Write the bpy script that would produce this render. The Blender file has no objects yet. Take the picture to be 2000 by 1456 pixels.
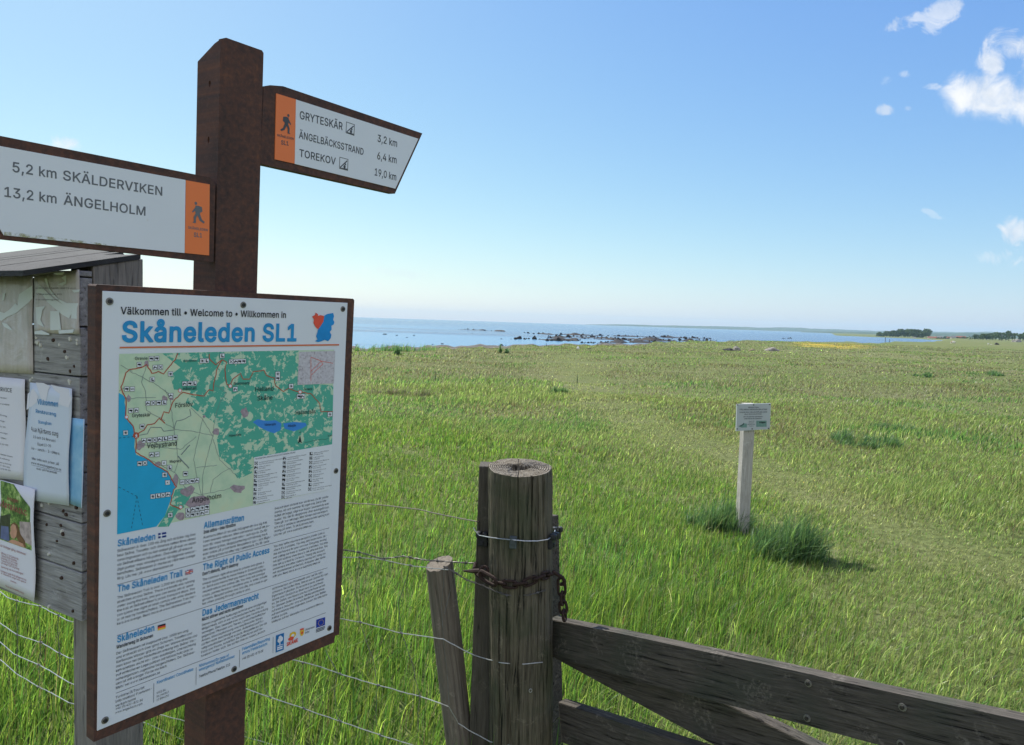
import bpy, bmesh, math, random
import numpy as np
from mathutils import Vector, Matrix, noise as mnoise

sc = bpy.context.scene
COL = sc.collection
R = math.radians
random.seed(7)
rng = np.random.default_rng(11)

# ------------------------------------------------------------------ camera
FPX, CX, CY = 1460.0, 1000.0, 728.0          # focal length in pixels of the 2000 px wide photograph
EYE = Vector((0, 0, 1.6))
PITCH, ROLL = R(3.877), R(1.856)
FWD = Vector((0, math.cos(PITCH), -math.sin(PITCH)))
_u0 = Vector((1, 0, 0)).cross(FWD)
RIGHT = math.cos(ROLL) * Vector((1, 0, 0)) + math.sin(ROLL) * _u0
UP = -math.sin(ROLL) * Vector((1, 0, 0)) + math.cos(ROLL) * _u0
cam_data = bpy.data.cameras.new('camera')
cam = bpy.data.objects.new('camera', cam_data)
COL.objects.link(cam)
cam_data.sensor_width = 36.0
cam_data.lens = 36.0 * FPX / 2000.0
cam_data.clip_start = 0.05
cam_data.clip_end = 40000.0
Mc = Matrix((RIGHT, UP, -FWD)).transposed().to_4x4()
Mc.translation = EYE
cam.matrix_world = Mc
sc.camera = cam

# ------------------------------------------------------------------ light
SUN_AZ, SUN_EL = R(-37.0), R(48.0)           # azimuth from +Y, negative to the left
SUN = Vector((math.sin(SUN_AZ) * math.cos(SUN_EL), math.cos(SUN_AZ) * math.cos(SUN_EL), math.sin(SUN_EL)))
sl = bpy.data.lights.new('sun', 'SUN')
sl.energy = 4.3
sl.angle = R(0.53)
sl.color = (1.0, 0.95, 0.86)
so = bpy.data.objects.new('sun', sl)
COL.objects.link(so)
so.rotation_euler = SUN.to_track_quat('Z', 'Y').to_euler()
sc.view_settings.view_transform = 'Standard'
sc.view_settings.look = 'None'
sc.view_settings.exposure = 0.75
sc.view_settings.gamma = 1.0
sc.cycles.max_bounces = 8
sc.cycles.transparent_max_bounces = 8
sc.cycles.volume_bounces = 0
sc.cycles.use_denoising = True


def ray(px, py):
    return FWD + RIGHT * ((px - CX) / FPX) - UP * ((py - CY) / FPX)


def at(px, py, Y):
    """the point seen at a pixel whose world y (distance ahead) is Y"""
    r = ray(px, py)
    return EYE + r * (Y / r.y)


def on_ground(px, py, z=0.0):
    r = ray(px, py)
    return EYE + r * ((z - EYE.z) / r.z)


# ------------------------------------------------------------------ world: sky with clouds
world = bpy.data.worlds.new('World')
sc.world = world
world.use_nodes = True
nt = world.node_tree
nt.nodes.clear()


class NB:
    """tiny node builder"""
    def __init__(self, tree):
        self.t = tree

    def n(self, kind, **kw):
        nd = self.t.nodes.new(kind)
        for k, v in kw.items():
            setattr(nd, k, v)
        return nd

    def link(self, a, b):
        self.t.links.new(a, b)

    def put(self, sock, v):
        if hasattr(v, 'is_linked') or isinstance(v, bpy.types.NodeSocket):
            self.link(v, sock)
        else:
            sock.default_value = v

    def m(self, op, a, b=None, c=None, clamp=False):
        nd = self.n('ShaderNodeMath', operation=op, use_clamp=clamp)
        self.put(nd.inputs[0], a)
        if b is not None:
            self.put(nd.inputs[1], b)
        if c is not None:
            self.put(nd.inputs[2], c)
        return nd.outputs[0]

    def noise(self, vec, scale, detail=4.0, rough=0.55, dist=0.0):
        nd = self.n('ShaderNodeTexNoise')
        if vec is not None:
            self.link(vec, nd.inputs['Vector'])
        nd.inputs['Scale'].default_value = scale
        nd.inputs['Detail'].default_value = detail
        nd.inputs['Roughness'].default_value = rough
        nd.inputs['Distortion'].default_value = dist
        return nd.outputs['Fac']

    def ramp(self, fac, stops, interp='LINEAR'):
        nd = self.n('ShaderNodeValToRGB')
        nd.color_ramp.interpolation = interp
        el = nd.color_ramp.elements
        while len(el) < len(stops):
            el.new(0.5)
        for e, (p, c) in zip(el, stops):
            e.position = p
            e.color = (*c, 1) if len(c) == 3 else c
        self.link(fac, nd.inputs[0])
        return nd.outputs[0]

    def mix(self, fac, a, b, mode='MIX'):
        nd = self.n('ShaderNodeMix', data_type='RGBA', blend_type=mode)
        self.put(nd.inputs[0], fac)
        for s, v in ((6, a), (7, b)):
            if isinstance(v, bpy.types.NodeSocket):
                self.link(v, nd.inputs[s])
            else:
                nd.inputs[s].default_value = (*v, 1)
        return nd.outputs[2]

    def smooth(self, v, lo, hi):
        nd = self.n('ShaderNodeMapRange', interpolation_type='SMOOTHSTEP')
        self.put(nd.inputs[0], v)
        self.put(nd.inputs[1], lo)
        self.put(nd.inputs[2], hi)
        return nd.outputs[0]


b = NB(nt)
sky = b.n('ShaderNodeTexSky', sky_type='NISHITA')
sky.sun_disc = False
sky.sun_elevation = SUN_EL
sky.sun_rotation = SUN_AZ
sky.air_density = 1.0
sky.dust_density = 0.5
sky.ozone_density = 3.0
sky.altitude = 0.0
tc = b.n('ShaderNodeTexCoord')
sep = b.n('ShaderNodeSeparateXYZ')
b.link(tc.outputs['Generated'], sep.inputs[0])
dx, dy, dz = sep.outputs
dyc = b.m('MAXIMUM', dy, 0.05)
gx = b.m('DIVIDE', dx, dyc)
gz = b.m('DIVIDE', dz, dyc)
cmb = b.n('ShaderNodeCombineXYZ')
b.link(gx, cmb.inputs[0])
b.link(gz, cmb.inputs[1])
gv = cmb.outputs[0]
w1 = b.m('SUBTRACT', b.noise(gv, 9.0, 5, 0.6), 0.5)
sh = b.n('ShaderNodeVectorMath', operation='ADD')
b.link(gv, sh.inputs[0])
sh.inputs[1].default_value = (7.3, 3.1, 1.7)
w2 = b.m('SUBTRACT', b.noise(sh.outputs[0], 9.0, 5, 0.6), 0.5)
fine = b.m('SUBTRACT', b.noise(gv, 24.0, 11, 0.66, 0.8), 0.5)
CLOUDS = [  # centre px, half sizes px, tilt deg, weight, softness noise
    (1930, 188, 92, 50, 3, 1.0, 0.42), (1995, 205, 90, 44, 0, 1.0, 0.42), (1882, 188, 46, 48, 0, 1.0, 0.45),
    (1937, 118, 30, 52, 8, 0.85, 0.8), (1985, 93, 62, 28, -4, 0.85, 0.8), (2050, 170, 70, 90, 0, 0.95, 0.6),
    (1843, 28, 40, 24, -24, 0.62, 1.1), (1785, 44, 60, 15, -14, 0.55, 1.2), (1818, 52, 20, 22, 0, 0.45, 1.3),
    (1725, 214, 19, 11, -10, 0.65, 1.1), (1772, 213, 10, 5, 0, 0.30, 1.3), (1766, 147, 12, 8, 0, 0.42, 1.3), (1732, 158, 20, 8, -15, 0.30, 1.4), (1822, 172, 22, 7, -8, 0.40, 1.3),
    (1992, 452, 42, 26, 0, 0.85, 0.9), (1955, 502, 40, 18, 0, 0.40, 1.2), (2010, 492, 30, 16, 0, 0.4, 1.6), (1815, 418, 20, 6, 8, 0.24, 1.6), (1832, 426, 22, 5, 4, 0.22, 1.6),
    (128, 276, 44, 15, 12, 0.75, 0.9), (108, 282, 28, 9, 5, 0.6, 0.9), (640, 536, 130, 14, 5, 0.16, 1.4), (1010, 556, 90, 8, 4, 0.12, 1.4), (770, 528, 60, 9, 5, 0.2, 1.6),
]
tot = None
for (px, py, rx, ry, tilt, wt, ns) in CLOUDS:
    r = ray(px, py)
    c = (r.x / r.y, r.z / r.y)
    t = R(-tilt) - ROLL
    ux = b.m('SUBTRACT', b.m('ADD', gx, b.m('MULTIPLY', w1, 0.026 * ns * min(1, rx / 60 + 0.2))), c[0])
    uz = b.m('SUBTRACT', b.m('ADD', gz, b.m('MULTIPLY', w2, 0.026 * ns * min(1, rx / 60 + 0.2))), c[1])
    a = b.m('ADD', b.m('MULTIPLY', ux, math.cos(t) * FPX / rx), b.m('MULTIPLY', uz, math.sin(t) * FPX / rx))
    d = b.m('ADD', b.m('MULTIPLY', ux, -math.sin(t) * FPX / ry), b.m('MULTIPLY', uz, math.cos(t) * FPX / ry))
    q = b.m('SUBTRACT', 1.0, b.m('ADD', b.m('MULTIPLY', a, a), b.m('MULTIPLY', d, d)))
    q = b.m('ADD', q, b.m('MULTIPLY', fine, 5.5 * ns))
    q = b.m('MULTIPLY', b.smooth(q, -0.1, 1.25), wt)
    tot = q if tot is None else b.m('MAXIMUM', tot, q)
front = b.smooth(dy, 0.05, 0.15)
cover = b.m('MULTIPLY', b.m('MULTIPLY', tot, front), 0.97)
shade = b.smooth(b.m('ADD', b.noise(sh.outputs[0], 14.0, 6, 0.6), b.m('MULTIPLY', w1, 0.3)), 0.32, 0.62)
ccol = b.mix(shade, (4.3, 4.75, 5.4), (6.0, 6.1, 6.2))
world.cycles.sampling_method = 'MANUAL'
world.cycles.sample_map_resolution = 256
# the camera's tone curve flattens the sky: one power curve per channel
sr = b.n('ShaderNodeSeparateColor')
b.link(sky.outputs[0], sr.inputs[0])
cr = b.n('ShaderNodeCombineColor')
for i_, (g_, k_) in enumerate(((1.02, 0.0690), (0.85, 0.1030), (0.314, 0.3080))):
    b.link(b.m('MULTIPLY', b.m('POWER', sr.outputs[i_], g_), k_ * 10.0), cr.inputs[i_])
tint = cr.outputs[0]
# unseen broken white cloud, added behind the viewer to brighten the shaded sides
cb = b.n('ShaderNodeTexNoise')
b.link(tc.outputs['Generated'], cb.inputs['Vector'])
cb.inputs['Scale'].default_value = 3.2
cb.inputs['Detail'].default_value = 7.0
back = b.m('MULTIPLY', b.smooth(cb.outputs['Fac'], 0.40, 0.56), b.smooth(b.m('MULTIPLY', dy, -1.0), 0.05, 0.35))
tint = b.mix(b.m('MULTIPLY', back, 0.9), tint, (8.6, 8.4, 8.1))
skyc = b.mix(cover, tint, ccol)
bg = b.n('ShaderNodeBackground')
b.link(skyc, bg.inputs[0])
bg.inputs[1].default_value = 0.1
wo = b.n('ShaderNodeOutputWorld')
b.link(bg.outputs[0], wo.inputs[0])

# outlines of the letters used in the scene: character, advance, contours (thousandths)
GLYPH_DATA = ''''	206	78 318 -8 191 66 0 -8 -191
(	273	89 207 3 57 9 60 13 60 18 57 21 53 24 45 59 0 -45 -111 -30 -115 -7 -55 -3 -51 9 -92 28 -99 48 -112 -59 0 -38 75 -28 76 -16 76
)	273	37 -96 49 114 27 98 9 91 -3 51 -7 55 -30 115 -45 111 60 0 24 -45 21 -53 17 -57 14 -61 8 -59 3 -57 -6 -77 -17 -77 -27 -75 -37 -74
+	453	199 35 -1 133 -3 4 -132 0 -2 4 0 48 2 2 132 0 3 2 0 132 5 4 48 0 4 -4 0 -132 4 -2 128 0 4 -2 0 -48 -4 -4 -128 0 -4 -4 0 -132 -4 -2
,	188	38 -119 30 190 69 0 -53 -190
-	453	337 244 0 -56 -223 0 0 56
.	188	95 -4 -17 3 -15 10 -10 15 -3 17 3 18 10 14 15 10 17 4 18 -4 15 -10 10 -14 3 -18 -3 -17 -10 -15 -15 -10
/	249	235 533 -164 -609 -57 0 164 609
0	453	227 -7 -53 8 -44 23 -35 38 -26 51 -16 65 -5 76 5 76 16 65 26 52 35 37 44 24 53 8 52 -8 44 -24 35 -37 26 -52 16 -65 5 -76 -5 -76 -16 -65 -25 -51 -36 -38 -44 -23|227 50 34 6 29 18 23 29 17 41 10 50 4 60 -4 60 -10 51 -17 40 -23 30 -29 18 -34 7 -35 -7 -29 -18 -23 -30 -17 -40 -10 -51 -4 -60 4 -60 10 -50 17 -41 23 -29 29 -18
1	453	78 0 -2 2 0 48 2 5 132 0 2 3 0 388 -2 2 -8 -5 -112 -82 -4 1 0 64 112 82 76 1 2 -3 0 -448 2 -3 112 -1 1 -52 -5 -2
2	453	64 0 0 47 170 182 48 53 29 45 7 21 2 23 -3 26 -9 22 -15 17 -20 13 -23 8 -26 3 -28 -3 -24 -10 -19 -14 -14 -20 -9 -23 -3 -28 -61 0 5 43 15 37 25 31 32 23 39 15 43 5 43 -5 38 -14 31 -23 24 -29 15 -34 5 -39 -3 -27 -7 -27 -14 -28 -21 -31 -69 -79 -114 -120 0 -3 236 0 0 -57
3	453	202 -6 -32 3 -36 12 -36 21 -28 27 -6 10 -12 24 -7 40 61 1 4 -5 7 -24 14 -20 15 -13 20 -11 24 -6 32 -3 44 8 24 12 24 22 9 19 4 16 2 16 -2 20 -11 32 -16 20 -22 17 -36 12 -40 4 -40 0 -5 3 0 48 131 148 -1 4 -213 1 -4 3 0 52 4 2 296 0 2 -2 -1 -48 -148 -168 3 -2 40 -1 40 -11 35 -22 23 -24 6 -8 18 -40 4 -40 -5 -40 -19 -40 -26 -28 -32 -22 -44 -15 -44 -5
4	453	286 0 -4 2 0 100 -4 3 -236 0 -2 5 0 48 205 348 5 3 56 0 3 -3 -2 -4 -198 -336 5 -3 164 0 4 3 0 148 4 4 56 -1 1 -151 3 -3 66 -1 1 -52 -3 -5 -64 0 -3 -3 0 -100 -5 -2
5	453	221 -7 -43 5 -38 13 -32 21 -25 28 -17 33 -6 37 62 0 5 -22 11 -19 16 -16 19 -13 23 -8 25 -2 29 3 26 11 22 18 16 22 10 27 4 31 -4 31 -10 28 -17 23 -22 18 -27 11 -30 4 -51 -9 -22 -10 -17 -12 -61 7 29 256 270 0 0 -57 -215 0 -17 -151 2 0 19 14 23 10 25 6 26 3 34 -4 31 -9 27 -15 24 -21 19 -25 15 -29 9 -32 3 -36 -6 -46 -16 -41 -26 -35 -34 -26 -41 -16
6	453	214 -5 -28 3 -44 17 -31 24 -22 28 -20 48 -5 44 4 40 12 40 21 44 35 56 114 167 4 3 64 0 2 -2 -5 -8 -138 -200 5 -1 16 9 36 7 44 -5 36 -13 27 -21 30 -36 13 -36 5 -44 -5 -48 -17 -40 -12 -16 -13 -17 -32 -24 -40 -16 -40 -5|206 51 20 -3 16 2 16 3 20 9 20 16 10 13 7 12 9 24 3 32 -3 28 -9 24 -17 25 -20 16 -20 9 -20 3 -24 0 -20 -3 -20 -9 -24 -21 -14 -20 -7 -20 -4 -36 3 -28 9 -24 16 -24 17 -13 24 -13
7	453	97 0 226 448 0 4 -261 0 0 57 329 0 0 -60 -226 -449
8	453	226 -7 -48 5 -42 13 -35 22 -27 29 -17 34 -5 39 3 31 10 29 16 25 20 21 24 15 28 9 0 2 -34 15 -26 26 -17 34 -6 38 5 37 15 33 24 27 32 21 38 13 42 5 43 -5 37 -13 31 -21 24 -27 16 -33 5 -37 -6 -38 -17 -34 -26 -26 -33 -15 0 -2 27 -9 24 -15 21 -21 15 -25 10 -29 4 -31 -6 -39 -17 -34 -26 -29 -35 -22 -42 -13|226 49 32 3 27 8 22 14 16 17 10 22 4 26 -4 26 -11 24 -17 19 -22 15 -27 9 -30 3 -30 -3 -27 -9 -22 -15 -17 -19 -11 -24 -4 -26 4 -26 10 -22 16 -17 22 -14 28 -8|226 290 26 2 22 8 19 13 14 17 9 21 3 25 -3 23 -8 21 -14 17 -19 12 -23 8 -26 3 -26 -3 -23 -8 -18 -12 -14 -17 -9 -21 -3 -23 3 -25 9 -21 14 -17 19 -13 23 -8
9	453	134 0 -2 2 5 8 138 200 -5 0 -16 -9 -24 -4 -16 -2 -32 3 -44 15 -32 24 -21 29 -17 40 -4 48 5 44 15 36 20 28 14 13 28 21 40 15 32 4 48 -4 48 -20 30 -25 24 -32 16 -40 3 -28 2 -20 -5 -40 -13 -40 -20 -40 -40 -64 -109 -159 -4 -3|206 246 20 -3 16 2 36 11 22 18 16 24 7 20 4 36 -3 28 -9 24 -17 23 -16 15 -24 12 -20 3 -24 0 -20 -4 -20 -9 -22 -20 -15 -20 -8 -24 -4 -32 4 -28 7 -24 18 -23 20 -18
:	188	95 -4 -17 3 -15 10 -10 15 -3 17 3 18 10 14 15 10 17 4 18 -4 15 -10 10 -14 3 -18 -3 -17 -10 -15 -15 -10|95 271 -17 3 -15 10 -10 15 -3 17 3 18 10 15 15 10 17 3 18 -3 15 -10 10 -15 3 -18 -3 -17 -10 -15 -15 -10
;	188	38 -119 30 190 69 0 -53 -190|103 271 -17 3 -15 10 -10 15 -3 17 3 18 10 15 15 10 17 3 18 -3 15 -10 10 -15 3 -18 -3 -17 -10 -15 -15 -10
A	480	18 0 -2 2 184 504 6 3 68 0 9 -19 179 -488 -4 -2 -60 0 -4 2 -46 132 -6 8 -204 0 -5 -4 -47 -136 -4 -2|156 202 2 -3 160 0 5 3 -33 92 -52 159 -43 -139
B	456	60 0 0 509 181 0 48 -5 40 -13 30 -22 22 -27 13 -32 4 -36 -3 -30 -8 -24 -14 -19 -17 -15 -41 -19 0 -5 24 -5 24 -12 22 -18 17 -24 12 -30 4 -37 -5 -36 -13 -33 -23 -28 -33 -21 -43 -14 -54 -4|125 57 120 0 51 6 34 17 19 25 6 32 -3 24 -10 23 -15 19 -21 15 -27 10 -31 3 -123 0|125 285 113 0 27 3 23 8 20 13 15 17 10 22 3 24 -6 31 -17 26 -30 17 -43 6 -115 0
C	510	267 -7 -62 8 -55 24 -46 38 -34 52 -22 64 -8 75 8 75 22 64 34 52 46 39 55 24 62 8 38 -3 35 -9 33 -14 29 -19 25 -24 21 -29 15 -33 10 -37 -65 0 -7 25 -12 22 -32 33 -42 21 -48 7 -44 -6 -39 -18 -34 -29 -25 -39 -16 -50 -6 -60 6 -60 16 -49 26 -40 33 -29 39 -17 44 -6 48 7 42 21 32 33 19 46 65 0 -10 -36 -15 -33 -20 -29 -26 -24 -29 -19 -32 -14 -36 -9
D	502	62 0 -2 2 0 504 2 3 176 -1 60 -8 52 -20 47 -38 18 -24 20 -32 20 -56 7 -72 -7 -76 -23 -64 -32 -48 -26 -21 -28 -20 -52 -20 -72 -9|126 58 92 -1 60 8 40 16 16 13 20 17 26 39 14 48 5 52 -6 64 -15 48 -23 36 -33 29 -40 17 -16 3 -44 5 -92 0 -5 -2
E	419	60 0 0 509 312 0 0 -57 -247 0 0 -166 230 0 0 -57 -230 0 0 -172 250 0 0 -57
F	410	60 0 0 509 309 0 0 -57 -244 0 0 -174 221 0 0 -57 -221 0 0 -221
G	520	269 -7 -64 8 -56 24 -45 39 -35 52 -22 63 -7 75 7 75 22 64 34 52 46 39 54 24 62 8 39 -3 36 -9 34 -15 29 -20 26 -24 20 -29 16 -32 9 -35 -66 0 -21 44 -31 34 -41 21 -50 8 -43 -6 -39 -18 -33 -28 -25 -40 -16 -50 -6 -60 6 -60 16 -49 26 -40 33 -29 40 -17 45 -6 40 4 36 14 29 22 22 30 14 37 5 42 19 -3 -151 0 0 57 195 0 0 -56 -7 -59 -20 -50 -32 -41 -42 -31 -51 -19
H	517	60 0 0 509 65 0 0 -220 267 0 0 220 65 0 0 -509 -65 0 0 232 -267 0 0 -232
I	300	31 0 0 57 87 0 0 395 -87 0 0 57 238 0 0 -57 -86 0 0 -395 86 0 0 -57
J	396	185 -7 -61 10 -49 30 -31 48 -11 64 0 28 65 0 0 -28 6 -41 18 -30 27 -18 36 -6 35 6 28 18 18 30 6 41 0 364 64 0 0 -364 -10 -64 -32 -48 -48 -30
K	467	62 0 -2 2 0 504 2 3 60 0 3 -3 -1 -256 2 -6 50 62 186 201 4 2 76 0 3 -3 -172 -184 -29 -32 0 -4 204 -284 -6 -2 -68 0 -3 2 -173 242 -73 -78 0 -164 -3 -2
L	393	60 0 0 509 65 0 0 -452 236 0 0 -57
M	628	62 0 -2 2 0 504 2 3 88 0 3 -3 126 -324 35 -106 39 114 122 316 3 3 88 0 2 -3 0 -504 -2 -2 -60 0 -2 2 0 344 2 80 0 -4 -4 -1 -2 -3 -41 -120 -116 -296 -5 -2 -48 0 -5 2 -117 292 -46 134 -2 -6 2 -76 0 -344 -4 -2
N	523	62 0 -2 2 0 504 2 3 72 0 4 -3 221 -348 43 -77 -3 65 0 360 3 3 60 -1 1 -506 -5 -2 -68 0 -4 2 -189 296 -75 129 -2 -5 5 -116 0 -304 -3 -2
O	533	267 -7 -62 8 -55 24 -45 38 -35 52 -22 64 -8 75 8 75 22 64 35 52 45 39 55 24 62 8 62 -8 55 -24 45 -39 35 -52 22 -64 7 -75 -7 -75 -22 -64 -35 -52 -45 -38 -55 -24|267 53 43 6 39 17 34 29 25 39 17 50 5 60 -5 60 -17 51 -25 39 -34 29 -39 17 -43 6 -44 -6 -39 -17 -33 -29 -26 -40 -16 -50 -6 -60 6 -60 16 -50 26 -39 33 -29 39 -17
P	445	62 0 -2 2 0 504 2 3 184 -1 44 -5 40 -15 35 -26 10 -12 15 -20 13 -36 6 -44 -2 -20 -3 -28 -13 -36 -24 -32 -17 -14 -16 -12 -40 -16 -56 -6 -112 -1 -1 -183 -3 -2|130 242 104 0 28 3 36 11 20 16 12 18 9 20 5 36 -1 20 -4 20 -6 16 -14 20 -21 16 -24 9 -16 3 -24 2 -108 -1 -1 -205
Q	533	402 -48 -44 59 -4 1 -24 -11 -64 -8 -60 8 -56 24 -44 38 -38 55 -20 60 -8 76 8 76 20 60 34 50 24 24 24 20 52 23 68 9 60 -8 48 -21 8 -4 45 -41 36 -56 20 -64 6 -68 -6 -68 -23 -72 -33 -48 -27 -24 0 -4 63 -84 -5 -2|258 54 12 -1 36 5 10 4 0 4 -69 92 66 0 53 -67 18 15 26 44 14 40 6 60 -6 68 -16 48 -24 36 -38 33 -40 16 -40 5 -40 -6 -40 -16 -36 -32 -26 -40 -15 -48 -6 -60 6 -60 3 -12 12 -36 26 -39 32 -30 8 -4 32 -13
R	449	62 0 -2 2 0 504 2 3 188 -1 40 -4 40 -14 36 -25 26 -35 12 -32 5 -48 -5 -44 -18 -40 -22 -28 -30 -20 -20 -8 113 -208 -5 -2 -64 0 -6 2 -101 188 -5 8 -4 1 -116 -2 -1 -195 -3 -2|125 258 5 -3 132 2 32 9 24 14 17 22 8 28 2 20 -2 24 -4 16 -4 12 -7 12 -11 12 -19 14 -28 8 -36 4 -108 -1
S	447	224 -9 -52 5 -44 13 -37 22 -27 29 -18 36 -8 41 66 0 6 -27 13 -22 19 -17 24 -12 28 -7 30 -3 33 3 29 8 25 14 18 18 12 22 5 25 -4 22 -10 18 -16 14 -20 12 -51 17 -61 17 -56 21 -42 29 -26 37 -8 46 6 41 17 35 27 28 36 22 42 13 47 5 48 -5 41 -13 35 -22 26 -27 17 -34 7 -37 -64 0 -11 34 -24 25 -35 16 -42 6 -31 -3 -27 -8 -22 -13 -16 -17 -11 -20 -3 -22 4 -24 12 -18 17 -15 21 -11 43 -15 52 -14 48 -15 47 -26 20 -18 16 -22 10 -27 3 -32 -5 -40 -17 -35 -26 -30 -37 -23 -45 -15
T	449	32 452 0 57 385 0 0 -57 -160 0 0 -452 -64 0 0 452
U	517	259 -8 -56 6 -49 17 -40 28 -29 37 -19 44 -6 49 0 336 64 0 0 -331 4 -34 13 -31 19 -26 27 -19 33 -12 39 -4 39 4 33 12 26 19 20 26 12 31 4 34 0 331 64 0 0 -336 -6 -49 -18 -44 -30 -37 -40 -28 -48 -17
V	480	206 0 -14 30 -175 476 5 3 60 0 3 -3 106 -296 46 -144 5 -10 44 138 108 312 4 3 60 0 4 -3 -3 -8 -180 -496 -5 -2
W	686	158 0 -5 6 -137 500 2 2 60 1 5 -3 80 -308 31 -133 23 105 89 337 72 2 2 -3 83 -312 26 -116 5 -8 15 72 93 363 4 4 60 0 3 -3 -139 -505 -72 -1 -3 2 -86 316 -27 113 -23 -105 -88 -324 -5 -2
X	474	20 1 174 249 5 12 -168 244 1 2 72 0 97 -142 35 -61 4 2 15 27 44 68 73 104 4 3 64 0 4 -3 -168 -244 178 -260 -2 -2 -68 0 -3 2 -90 128 -24 36 -27 47 -4 3 -50 -82 -94 -132
Y	472	206 0 -3 2 0 204 -185 300 4 3 64 0 7 -3 98 -160 32 -56 10 -24 5 -3 11 27 32 56 98 160 7 3 64 0 3 -3 -2 -4 -182 -292 -1 -208 -2 -2
Z	438	46 0 -4 2 0 40 2 8 213 312 63 88 -2 3 -276 -1 -2 2 0 52 2 3 352 0 3 -3 0 -40 -3 -8 -218 -320 -60 -80 2 -2 276 1 5 -3 0 -52 -5 -2
a	389	160 -9 -34 4 -32 10 -26 17 -20 23 -13 28 -5 35 4 30 9 23 15 18 20 14 47 18 53 9 56 7 31 8 8 8 3 12 0 2 -3 22 -6 18 -11 14 -16 11 -20 7 -24 2 -25 -2 -22 -7 -31 -21 -18 -27 -59 17 16 31 22 24 25 18 29 11 30 7 31 2 45 -5 47 -19 20 -17 16 -23 11 -30 4 -39 0 -251 -60 0 0 52 -5 0 -20 -27 -37 -24 -25 -7|170 45 32 4 26 10 20 15 15 19 9 22 4 23 0 52 -17 -8 -28 -6 -31 -5 -25 -3 -41 -9 -17 -9 -14 -11 -8 -15 -3 -19 2 -18 8 -15 12 -11 16 -9
b	424	229 -8 -31 3 -26 9 -34 27 -20 28 -6 0 0 -59 -59 0 0 509 61 0 0 -190 4 0 19 27 34 27 26 8 32 3 45 -6 39 -17 32 -29 25 -39 15 -48 5 -56 -5 -56 -15 -49 -24 -39 -33 -29 -39 -18|220 47 33 4 26 15 22 22 15 29 9 34 3 38 -3 38 -9 34 -15 29 -21 21 -27 14 -33 5 -32 -5 -27 -13 -21 -21 -15 -28 -9 -34 -3 -40 3 -39 9 -35 15 -29 22 -21 26 -14
c	396	207 -8 -48 6 -42 18 -35 30 -26 39 -16 48 -6 54 6 56 16 48 26 39 35 30 42 18 48 6 53 -7 45 -21 35 -34 22 -45 -59 -15 -13 27 -20 22 -28 14 -35 5 -34 -5 -28 -15 -21 -23 -16 -29 -9 -34 -3 -37 3 -36 9 -34 16 -28 21 -23 28 -15 34 -5 36 6 28 14 21 23 12 28 59 -15 -9 -24 -13 -22 -35 -35 -45 -22
d	424	195 -8 -44 6 -40 18 -32 29 -24 39 -16 49 -5 56 5 56 16 48 24 39 33 29 39 17 45 6 32 -3 25 -8 34 -27 19 -27 5 0 0 190 61 0 0 -509 -59 0 0 59 -6 0 -20 -28 -35 -27 -25 -9|205 47 31 4 27 14 21 21 15 29 10 35 3 39 -3 40 -9 34 -16 28 -21 21 -26 13 -32 5 -33 -5 -27 -14 -21 -21 -16 -29 -9 -34 -3 -38 3 -38 10 -34 15 -29 21 -22 27 -15
e	404	200 -7 -36 5 -48 18 -37 34 -24 36 -12 36 -4 16 -5 52 5 52 3 12 13 36 24 36 37 34 24 11 24 8 44 5 40 -5 16 -4 28 -13 24 -18 26 -30 15 -32 11 -40 3 -68 -3 -5 -268 0 -3 -3 2 -20 8 -32 17 -28 28 -26 28 -10 32 -4 40 6 32 20 20 30 4 2 56 -14 -12 -28 -14 -20 -30 -25 -24 -13 -28 -8 -28 -3|98 222 206 -1 4 5 -10 44 -16 24 -22 22 -16 7 -12 4 -28 3 -36 -6 -24 -12 -18 -18 -19 -28 -8 -24
f	254	84 0 -3 2 0 320 -1 4 -4 1 -68 0 -2 3 1 48 73 2 1 54 4 28 11 24 20 21 20 13 24 7 28 3 36 -3 15 -5 3 -4 -15 -48 -3 -2 -8 4 -20 2 -28 -6 -10 -6 -7 -8 -5 -8 -3 -16 -1 -48 2 -3 83 -1 1 -48 -4 -3 -81 -1 -1 -324 -2 -2
g	425	207 -151 -39 3 -34 8 -29 13 -23 17 -18 19 -13 22 50 28 21 -25 32 -22 24 -7 29 -2 42 5 33 17 22 28 7 41 0 74 -5 0 -19 -27 -35 -25 -25 -8 -32 -3 -43 5 -39 17 -33 26 -25 37 -16 46 -5 55 5 55 16 47 25 39 32 29 40 17 44 6 32 -2 25 -9 35 -27 20 -27 5 0 0 60 59 0 0 -388 -5 -45 -17 -36 -26 -27 -33 -19 -40 -11|205 59 32 4 27 12 21 20 15 26 9 33 3 39 -3 38 -9 33 -15 27 -21 21 -27 13 -32 5 -33 -5 -27 -13 -21 -22 -15 -28 -10 -33 -3 -36 3 -38 10 -32 15 -27 21 -20 27 -13
h	410	55 0 -2 2 0 504 2 3 56 0 3 -3 1 -190 10 18 30 30 32 15 40 5 36 -4 32 -11 25 -19 21 -28 12 -36 4 -44 0 -240 -2 -2 -56 0 -3 2 0 232 -5 36 -14 28 -14 13 -16 11 -36 7 -24 -3 -28 -10 -18 -14 -16 -20 -8 -24 -3 -28 0 -228 -3 -2
i	167	53 0 0 379 61 0 0 -379|84 443 -17 3 -13 9 -10 13 -3 15 3 16 10 13 13 9 17 3 16 -3 14 -9 9 -13 3 -16 -3 -15 -9 -13 -14 -9
j	167	53 379 61 0 0 -409 -3 -33 -9 -27 -16 -23 -21 -16 -28 -10 -33 -4 -14 0 0 56 12 0 23 4 15 11 10 18 3 25|83 443 -16 3 -14 9 -9 13 -3 15 3 16 9 13 14 9 16 3 17 -3 14 -9 9 -13 3 -16 -3 -15 -9 -13 -14 -9
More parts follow.
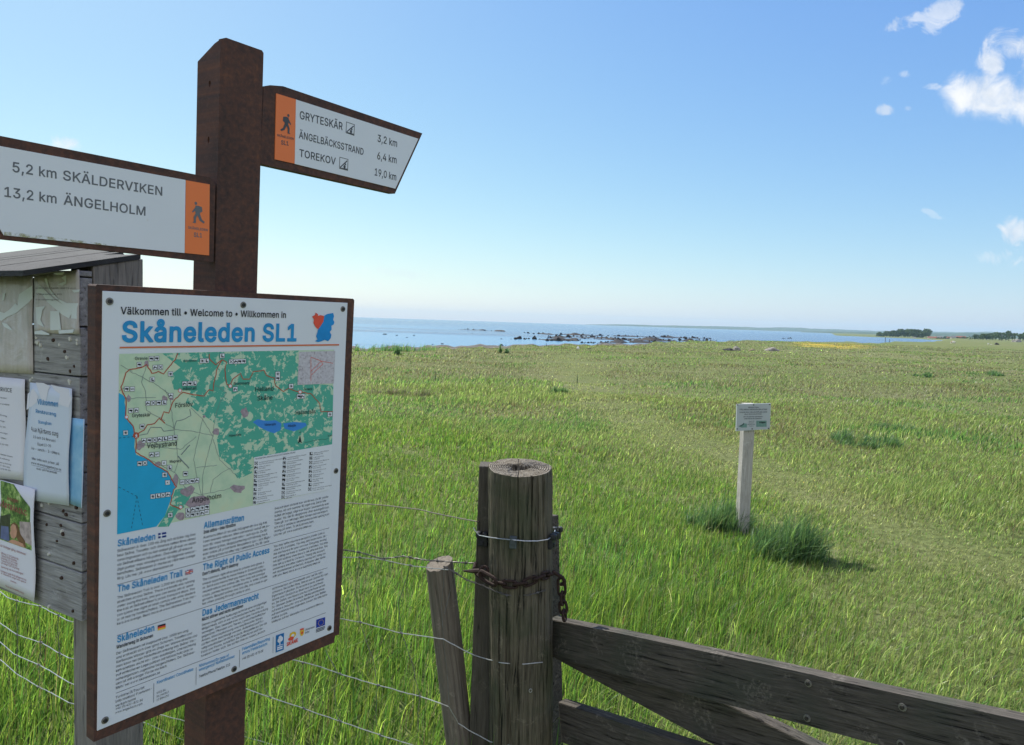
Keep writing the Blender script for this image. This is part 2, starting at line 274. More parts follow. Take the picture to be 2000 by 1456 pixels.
k	381	55 0 -2 2 0 504 2 3 56 0 3 -3 1 -293 7 1 161 163 4 2 71 -1 -156 -160 1 -4 167 -212 -3 -2 -68 0 -6 2 -138 174 -8 -4 -33 -34 0 -136 -3 -2
l	189	139 -2 -38 5 -27 17 -16 27 -5 37 0 425 61 0 0 -410 1 -22 5 -15 10 -8 16 -2 14 1 10 1 11 -51 -19 -4
m	610	55 0 -2 2 0 372 2 5 56 -1 1 -56 3 -7 14 27 22 21 28 16 16 5 20 2 44 -7 24 -15 24 -30 8 -22 4 1 18 29 18 18 12 7 16 9 24 7 28 3 32 -3 32 -12 22 -17 19 -24 13 -32 4 -40 0 -256 -2 -2 -56 0 -3 2 0 252 -4 24 -3 12 -18 24 -25 12 -27 4 -28 -3 -24 -12 -22 -25 -7 -20 -3 -24 0 -244 -4 -2 -52 0 -5 2 0 256 -3 20 -3 12 -21 25 -24 12 -24 3 -24 -3 -24 -12 -24 -25 -10 -24 -3 -28 0 -236 -3 -2
n	410	55 0 -2 2 1 376 57 0 1 -60 3 -4 10 20 28 28 34 17 36 5 16 -1 28 -4 28 -10 25 -19 21 -28 12 -36 4 -44 0 -240 -2 -2 -56 0 -3 2 0 232 -5 36 -14 28 -14 13 -16 11 -36 7 -24 -3 -28 -10 -18 -14 -16 -20 -8 -24 -3 -28 0 -228 -3 -2
o	415	207 -8 -48 6 -42 18 -35 30 -26 39 -16 48 -6 54 6 56 16 48 26 39 35 30 42 18 48 6 49 -6 43 -18 34 -30 26 -39 17 -48 5 -56 -5 -54 -17 -48 -26 -39 -34 -30 -43 -18|207 46 35 5 28 15 22 23 15 28 9 34 3 36 -3 37 -9 34 -15 29 -22 23 -28 15 -35 5 -34 -5 -28 -15 -21 -23 -16 -29 -9 -34 -3 -37 3 -36 9 -34 16 -28 21 -23 28 -15
p	424	53 -143 0 522 59 0 0 -60 6 0 19 27 34 27 26 8 32 3 45 -6 39 -17 32 -29 25 -39 15 -48 5 -56 -5 -56 -15 -49 -24 -39 -33 -29 -39 -18 -45 -6 -31 3 -25 9 -35 27 -20 28 -4 0 0 -202|220 47 33 4 26 15 22 22 15 29 9 34 3 38 -3 38 -9 34 -15 29 -21 21 -27 14 -33 5 -32 -5 -27 -13 -21 -21 -15 -28 -9 -34 -3 -40 3 -39 9 -35 15 -29 22 -21 26 -14
q	424	372 -143 -61 0 0 202 -5 0 -19 -28 -35 -27 -25 -9 -32 -3 -44 6 -40 18 -32 29 -24 39 -16 49 -5 56 5 56 16 48 24 39 33 29 39 17 45 6 32 -3 25 -8 34 -27 20 -27 6 0 0 60 59 0|205 47 31 4 27 14 21 21 15 29 10 35 3 39 -3 40 -9 34 -16 28 -21 21 -26 13 -32 5 -33 -5 -27 -14 -21 -21 -16 -29 -9 -34 -3 -38 3 -38 10 -34 15 -29 21 -22 27 -15
r	259	53 0 0 379 59 0 0 -58 3 0 15 26 22 20 29 13 32 5 16 -1 14 0 0 -62 -13 2 -23 2 -25 -3 -23 -8 -19 -14 -14 -17 -9 -22 -3 -25 0 -237
s	365	182 -8 -37 3 -33 8 -28 15 -22 20 -17 25 -9 31 58 13 11 -28 19 -19 26 -11 31 -4 36 5 27 12 18 19 6 22 -3 18 -11 15 -17 11 -25 8 -63 15 -45 16 -32 22 -19 29 -6 37 4 31 14 27 22 22 28 16 34 11 38 3 36 -3 31 -9 25 -14 20 -19 15 -23 10 -26 -56 -13 -10 21 -15 18 -24 12 -32 5 -31 -4 -25 -12 -17 -18 -5 -22 3 -19 12 -15 20 -11 28 -9 57 -14 46 -15 31 -23 19 -29 6 -35 -5 -32 -14 -28 -22 -23 -30 -18 -37 -11
t	227	156 -2 -28 3 -36 20 -20 33 -7 40 -1 232 -56 1 -2 3 0 44 2 5 52 0 5 3 0 84 3 5 57 -1 1 -88 2 -3 72 0 4 -5 0 -44 -4 -3 -72 0 -2 -5 1 -240 9 -20 12 -8 24 -4 28 4 5 -12 7 -36 -1 -4 -19 -5
u	410	167 -3 -24 3 -20 7 -8 4 -23 18 -22 28 -13 36 -4 44 0 240 2 2 56 0 3 -2 0 -232 4 -36 17 -31 12 -10 16 -11 36 -7 24 3 28 10 17 14 15 20 10 24 3 32 0 224 3 2 56 0 2 -2 -1 -376 -57 0 -1 60 -3 5 -10 -21 -30 -29 -32 -16 -40 -5
v	389	163 1 -145 377 66 0 80 -220 31 -95 31 99 79 216 62 1 2 -1 -1 -8 -141 -367 -4 -3
w	567	141 0 -4 4 -5 14 -108 356 1 5 61 -1 68 -240 15 -69 4 9 35 144 45 157 60 0 5 -5 44 -160 35 -144 34 136 49 172 63 0 -9 -36 -105 -341 -56 -1 -6 2 -51 180 -31 122 -5 -10 -17 -72 -64 -220 -2 -2
x	379	23 1 131 193 -123 184 68 1 92 -144 47 79 45 65 67 -1 -124 -184 -1 -4 132 -188 -6 -2 -64 0 -57 86 -38 64 -5 1 -38 -65 -58 -86
y	389	71 -144 -20 4 -3 5 14 48 41 -2 16 6 8 6 14 18 11 24 10 36 -145 376 6 2 56 0 6 -2 80 -220 30 -93 31 97 79 216 2 2 60 0 3 -2 -5 -16 -156 -408 -21 -40 -11 -20 -14 -14 -24 -15 -32 -8
z	380	42 0 0 46 212 274 0 3 -206 0 0 56 285 0 0 -48 -207 -271 0 -4 213 0 0 -56
Ä	480	18 0 -2 2 184 504 6 3 68 0 9 -19 179 -488 -4 -2 -60 0 -4 2 -46 132 -6 8 -204 0 -5 -4 -47 -136 -4 -2|156 202 2 -3 160 0 5 3 -33 92 -52 159 -43 -139|162 573 -12 3 -12 10 -6 8 -4 12 1 16 8 16 13 10 16 4 12 -1 16 -9 10 -12 3 -12 0 -12 -4 -12 -17 -17 -12 -4|306 573 -12 3 -12 10 -6 8 -4 12 1 16 8 16 13 10 16 4 12 -1 16 -9 10 -12 3 -12 0 -12 -4 -12 -17 -17 -12 -4
Å	480	18 0 -2 2 184 504 6 3 68 0 9 -19 179 -488 -4 -2 -60 0 -4 2 -46 132 -6 8 -204 0 -5 -4 -47 -136 -4 -2|156 202 2 -3 160 0 5 3 -33 92 -52 159 -43 -139|222 529 -28 11 -16 12 -15 18 -10 24 -2 16 2 20 11 28 15 16 17 12 26 9 36 0 24 -8 8 -5 12 -9 14 -15 11 -28 2 -20 -2 -16 -8 -20 -8 -12 -25 -22 -28 -11|225 574 13 -2 16 2 16 10 10 14 2 16 -4 16 -7 12 -13 9 -16 4 -20 -4 -13 -9 -7 -12 -4 -16 2 -16 10 -14
Ö	533	267 -7 -62 8 -55 24 -45 38 -35 52 -22 64 -8 75 8 75 22 64 35 52 45 39 55 24 62 8 62 -8 55 -24 45 -39 35 -52 22 -64 7 -75 -7 -75 -22 -64 -35 -52 -45 -38 -55 -24|267 53 43 6 39 17 34 29 25 39 17 50 5 60 -5 60 -17 51 -25 39 -34 29 -39 17 -43 6 -44 -6 -39 -17 -33 -29 -26 -40 -16 -50 -6 -60 6 -60 16 -50 26 -39 33 -29 39 -17|339 572 -16 3 -13 9 -9 13 -3 15 3 16 9 13 13 9 16 3 16 -3 13 -9 8 -13 3 -16 -3 -15 -8 -13 -13 -9|195 572 -15 3 -13 9 -9 13 -3 15 3 16 9 13 13 9 15 3 16 -3 13 -9 9 -13 3 -16 -3 -15 -9 -13 -13 -9
Ü	517	259 -8 -56 6 -49 17 -40 28 -29 37 -19 44 -6 49 0 336 64 0 0 -331 4 -34 13 -31 19 -26 27 -19 33 -12 39 -4 39 4 33 12 26 19 20 26 12 31 4 34 0 331 64 0 0 -336 -6 -49 -18 -44 -30 -37 -40 -28 -48 -17|331 572 -16 3 -13 9 -9 13 -3 15 3 16 9 13 13 9 16 3 15 -3 13 -9 9 -13 3 -16 -3 -15 -9 -13 -13 -9|187 572 -15 3 -14 9 -9 13 -3 15 3 16 9 13 14 9 15 3 16 -3 13 -9 8 -13 3 -16 -3 -15 -8 -13 -13 -9
ß	441	122 362 0 -362 -62 0 0 362 10 67 29 48 44 29 54 10 32 -4 31 -9 29 -17 23 -23 15 -31 5 -39 -7 -42 -16 -29 -17 -23 -7 -27 3 -16 9 -15 30 -26 35 -27 29 -36 9 -23 3 -29 -4 -31 -13 -27 -20 -21 -26 -15 -33 -10 -38 -3 -62 8 -43 19 23 54 30 -16 21 -6 27 -2 32 3 24 11 16 17 5 23 -3 19 -9 16 -30 28 -36 27 -29 33 -9 20 -3 25 1 19 6 15 17 23 17 24 8 35 -6 32 -16 22 -24 13 -29 4 -33 -6 -23 -18 -14 -30
ä	389	160 -9 -34 4 -32 10 -26 17 -20 23 -13 28 -5 35 4 30 9 23 15 18 20 14 47 18 53 9 56 7 31 8 8 8 3 12 0 2 -3 22 -6 18 -11 14 -16 11 -20 7 -24 2 -25 -2 -22 -7 -31 -21 -18 -27 -59 17 16 31 22 24 25 18 29 11 30 7 31 2 45 -5 47 -19 20 -17 16 -23 11 -30 4 -39 0 -251 -60 0 0 52 -5 0 -20 -27 -37 -24 -25 -7|170 45 32 4 26 10 20 15 15 19 9 22 4 23 0 52 -17 -8 -28 -6 -31 -5 -25 -3 -41 -9 -17 -9 -14 -11 -8 -15 -3 -19 2 -18 8 -15 12 -11 16 -9|261 443 -15 3 -13 9 -9 13 -3 15 3 16 9 13 13 8 15 3 16 -3 13 -8 9 -13 2 -16 -2 -15 -9 -13 -13 -9|117 443 -15 3 -13 9 -9 13 -3 15 3 16 9 13 13 8 15 3 16 -3 13 -8 9 -13 3 -16 -3 -15 -9 -13 -13 -9
å	389	160 -9 -34 4 -32 10 -26 17 -20 23 -13 28 -5 35 4 30 9 23 15 18 20 14 47 18 53 9 56 7 31 8 8 8 3 12 0 2 -3 22 -6 18 -11 14 -16 11 -20 7 -24 2 -25 -2 -22 -7 -31 -21 -18 -27 -59 17 16 31 22 24 25 18 29 11 30 7 31 2 45 -5 47 -19 20 -17 16 -23 11 -30 4 -39 0 -251 -60 0 0 52 -5 0 -20 -27 -37 -24 -25 -7|170 45 32 4 26 10 20 15 15 19 9 22 4 23 0 52 -17 -8 -28 -6 -31 -5 -25 -3 -41 -9 -17 -9 -14 -11 -8 -15 -3 -19 2 -18 8 -15 12 -11 16 -9|189 404 -23 3 -21 9 -19 13 -14 18 -9 20 -3 23 3 22 9 20 14 18 19 13 21 9 23 3 24 -3 21 -9 18 -13 14 -18 9 -20 3 -22 -3 -23 -9 -20 -14 -18 -18 -13 -21 -9|189 447 17 3 13 10 10 13 3 17 -3 16 -10 13 -13 10 -17 3 -16 -3 -14 -10 -9 -13 -3 -16 3 -17 9 -13 14 -10
ö	415	207 -8 -48 6 -42 18 -35 30 -26 39 -16 48 -6 54 6 56 16 48 26 39 35 30 42 18 48 6 49 -6 43 -18 34 -30 26 -39 17 -48 5 -56 -5 -54 -17 -48 -26 -39 -34 -30 -43 -18|207 46 35 5 28 15 22 23 15 28 9 34 3 36 -3 37 -9 34 -15 29 -22 23 -28 15 -35 5 -34 -5 -28 -15 -21 -23 -16 -29 -9 -34 -3 -37 3 -36 9 -34 16 -28 21 -23 28 -15|279 443 -15 3 -13 9 -9 13 -3 15 3 16 9 13 13 8 15 3 16 -3 13 -8 9 -13 3 -16 -3 -15 -9 -13 -13 -9|136 443 -16 3 -13 9 -9 13 -3 15 3 16 9 13 13 8 16 3 15 -3 13 -8 9 -13 3 -16 -3 -15 -9 -13 -13 -9
ü	410	167 -3 -24 3 -20 7 -8 4 -23 18 -22 28 -13 36 -4 44 0 240 2 2 56 0 3 -2 0 -232 4 -36 17 -31 12 -10 16 -11 36 -7 24 3 28 10 17 14 15 20 10 24 3 32 0 224 3 2 56 0 2 -2 -1 -376 -57 0 -1 60 -3 5 -10 -21 -30 -29 -32 -16 -40 -5|127 444 -12 4 -12 9 -7 12 -3 16 4 16 10 13 8 5 20 4 16 -4 13 -10 5 -8 4 -20 -5 -16 -9 -12 -8 -6 -12 -3|271 444 -12 3 -12 10 -8 12 -2 16 2 12 12 17 8 5 20 4 16 -5 8 -5 10 -12 4 -20 -5 -16 -10 -12 -11 -7
–	350	350 244 0 -56 -350 0 0 56
•	389	194 93 -28 3 -27 11 -22 17 -17 23 -11 26 -4 29 4 29 11 26 17 22 22 17 27 11 28 4 29 -4 26 -11 23 -17 17 -22 11 -26 4 -29 -4 -29 -11 -26 -17 -23 -23 -17 -26 -11
 	188	
'''

# ------------------------------------------------------------------ builders
def tag(o, label=None, cat=None, group=None, kind=None):
    for k, v in (('label', label), ('category', cat), ('group', group), ('kind', kind)):
        if v:
            o[k] = v
    return o


def empty(name, loc, label, cat, group=None):
    o = bpy.data.objects.new(name, None)
    COL.objects.link(o)
    o.location = loc
    o.empty_display_size = 0.1
    return tag(o, label, cat, group)


def world_of(o):
    m = o.matrix_basis.copy()
    while o.parent:
        o = o.parent
        m = o.matrix_basis @ m
    return m


def link(o, parent=None, M=None):
    COL.objects.link(o)
    M = M or Matrix.Identity(4)
    if parent:
        o.parent = parent
        o.matrix_basis = world_of(parent).inverted() @ M
    else:
        o.matrix_basis = M
    return o


class MB:
    """collects faces; build() links them as ONE mesh object. Coordinates are in frame M"""
    def __init__(self):
        self.v, self.f, self.mi = [], [], []

    def add(self, vs, fs, mi=0):
        k = len(self.v)
        self.v.extend([tuple(p) for p in vs])
        self.f.extend([tuple(i + k for i in f) for f in fs])
        self.mi.extend([mi] * len(fs))

    def poly(self, pts, mi=0):
        self.add(pts, [tuple(range(len(pts)))], mi)

    def box(self, lo, hi, mi=0, bevel=0.0):
        bm = bmesh.new()
        bmesh.ops.create_cube(bm, size=1.0)
        for v in bm.verts:
            v.co = Vector([lo[i] + (v.co[i] + 0.5) * (hi[i] - lo[i]) for i in range(3)])
        if bevel:
            bmesh.ops.bevel(bm, geom=bm.edges[:], offset=bevel, segments=2, affect='EDGES', profile=0.6)
        self.bm(bm, mi)

    def bm(self, bm, mi=0):
        bm.verts.index_update()
        self.add([v.co[:] for v in bm.verts], [tuple(v.index for v in f.verts) for f in bm.faces], mi)
        bm.free()

    def prism(self, front, back, mi=0):
        """two matching outlines (front counter-clockwise seen from the front)"""
        n = len(front)
        fs = [tuple(range(n)), tuple(range(2 * n - 1, n - 1, -1))]
        for i in range(n):
            j = (i + 1) % n
            fs.append((i, i + n, j + n, j))
        self.add(list(front) + list(back), fs, mi)

    def tube(self, pts, r, n=6, mi=0, closed=False):
        pts = [Vector(p) for p in pts]
        m = len(pts)
        rs = r if hasattr(r, '__len__') else [r] * m
        vs, fs = [], []
        prev = None
        for i, p in enumerate(pts):
            if closed:
                t = (pts[(i + 1) % m] - pts[i - 1]).normalized()
            else:
                t = (pts[min(i + 1, m - 1)] - pts[max(i - 1, 0)]).normalized()
            if prev is None:
                a = Vector((0, 0, 1)) if abs(t.z) < 0.9 else Vector((1, 0, 0))
                x = t.cross(a).normalized()
            else:
                x = (prev - t * prev.dot(t)).normalized()
            prev = x
            y = t.cross(x)
            for k in range(n):
                an = 2 * math.pi * k / n
                vs.append(p + (x * math.cos(an) + y * math.sin(an)) * rs[i])
        for i in range(m if closed else m - 1):
            j = (i + 1) % m
            for k in range(n):
                l = (k + 1) % n
                fs.append((i * n + k, i * n + l, j * n + l, j * n + k))
        if not closed:
            fs.append(tuple(range(n - 1, -1, -1)))
            fs.append(tuple((m - 1) * n + k for k in range(n)))
        self.add(vs, fs, mi)

    def build(self, name, mats, parent=None, M=None, smooth=False):
        me = bpy.data.meshes.new(name)
        M = M or Matrix.Identity(4)
        me.from_pydata(self.v, [], self.f)
        for m in (mats if isinstance(mats, (list, tuple)) else [mats]):
            me.materials.append(m)
        me.polygons.foreach_set('material_index', self.mi)
        if smooth:
            me.polygons.foreach_set('use_smooth', [True] * len(self.f))
        me.validate()
        me.update()
        return link(bpy.data.objects.new(name, me), parent, M)


def world_mb(mb_world, name, mats, parent, M, smooth=False):
    """vertices given in world space, stored in frame M"""
    Mi = M.inverted()
    mb_world.v = [tuple(Mi @ Vector(p)) for p in mb_world.v]
    return mb_world.build(name, mats, parent, M, smooth)


def frame(o, x, y, z):
    M = Matrix((Vector(x).normalized(), Vector(y).normalized(), Vector(z).normalized())).transposed().to_4x4()
    M.translation = Vector(o)
    return M


class Plane:
    """a flat face in space: origin, u to the right, v up, n towards the viewer"""
    def __init__(self, o, u, v):
        self.o, self.u = Vector(o), Vector(u).normalized()
        v = Vector(v)
        self.v = (v - self.u * v.dot(self.u)).normalized()
        self.n = self.u.cross(self.v)
        self.M = frame(self.o, self.u, self.v, self.n)

    def px(self, x, y):
        r = ray(x, y)
        t = (self.o - EYE).dot(self.n) / r.dot(self.n)
        p = EYE + r * t - self.o
        return (p.dot(self.u), p.dot(self.v))

    def w(self, a, c, d=0.0):
        return self.o + self.u * a + self.v * c + self.n * d

    def shifted(self, d):
        return Plane(self.o + self.n * d, self.u, self.v)


# ------------------------------------------------------------------ lettering
from mathutils.geometry import tessellate_polygon
GLYPHS = {}
for _l in GLYPH_DATA.strip('\n').split('\n'):
    _c, _a, _p = _l.split('\t')
    _cs = []
    for _q in _p.split('|'):
        if _q:
            _n = np.array([int(t) for t in _q.split(' ')], float).reshape(-1, 2)
            _cs.append(np.cumsum(_n, axis=0) / 1000.0)
    GLYPHS[_c] = (int(_a) / 1000.0, _cs)
CAP = 0.509
_gm, _gl = {}, {}


def one_glyph(ch, bold, res):
    key = (ch, bold, res)
    if key not in _gm:
        adv, cs = GLYPHS.get(ch, GLYPHS[' '])
        loops = []
        for c in cs:
            if bold:
                t = np.roll(c, -1, 0) - c
                t /= np.maximum(np.linalg.norm(t, axis=1), 1e-9)[:, None]
                nl = np.stack([-t[:, 1], t[:, 0]], 1)
                nm = nl + np.roll(nl, 1, 0)
                ln = np.maximum(np.linalg.norm(nm, axis=1), 0.5)
                c = c + nm / ln[:, None] * (bold * np.minimum(2.0 / ln, 1.4))[:, None]
            if res == 1 and len(c) > 14:
                c = c[::2]
            loops.append([Vector((x, y, 0)) for x, y in c])
        vs, fs = [], []
        if loops:
            from mathutils.geometry import delaunay_2d_cdt
            pts, edges = [], []
            for l in loops:
                k0 = len(pts)
                pts += [Vector((v.x, v.y)) for v in l]
                edges += [(k0 + i, k0 + (i + 1) % len(l)) for i in range(len(l))]
            cv, _ce, cf, *_rest = delaunay_2d_cdt(pts, edges, [], 0, 1e-6)
            arr = [np.array([(v.x, v.y) for v in l]) for l in loops]
            for f in cf:
                cx_ = sum(cv[i].x for i in f) / len(f)
                cy_ = sum(cv[i].y for i in f) / len(f)
                w = 0
                for c in arr:
                    y0, y1 = c[:, 1], np.roll(c[:, 1], -1)
                    x0, x1 = c[:, 0], np.roll(c[:, 0], -1)
                    d = np.where(y1 == y0, 1e-9, y1 - y0)
                    xi = x0 + (cy_ - y0) * (x1 - x0) / d
                    w += int(((y0 <= cy_) & (cy_ < y1) & (xi > cx_)).sum()) - int(((y1 <= cy_) & (cy_ < y0) & (xi > cx_)).sum())
                if w != 0:
                    p_, q_, r_ = (cv[i] for i in f[:3])
                    cr = (q_ - p_).cross(r_ - p_)
                    fs.append(tuple(f) if cr > 0 else tuple(f[::-1]))
            vs = [Vector((v.x, v.y, 0)) for v in cv]
        _gm[key] = (adv + 1.2 * bold, np.array([v[:] for v in vs]).reshape(-1, 3), fs)
    return _gm[key]


def glyphs(text, bold=0.0, res=3):
    key = (text, bold, res)
    if key not in _gl:
        x, V, F, k = 0.0, [], [], 0
        for ch in text:
            adv, vs, fs = one_glyph(ch, bold, res)
            if len(vs):
                V.append(vs + np.array([x, 0, 0]))
                F += [tuple(i + k for i in f) for f in fs]
                k += len(vs)
            x += adv
        _gl[key] = (np.concatenate(V), F)
    return _gl[key]


def put_text(mb, text, a, c, cap, width=None, ang=0.0, d=0.0006, mi=0, bold=0.0, res=3, align='l', squeeze=1.0):
    """text with its baseline starting at (a, c) of the plane, capital height cap, stretched to width"""
    vs, fs = glyphs(text, bold, res)
    if not len(vs):
        return
    x0, x1 = vs[:, 0].min(), vs[:, 0].max()
    sy = cap / CAP
    sx = (width / (x1 - x0)) if width else sy * squeeze
    X = (vs[:, 0] - x0) * sx
    if align == 'c':
        X -= (x1 - x0) * sx / 2
    Y = vs[:, 1] * sy
    ca, sa = math.cos(ang), math.sin(ang)
    mb.add([(a + x * ca - y * sa, c + x * sa + y * ca, d) for x, y in zip(X, Y)], fs, mi)


def px_text(mb, pl, text, p0, p1, cap_px, **kw):
    """a line whose baseline runs from pixel p0 to pixel p1 of the photograph, on plane pl"""
    a, c = pl.px(*p0)
    a2, c2 = pl.px(*p1)
    top = pl.px(p0[0], p0[1] - cap_px)
    put_text(mb, text, a, c, top[1] - c, math.hypot(a2 - a, c2 - c), math.atan2(c2 - c, a2 - a), **kw)


def px_poly(mb, pl, pts, d=0.0004, mi=0):
    mb.poly([(*pl.px(*p), d) for p in pts], mi)


def px_ribbon(mb, pl, pts, wd, d=0.0005, mi=0):
    q = [Vector(pl.px(*p)) for p in pts]
    L, Rr = [], []
    for i, p in enumerate(q):
        t = (q[min(i + 1, len(q) - 1)] - q[max(i - 1, 0)])
        t = t.normalized() if t.length > 1e-9 else Vector((1, 0))
        nn = Vector((-t.y, t.x)) * wd / 2
        L.append((*(p + nn), d))
        Rr.append((*(p - nn), d))
    for i in range(len(q) - 1):
        mb.poly([Rr[i], Rr[i + 1], L[i + 1], L[i]], mi)


# ------------------------------------------------------------------ materials
def new_mat(name):
    m = bpy.data.materials.new(name)
    m.use_nodes = True
    m.node_tree.nodes.clear()
    return m, NB(m.node_tree)


def finish(n, col, rough=0.7, spec=0.3, bump=None, bstr=0.3, bdist=0.01, metal=0.0, extra=None):
    p = n.n('ShaderNodeBsdfPrincipled')
    n.put(p.inputs['Base Color'], col if isinstance(col, bpy.types.NodeSocket) else (*col, 1))
    n.put(p.inputs['Roughness'], rough)
    p.inputs['Specular IOR Level'].default_value = spec
    p.inputs['Metallic'].default_value = metal
    if bump is not None:
        bp = n.n('ShaderNodeBump')
        bp.inputs['Strength'].default_value = bstr
        bp.inputs['Distance'].default_value = bdist
        n.link(bump, bp.inputs['Height'])
        n.link(bp.outputs[0], p.inputs['Normal'])
    o = n.n('ShaderNodeOutputMaterial')
    n.link(p.outputs[0], o.inputs[0])
    return p


def objco(n, scale=(1, 1, 1)):
    t = n.n('ShaderNodeTexCoord')
    mp = n.n('ShaderNodeMapping')
    mp.inputs['Scale'].default_value = scale
    n.link(t.outputs['Object'], mp.inputs[0])
    return mp.outputs[0]


def plain(name, col, rough=0.6, var=0.12, scale=30.0, spec=0.3, metal=0.0, bstr=0.0):
    m, n = new_mat(name)
    f = n.noise(objco(n), scale, 5, 0.6)
    c = n.ramp(f, [(0.25, tuple(x * (1 - var) for x in col)), (0.75, tuple(min(1, x * (1 + var)) for x in col))])
    finish(n, c, rough, spec, f if bstr else None, bstr, 0.003, metal)
    return m


def wood(name, light, dark, grain=(1.5, 40, 40), stain=None, stain_amt=0.4, crack=0.6, rough=0.85, bstr=0.6, knots=0.0, lichen=0.25):
    m, n = new_mat(name)
    v = objco(n, grain)
    f1 = n.noise(v, 3.0, 8, 0.62, 0.6)
    f2 = n.noise(v, 11.0, 4, 0.6, 0.2)
    big = n.noise(objco(n), 5.0, 4, 0.6)
    c = n.ramp(n.m('ADD', n.m('MULTIPLY', f1, 0.7), n.m('MULTIPLY', f2, 0.3)), [(0.3, dark), (0.5, tuple((a + d) / 2 for a, d in zip(light, dark))), (0.68, light)])
    ck = n.smooth(f1, 0.40, 0.33)
    c = n.mix(n.m('MULTIPLY', ck, crack), c, tuple(x * 0.25 for x in dark))
    if stain:
        c = n.mix(n.m('MULTIPLY', n.smooth(big, 0.45, 0.68), stain_amt), c, stain)
    if lichen:
        li = n.m('MULTIPLY', n.smooth(n.noise(objco(n), 9.0, 5, 0.65, 0.8), 0.54, 0.66), n.smooth(n.noise(objco(n), 90.0, 4, 0.7), 0.45, 0.62))
        c = n.mix(n.m('MULTIPLY', li, lichen), c, tuple(min(1, x * 2.0 + 0.02) for x in light))
    if knots:
        vo = n.n('ShaderNodeTexVoronoi')
        n.link(objco(n, tuple(max(1.0, g_ * 0.09) if g_ < 5 else 7.0 for g_ in grain)), vo.inputs['Vector'])
        vo.inputs['Scale'].default_value = 1.6
        kd = n.m('ADD', vo.outputs['Distance'], n.m('MULTIPLY', n.m('SUBTRACT', f2, 0.5), 0.12))
        kn = n.smooth(kd, 0.15, 0.06)
        rg = n.m('MULTIPLY', n.smooth(kd, 0.26, 0.16), n.m('ADD', 0.5, n.m('MULTIPLY', n.m('SINE', n.m('MULTIPLY', kd, 130.0)), 0.5)))
        c = n.mix(n.m('MULTIPLY', rg, 0.45 * knots), c, dark)
        c = n.mix(n.m('MULTIPLY', kn, knots), c, tuple(x * 0.3 for x in dark))
    finish(n, c, rough, 0.2, n.m('SUBTRACT', n.m('ADD', f1, n.m('MULTIPLY', f2, 0.5)), n.m('MULTIPLY', ck, 0.6)), bstr, 0.004)
    return m


def corten(name):
    m, n = new_mat(name)
    v = objco(n)
    f = n.noise(v, 7.0, 6, 0.65)
    g = n.noise(v, 160.0, 3, 0.6)
    st = n.noise(objco(n, (42, 42, 1.6)), 2.0, 5, 0.6, 0.3)
    c = n.ramp(n.m('ADD', n.m('MULTIPLY', f, 0.45), n.m('MULTIPLY', st, 0.55)), [(0.34, (0.036, 0.024, 0.021)), (0.47, (0.070, 0.037, 0.029)), (0.56, (0.100, 0.047, 0.033)), (0.68, (0.17, 0.072, 0.041))])
    c = n.mix(n.m('MULTIPLY', n.smooth(g, 0.5, 0.72), 0.4), c, (0.13, 0.068, 0.050))
    finish(n, c, n.m('ADD', 0.62, n.m('MULTIPLY', st, 0.3)), 0.3, n.m('ADD', g, n.m('MULTIPLY', f, 0.5)), 0.3, 0.002)
    return m


def enamel(name, col, dirt=(0.5, 0.4, 0.25), amt=0.25, rough=0.35):
    m, n = new_mat(name)
    f = n.noise(objco(n), 6.0, 6, 0.65)
    g = n.noise(objco(n), 70.0, 4, 0.6)
    c = n.mix(n.m('MULTIPLY', n.smooth(f, 0.42, 0.72), amt * 0.5), col, tuple(x * 0.8 for x in col))
    c = n.mix(n.m('MULTIPLY', n.smooth(g, 0.66, 0.8), amt), c, dirt)
    finish(n, c, n.m('ADD', rough, n.m('MULTIPLY', f, 0.15)), 0.35)
    return m


CORTEN = corten('weathered_steel')
WHITE = enamel('sign_white', (0.69, 0.72, 0.76))
ORANGE = enamel('trail_orange', (0.80, 0.20, 0.055), (0.4, 0.1, 0.04), 0.2)
INK = plain('printed_black', (0.02, 0.022, 0.03), 0.55)
SIGNINK = plain('sign_grey_lettering', (0.07, 0.075, 0.085), 0.5)
SIGNINK2 = plain('faded_grey_lettering', (0.13, 0.14, 0.155), 0.5)
BLUE = plain('printed_blue', (0.022, 0.27, 0.56), 0.5)
LINEORANGE = plain('printed_orange_line', (0.62, 0.16, 0.06), 0.5)
STEEL = plain('dull_screw_steel', (0.22, 0.21, 0.19), 0.5, 0.3, 200, 0.5, 0.6)
DARKSTEEL = plain('dark_screw_steel', (0.06, 0.055, 0.05), 0.5, 0.3, 200, 0.5, 0.6)
GALV = plain('galvanised_wire', (0.42, 0.43, 0.42), 0.42, 0.25, 90, 0.5, 0.55)
RUST = plain('rusty_iron', (0.030, 0.017, 0.013), 0.85, 0.45, 60, 0.3, 0.0, 0.4)
BLACKPL = plain('black_insulator_plastic', (0.022, 0.024, 0.028), 0.45)

# ------------------------------------------------------------------ ground, sea, far shore
SEA = -1.2
RE_T = ([-180, -150, -120, -90, -60, -45, -25, -11.6, -5.9, 0, 5.1, 9.7, 13.1, 16.8, 20.6, 24, 25.6, 28, 29.4, 30.4, 34.4, 60, 180],
        [9000, 400, 150, 70, 42, 36, 33, 34, 41, 47, 54, 67, 86, 105, 126, 146, 150, 189, 240, 600, 2000, 9000, 9000])
RW_T = ([-180, -150, -120, -90, -60, -45, -25, -11.6, -5.9, 0, 5.1, 9.7, 13.1, 16.8, 20.6, 24, 25.6, 28, 29.4, 30.4, 34.4, 60, 180],
        [9500, 600, 230, 110, 80, 72, 68, 70, 80, 91, 105, 122, 140, 155, 175, 200, 212, 260, 330, 700, 2600, 9500, 9500])


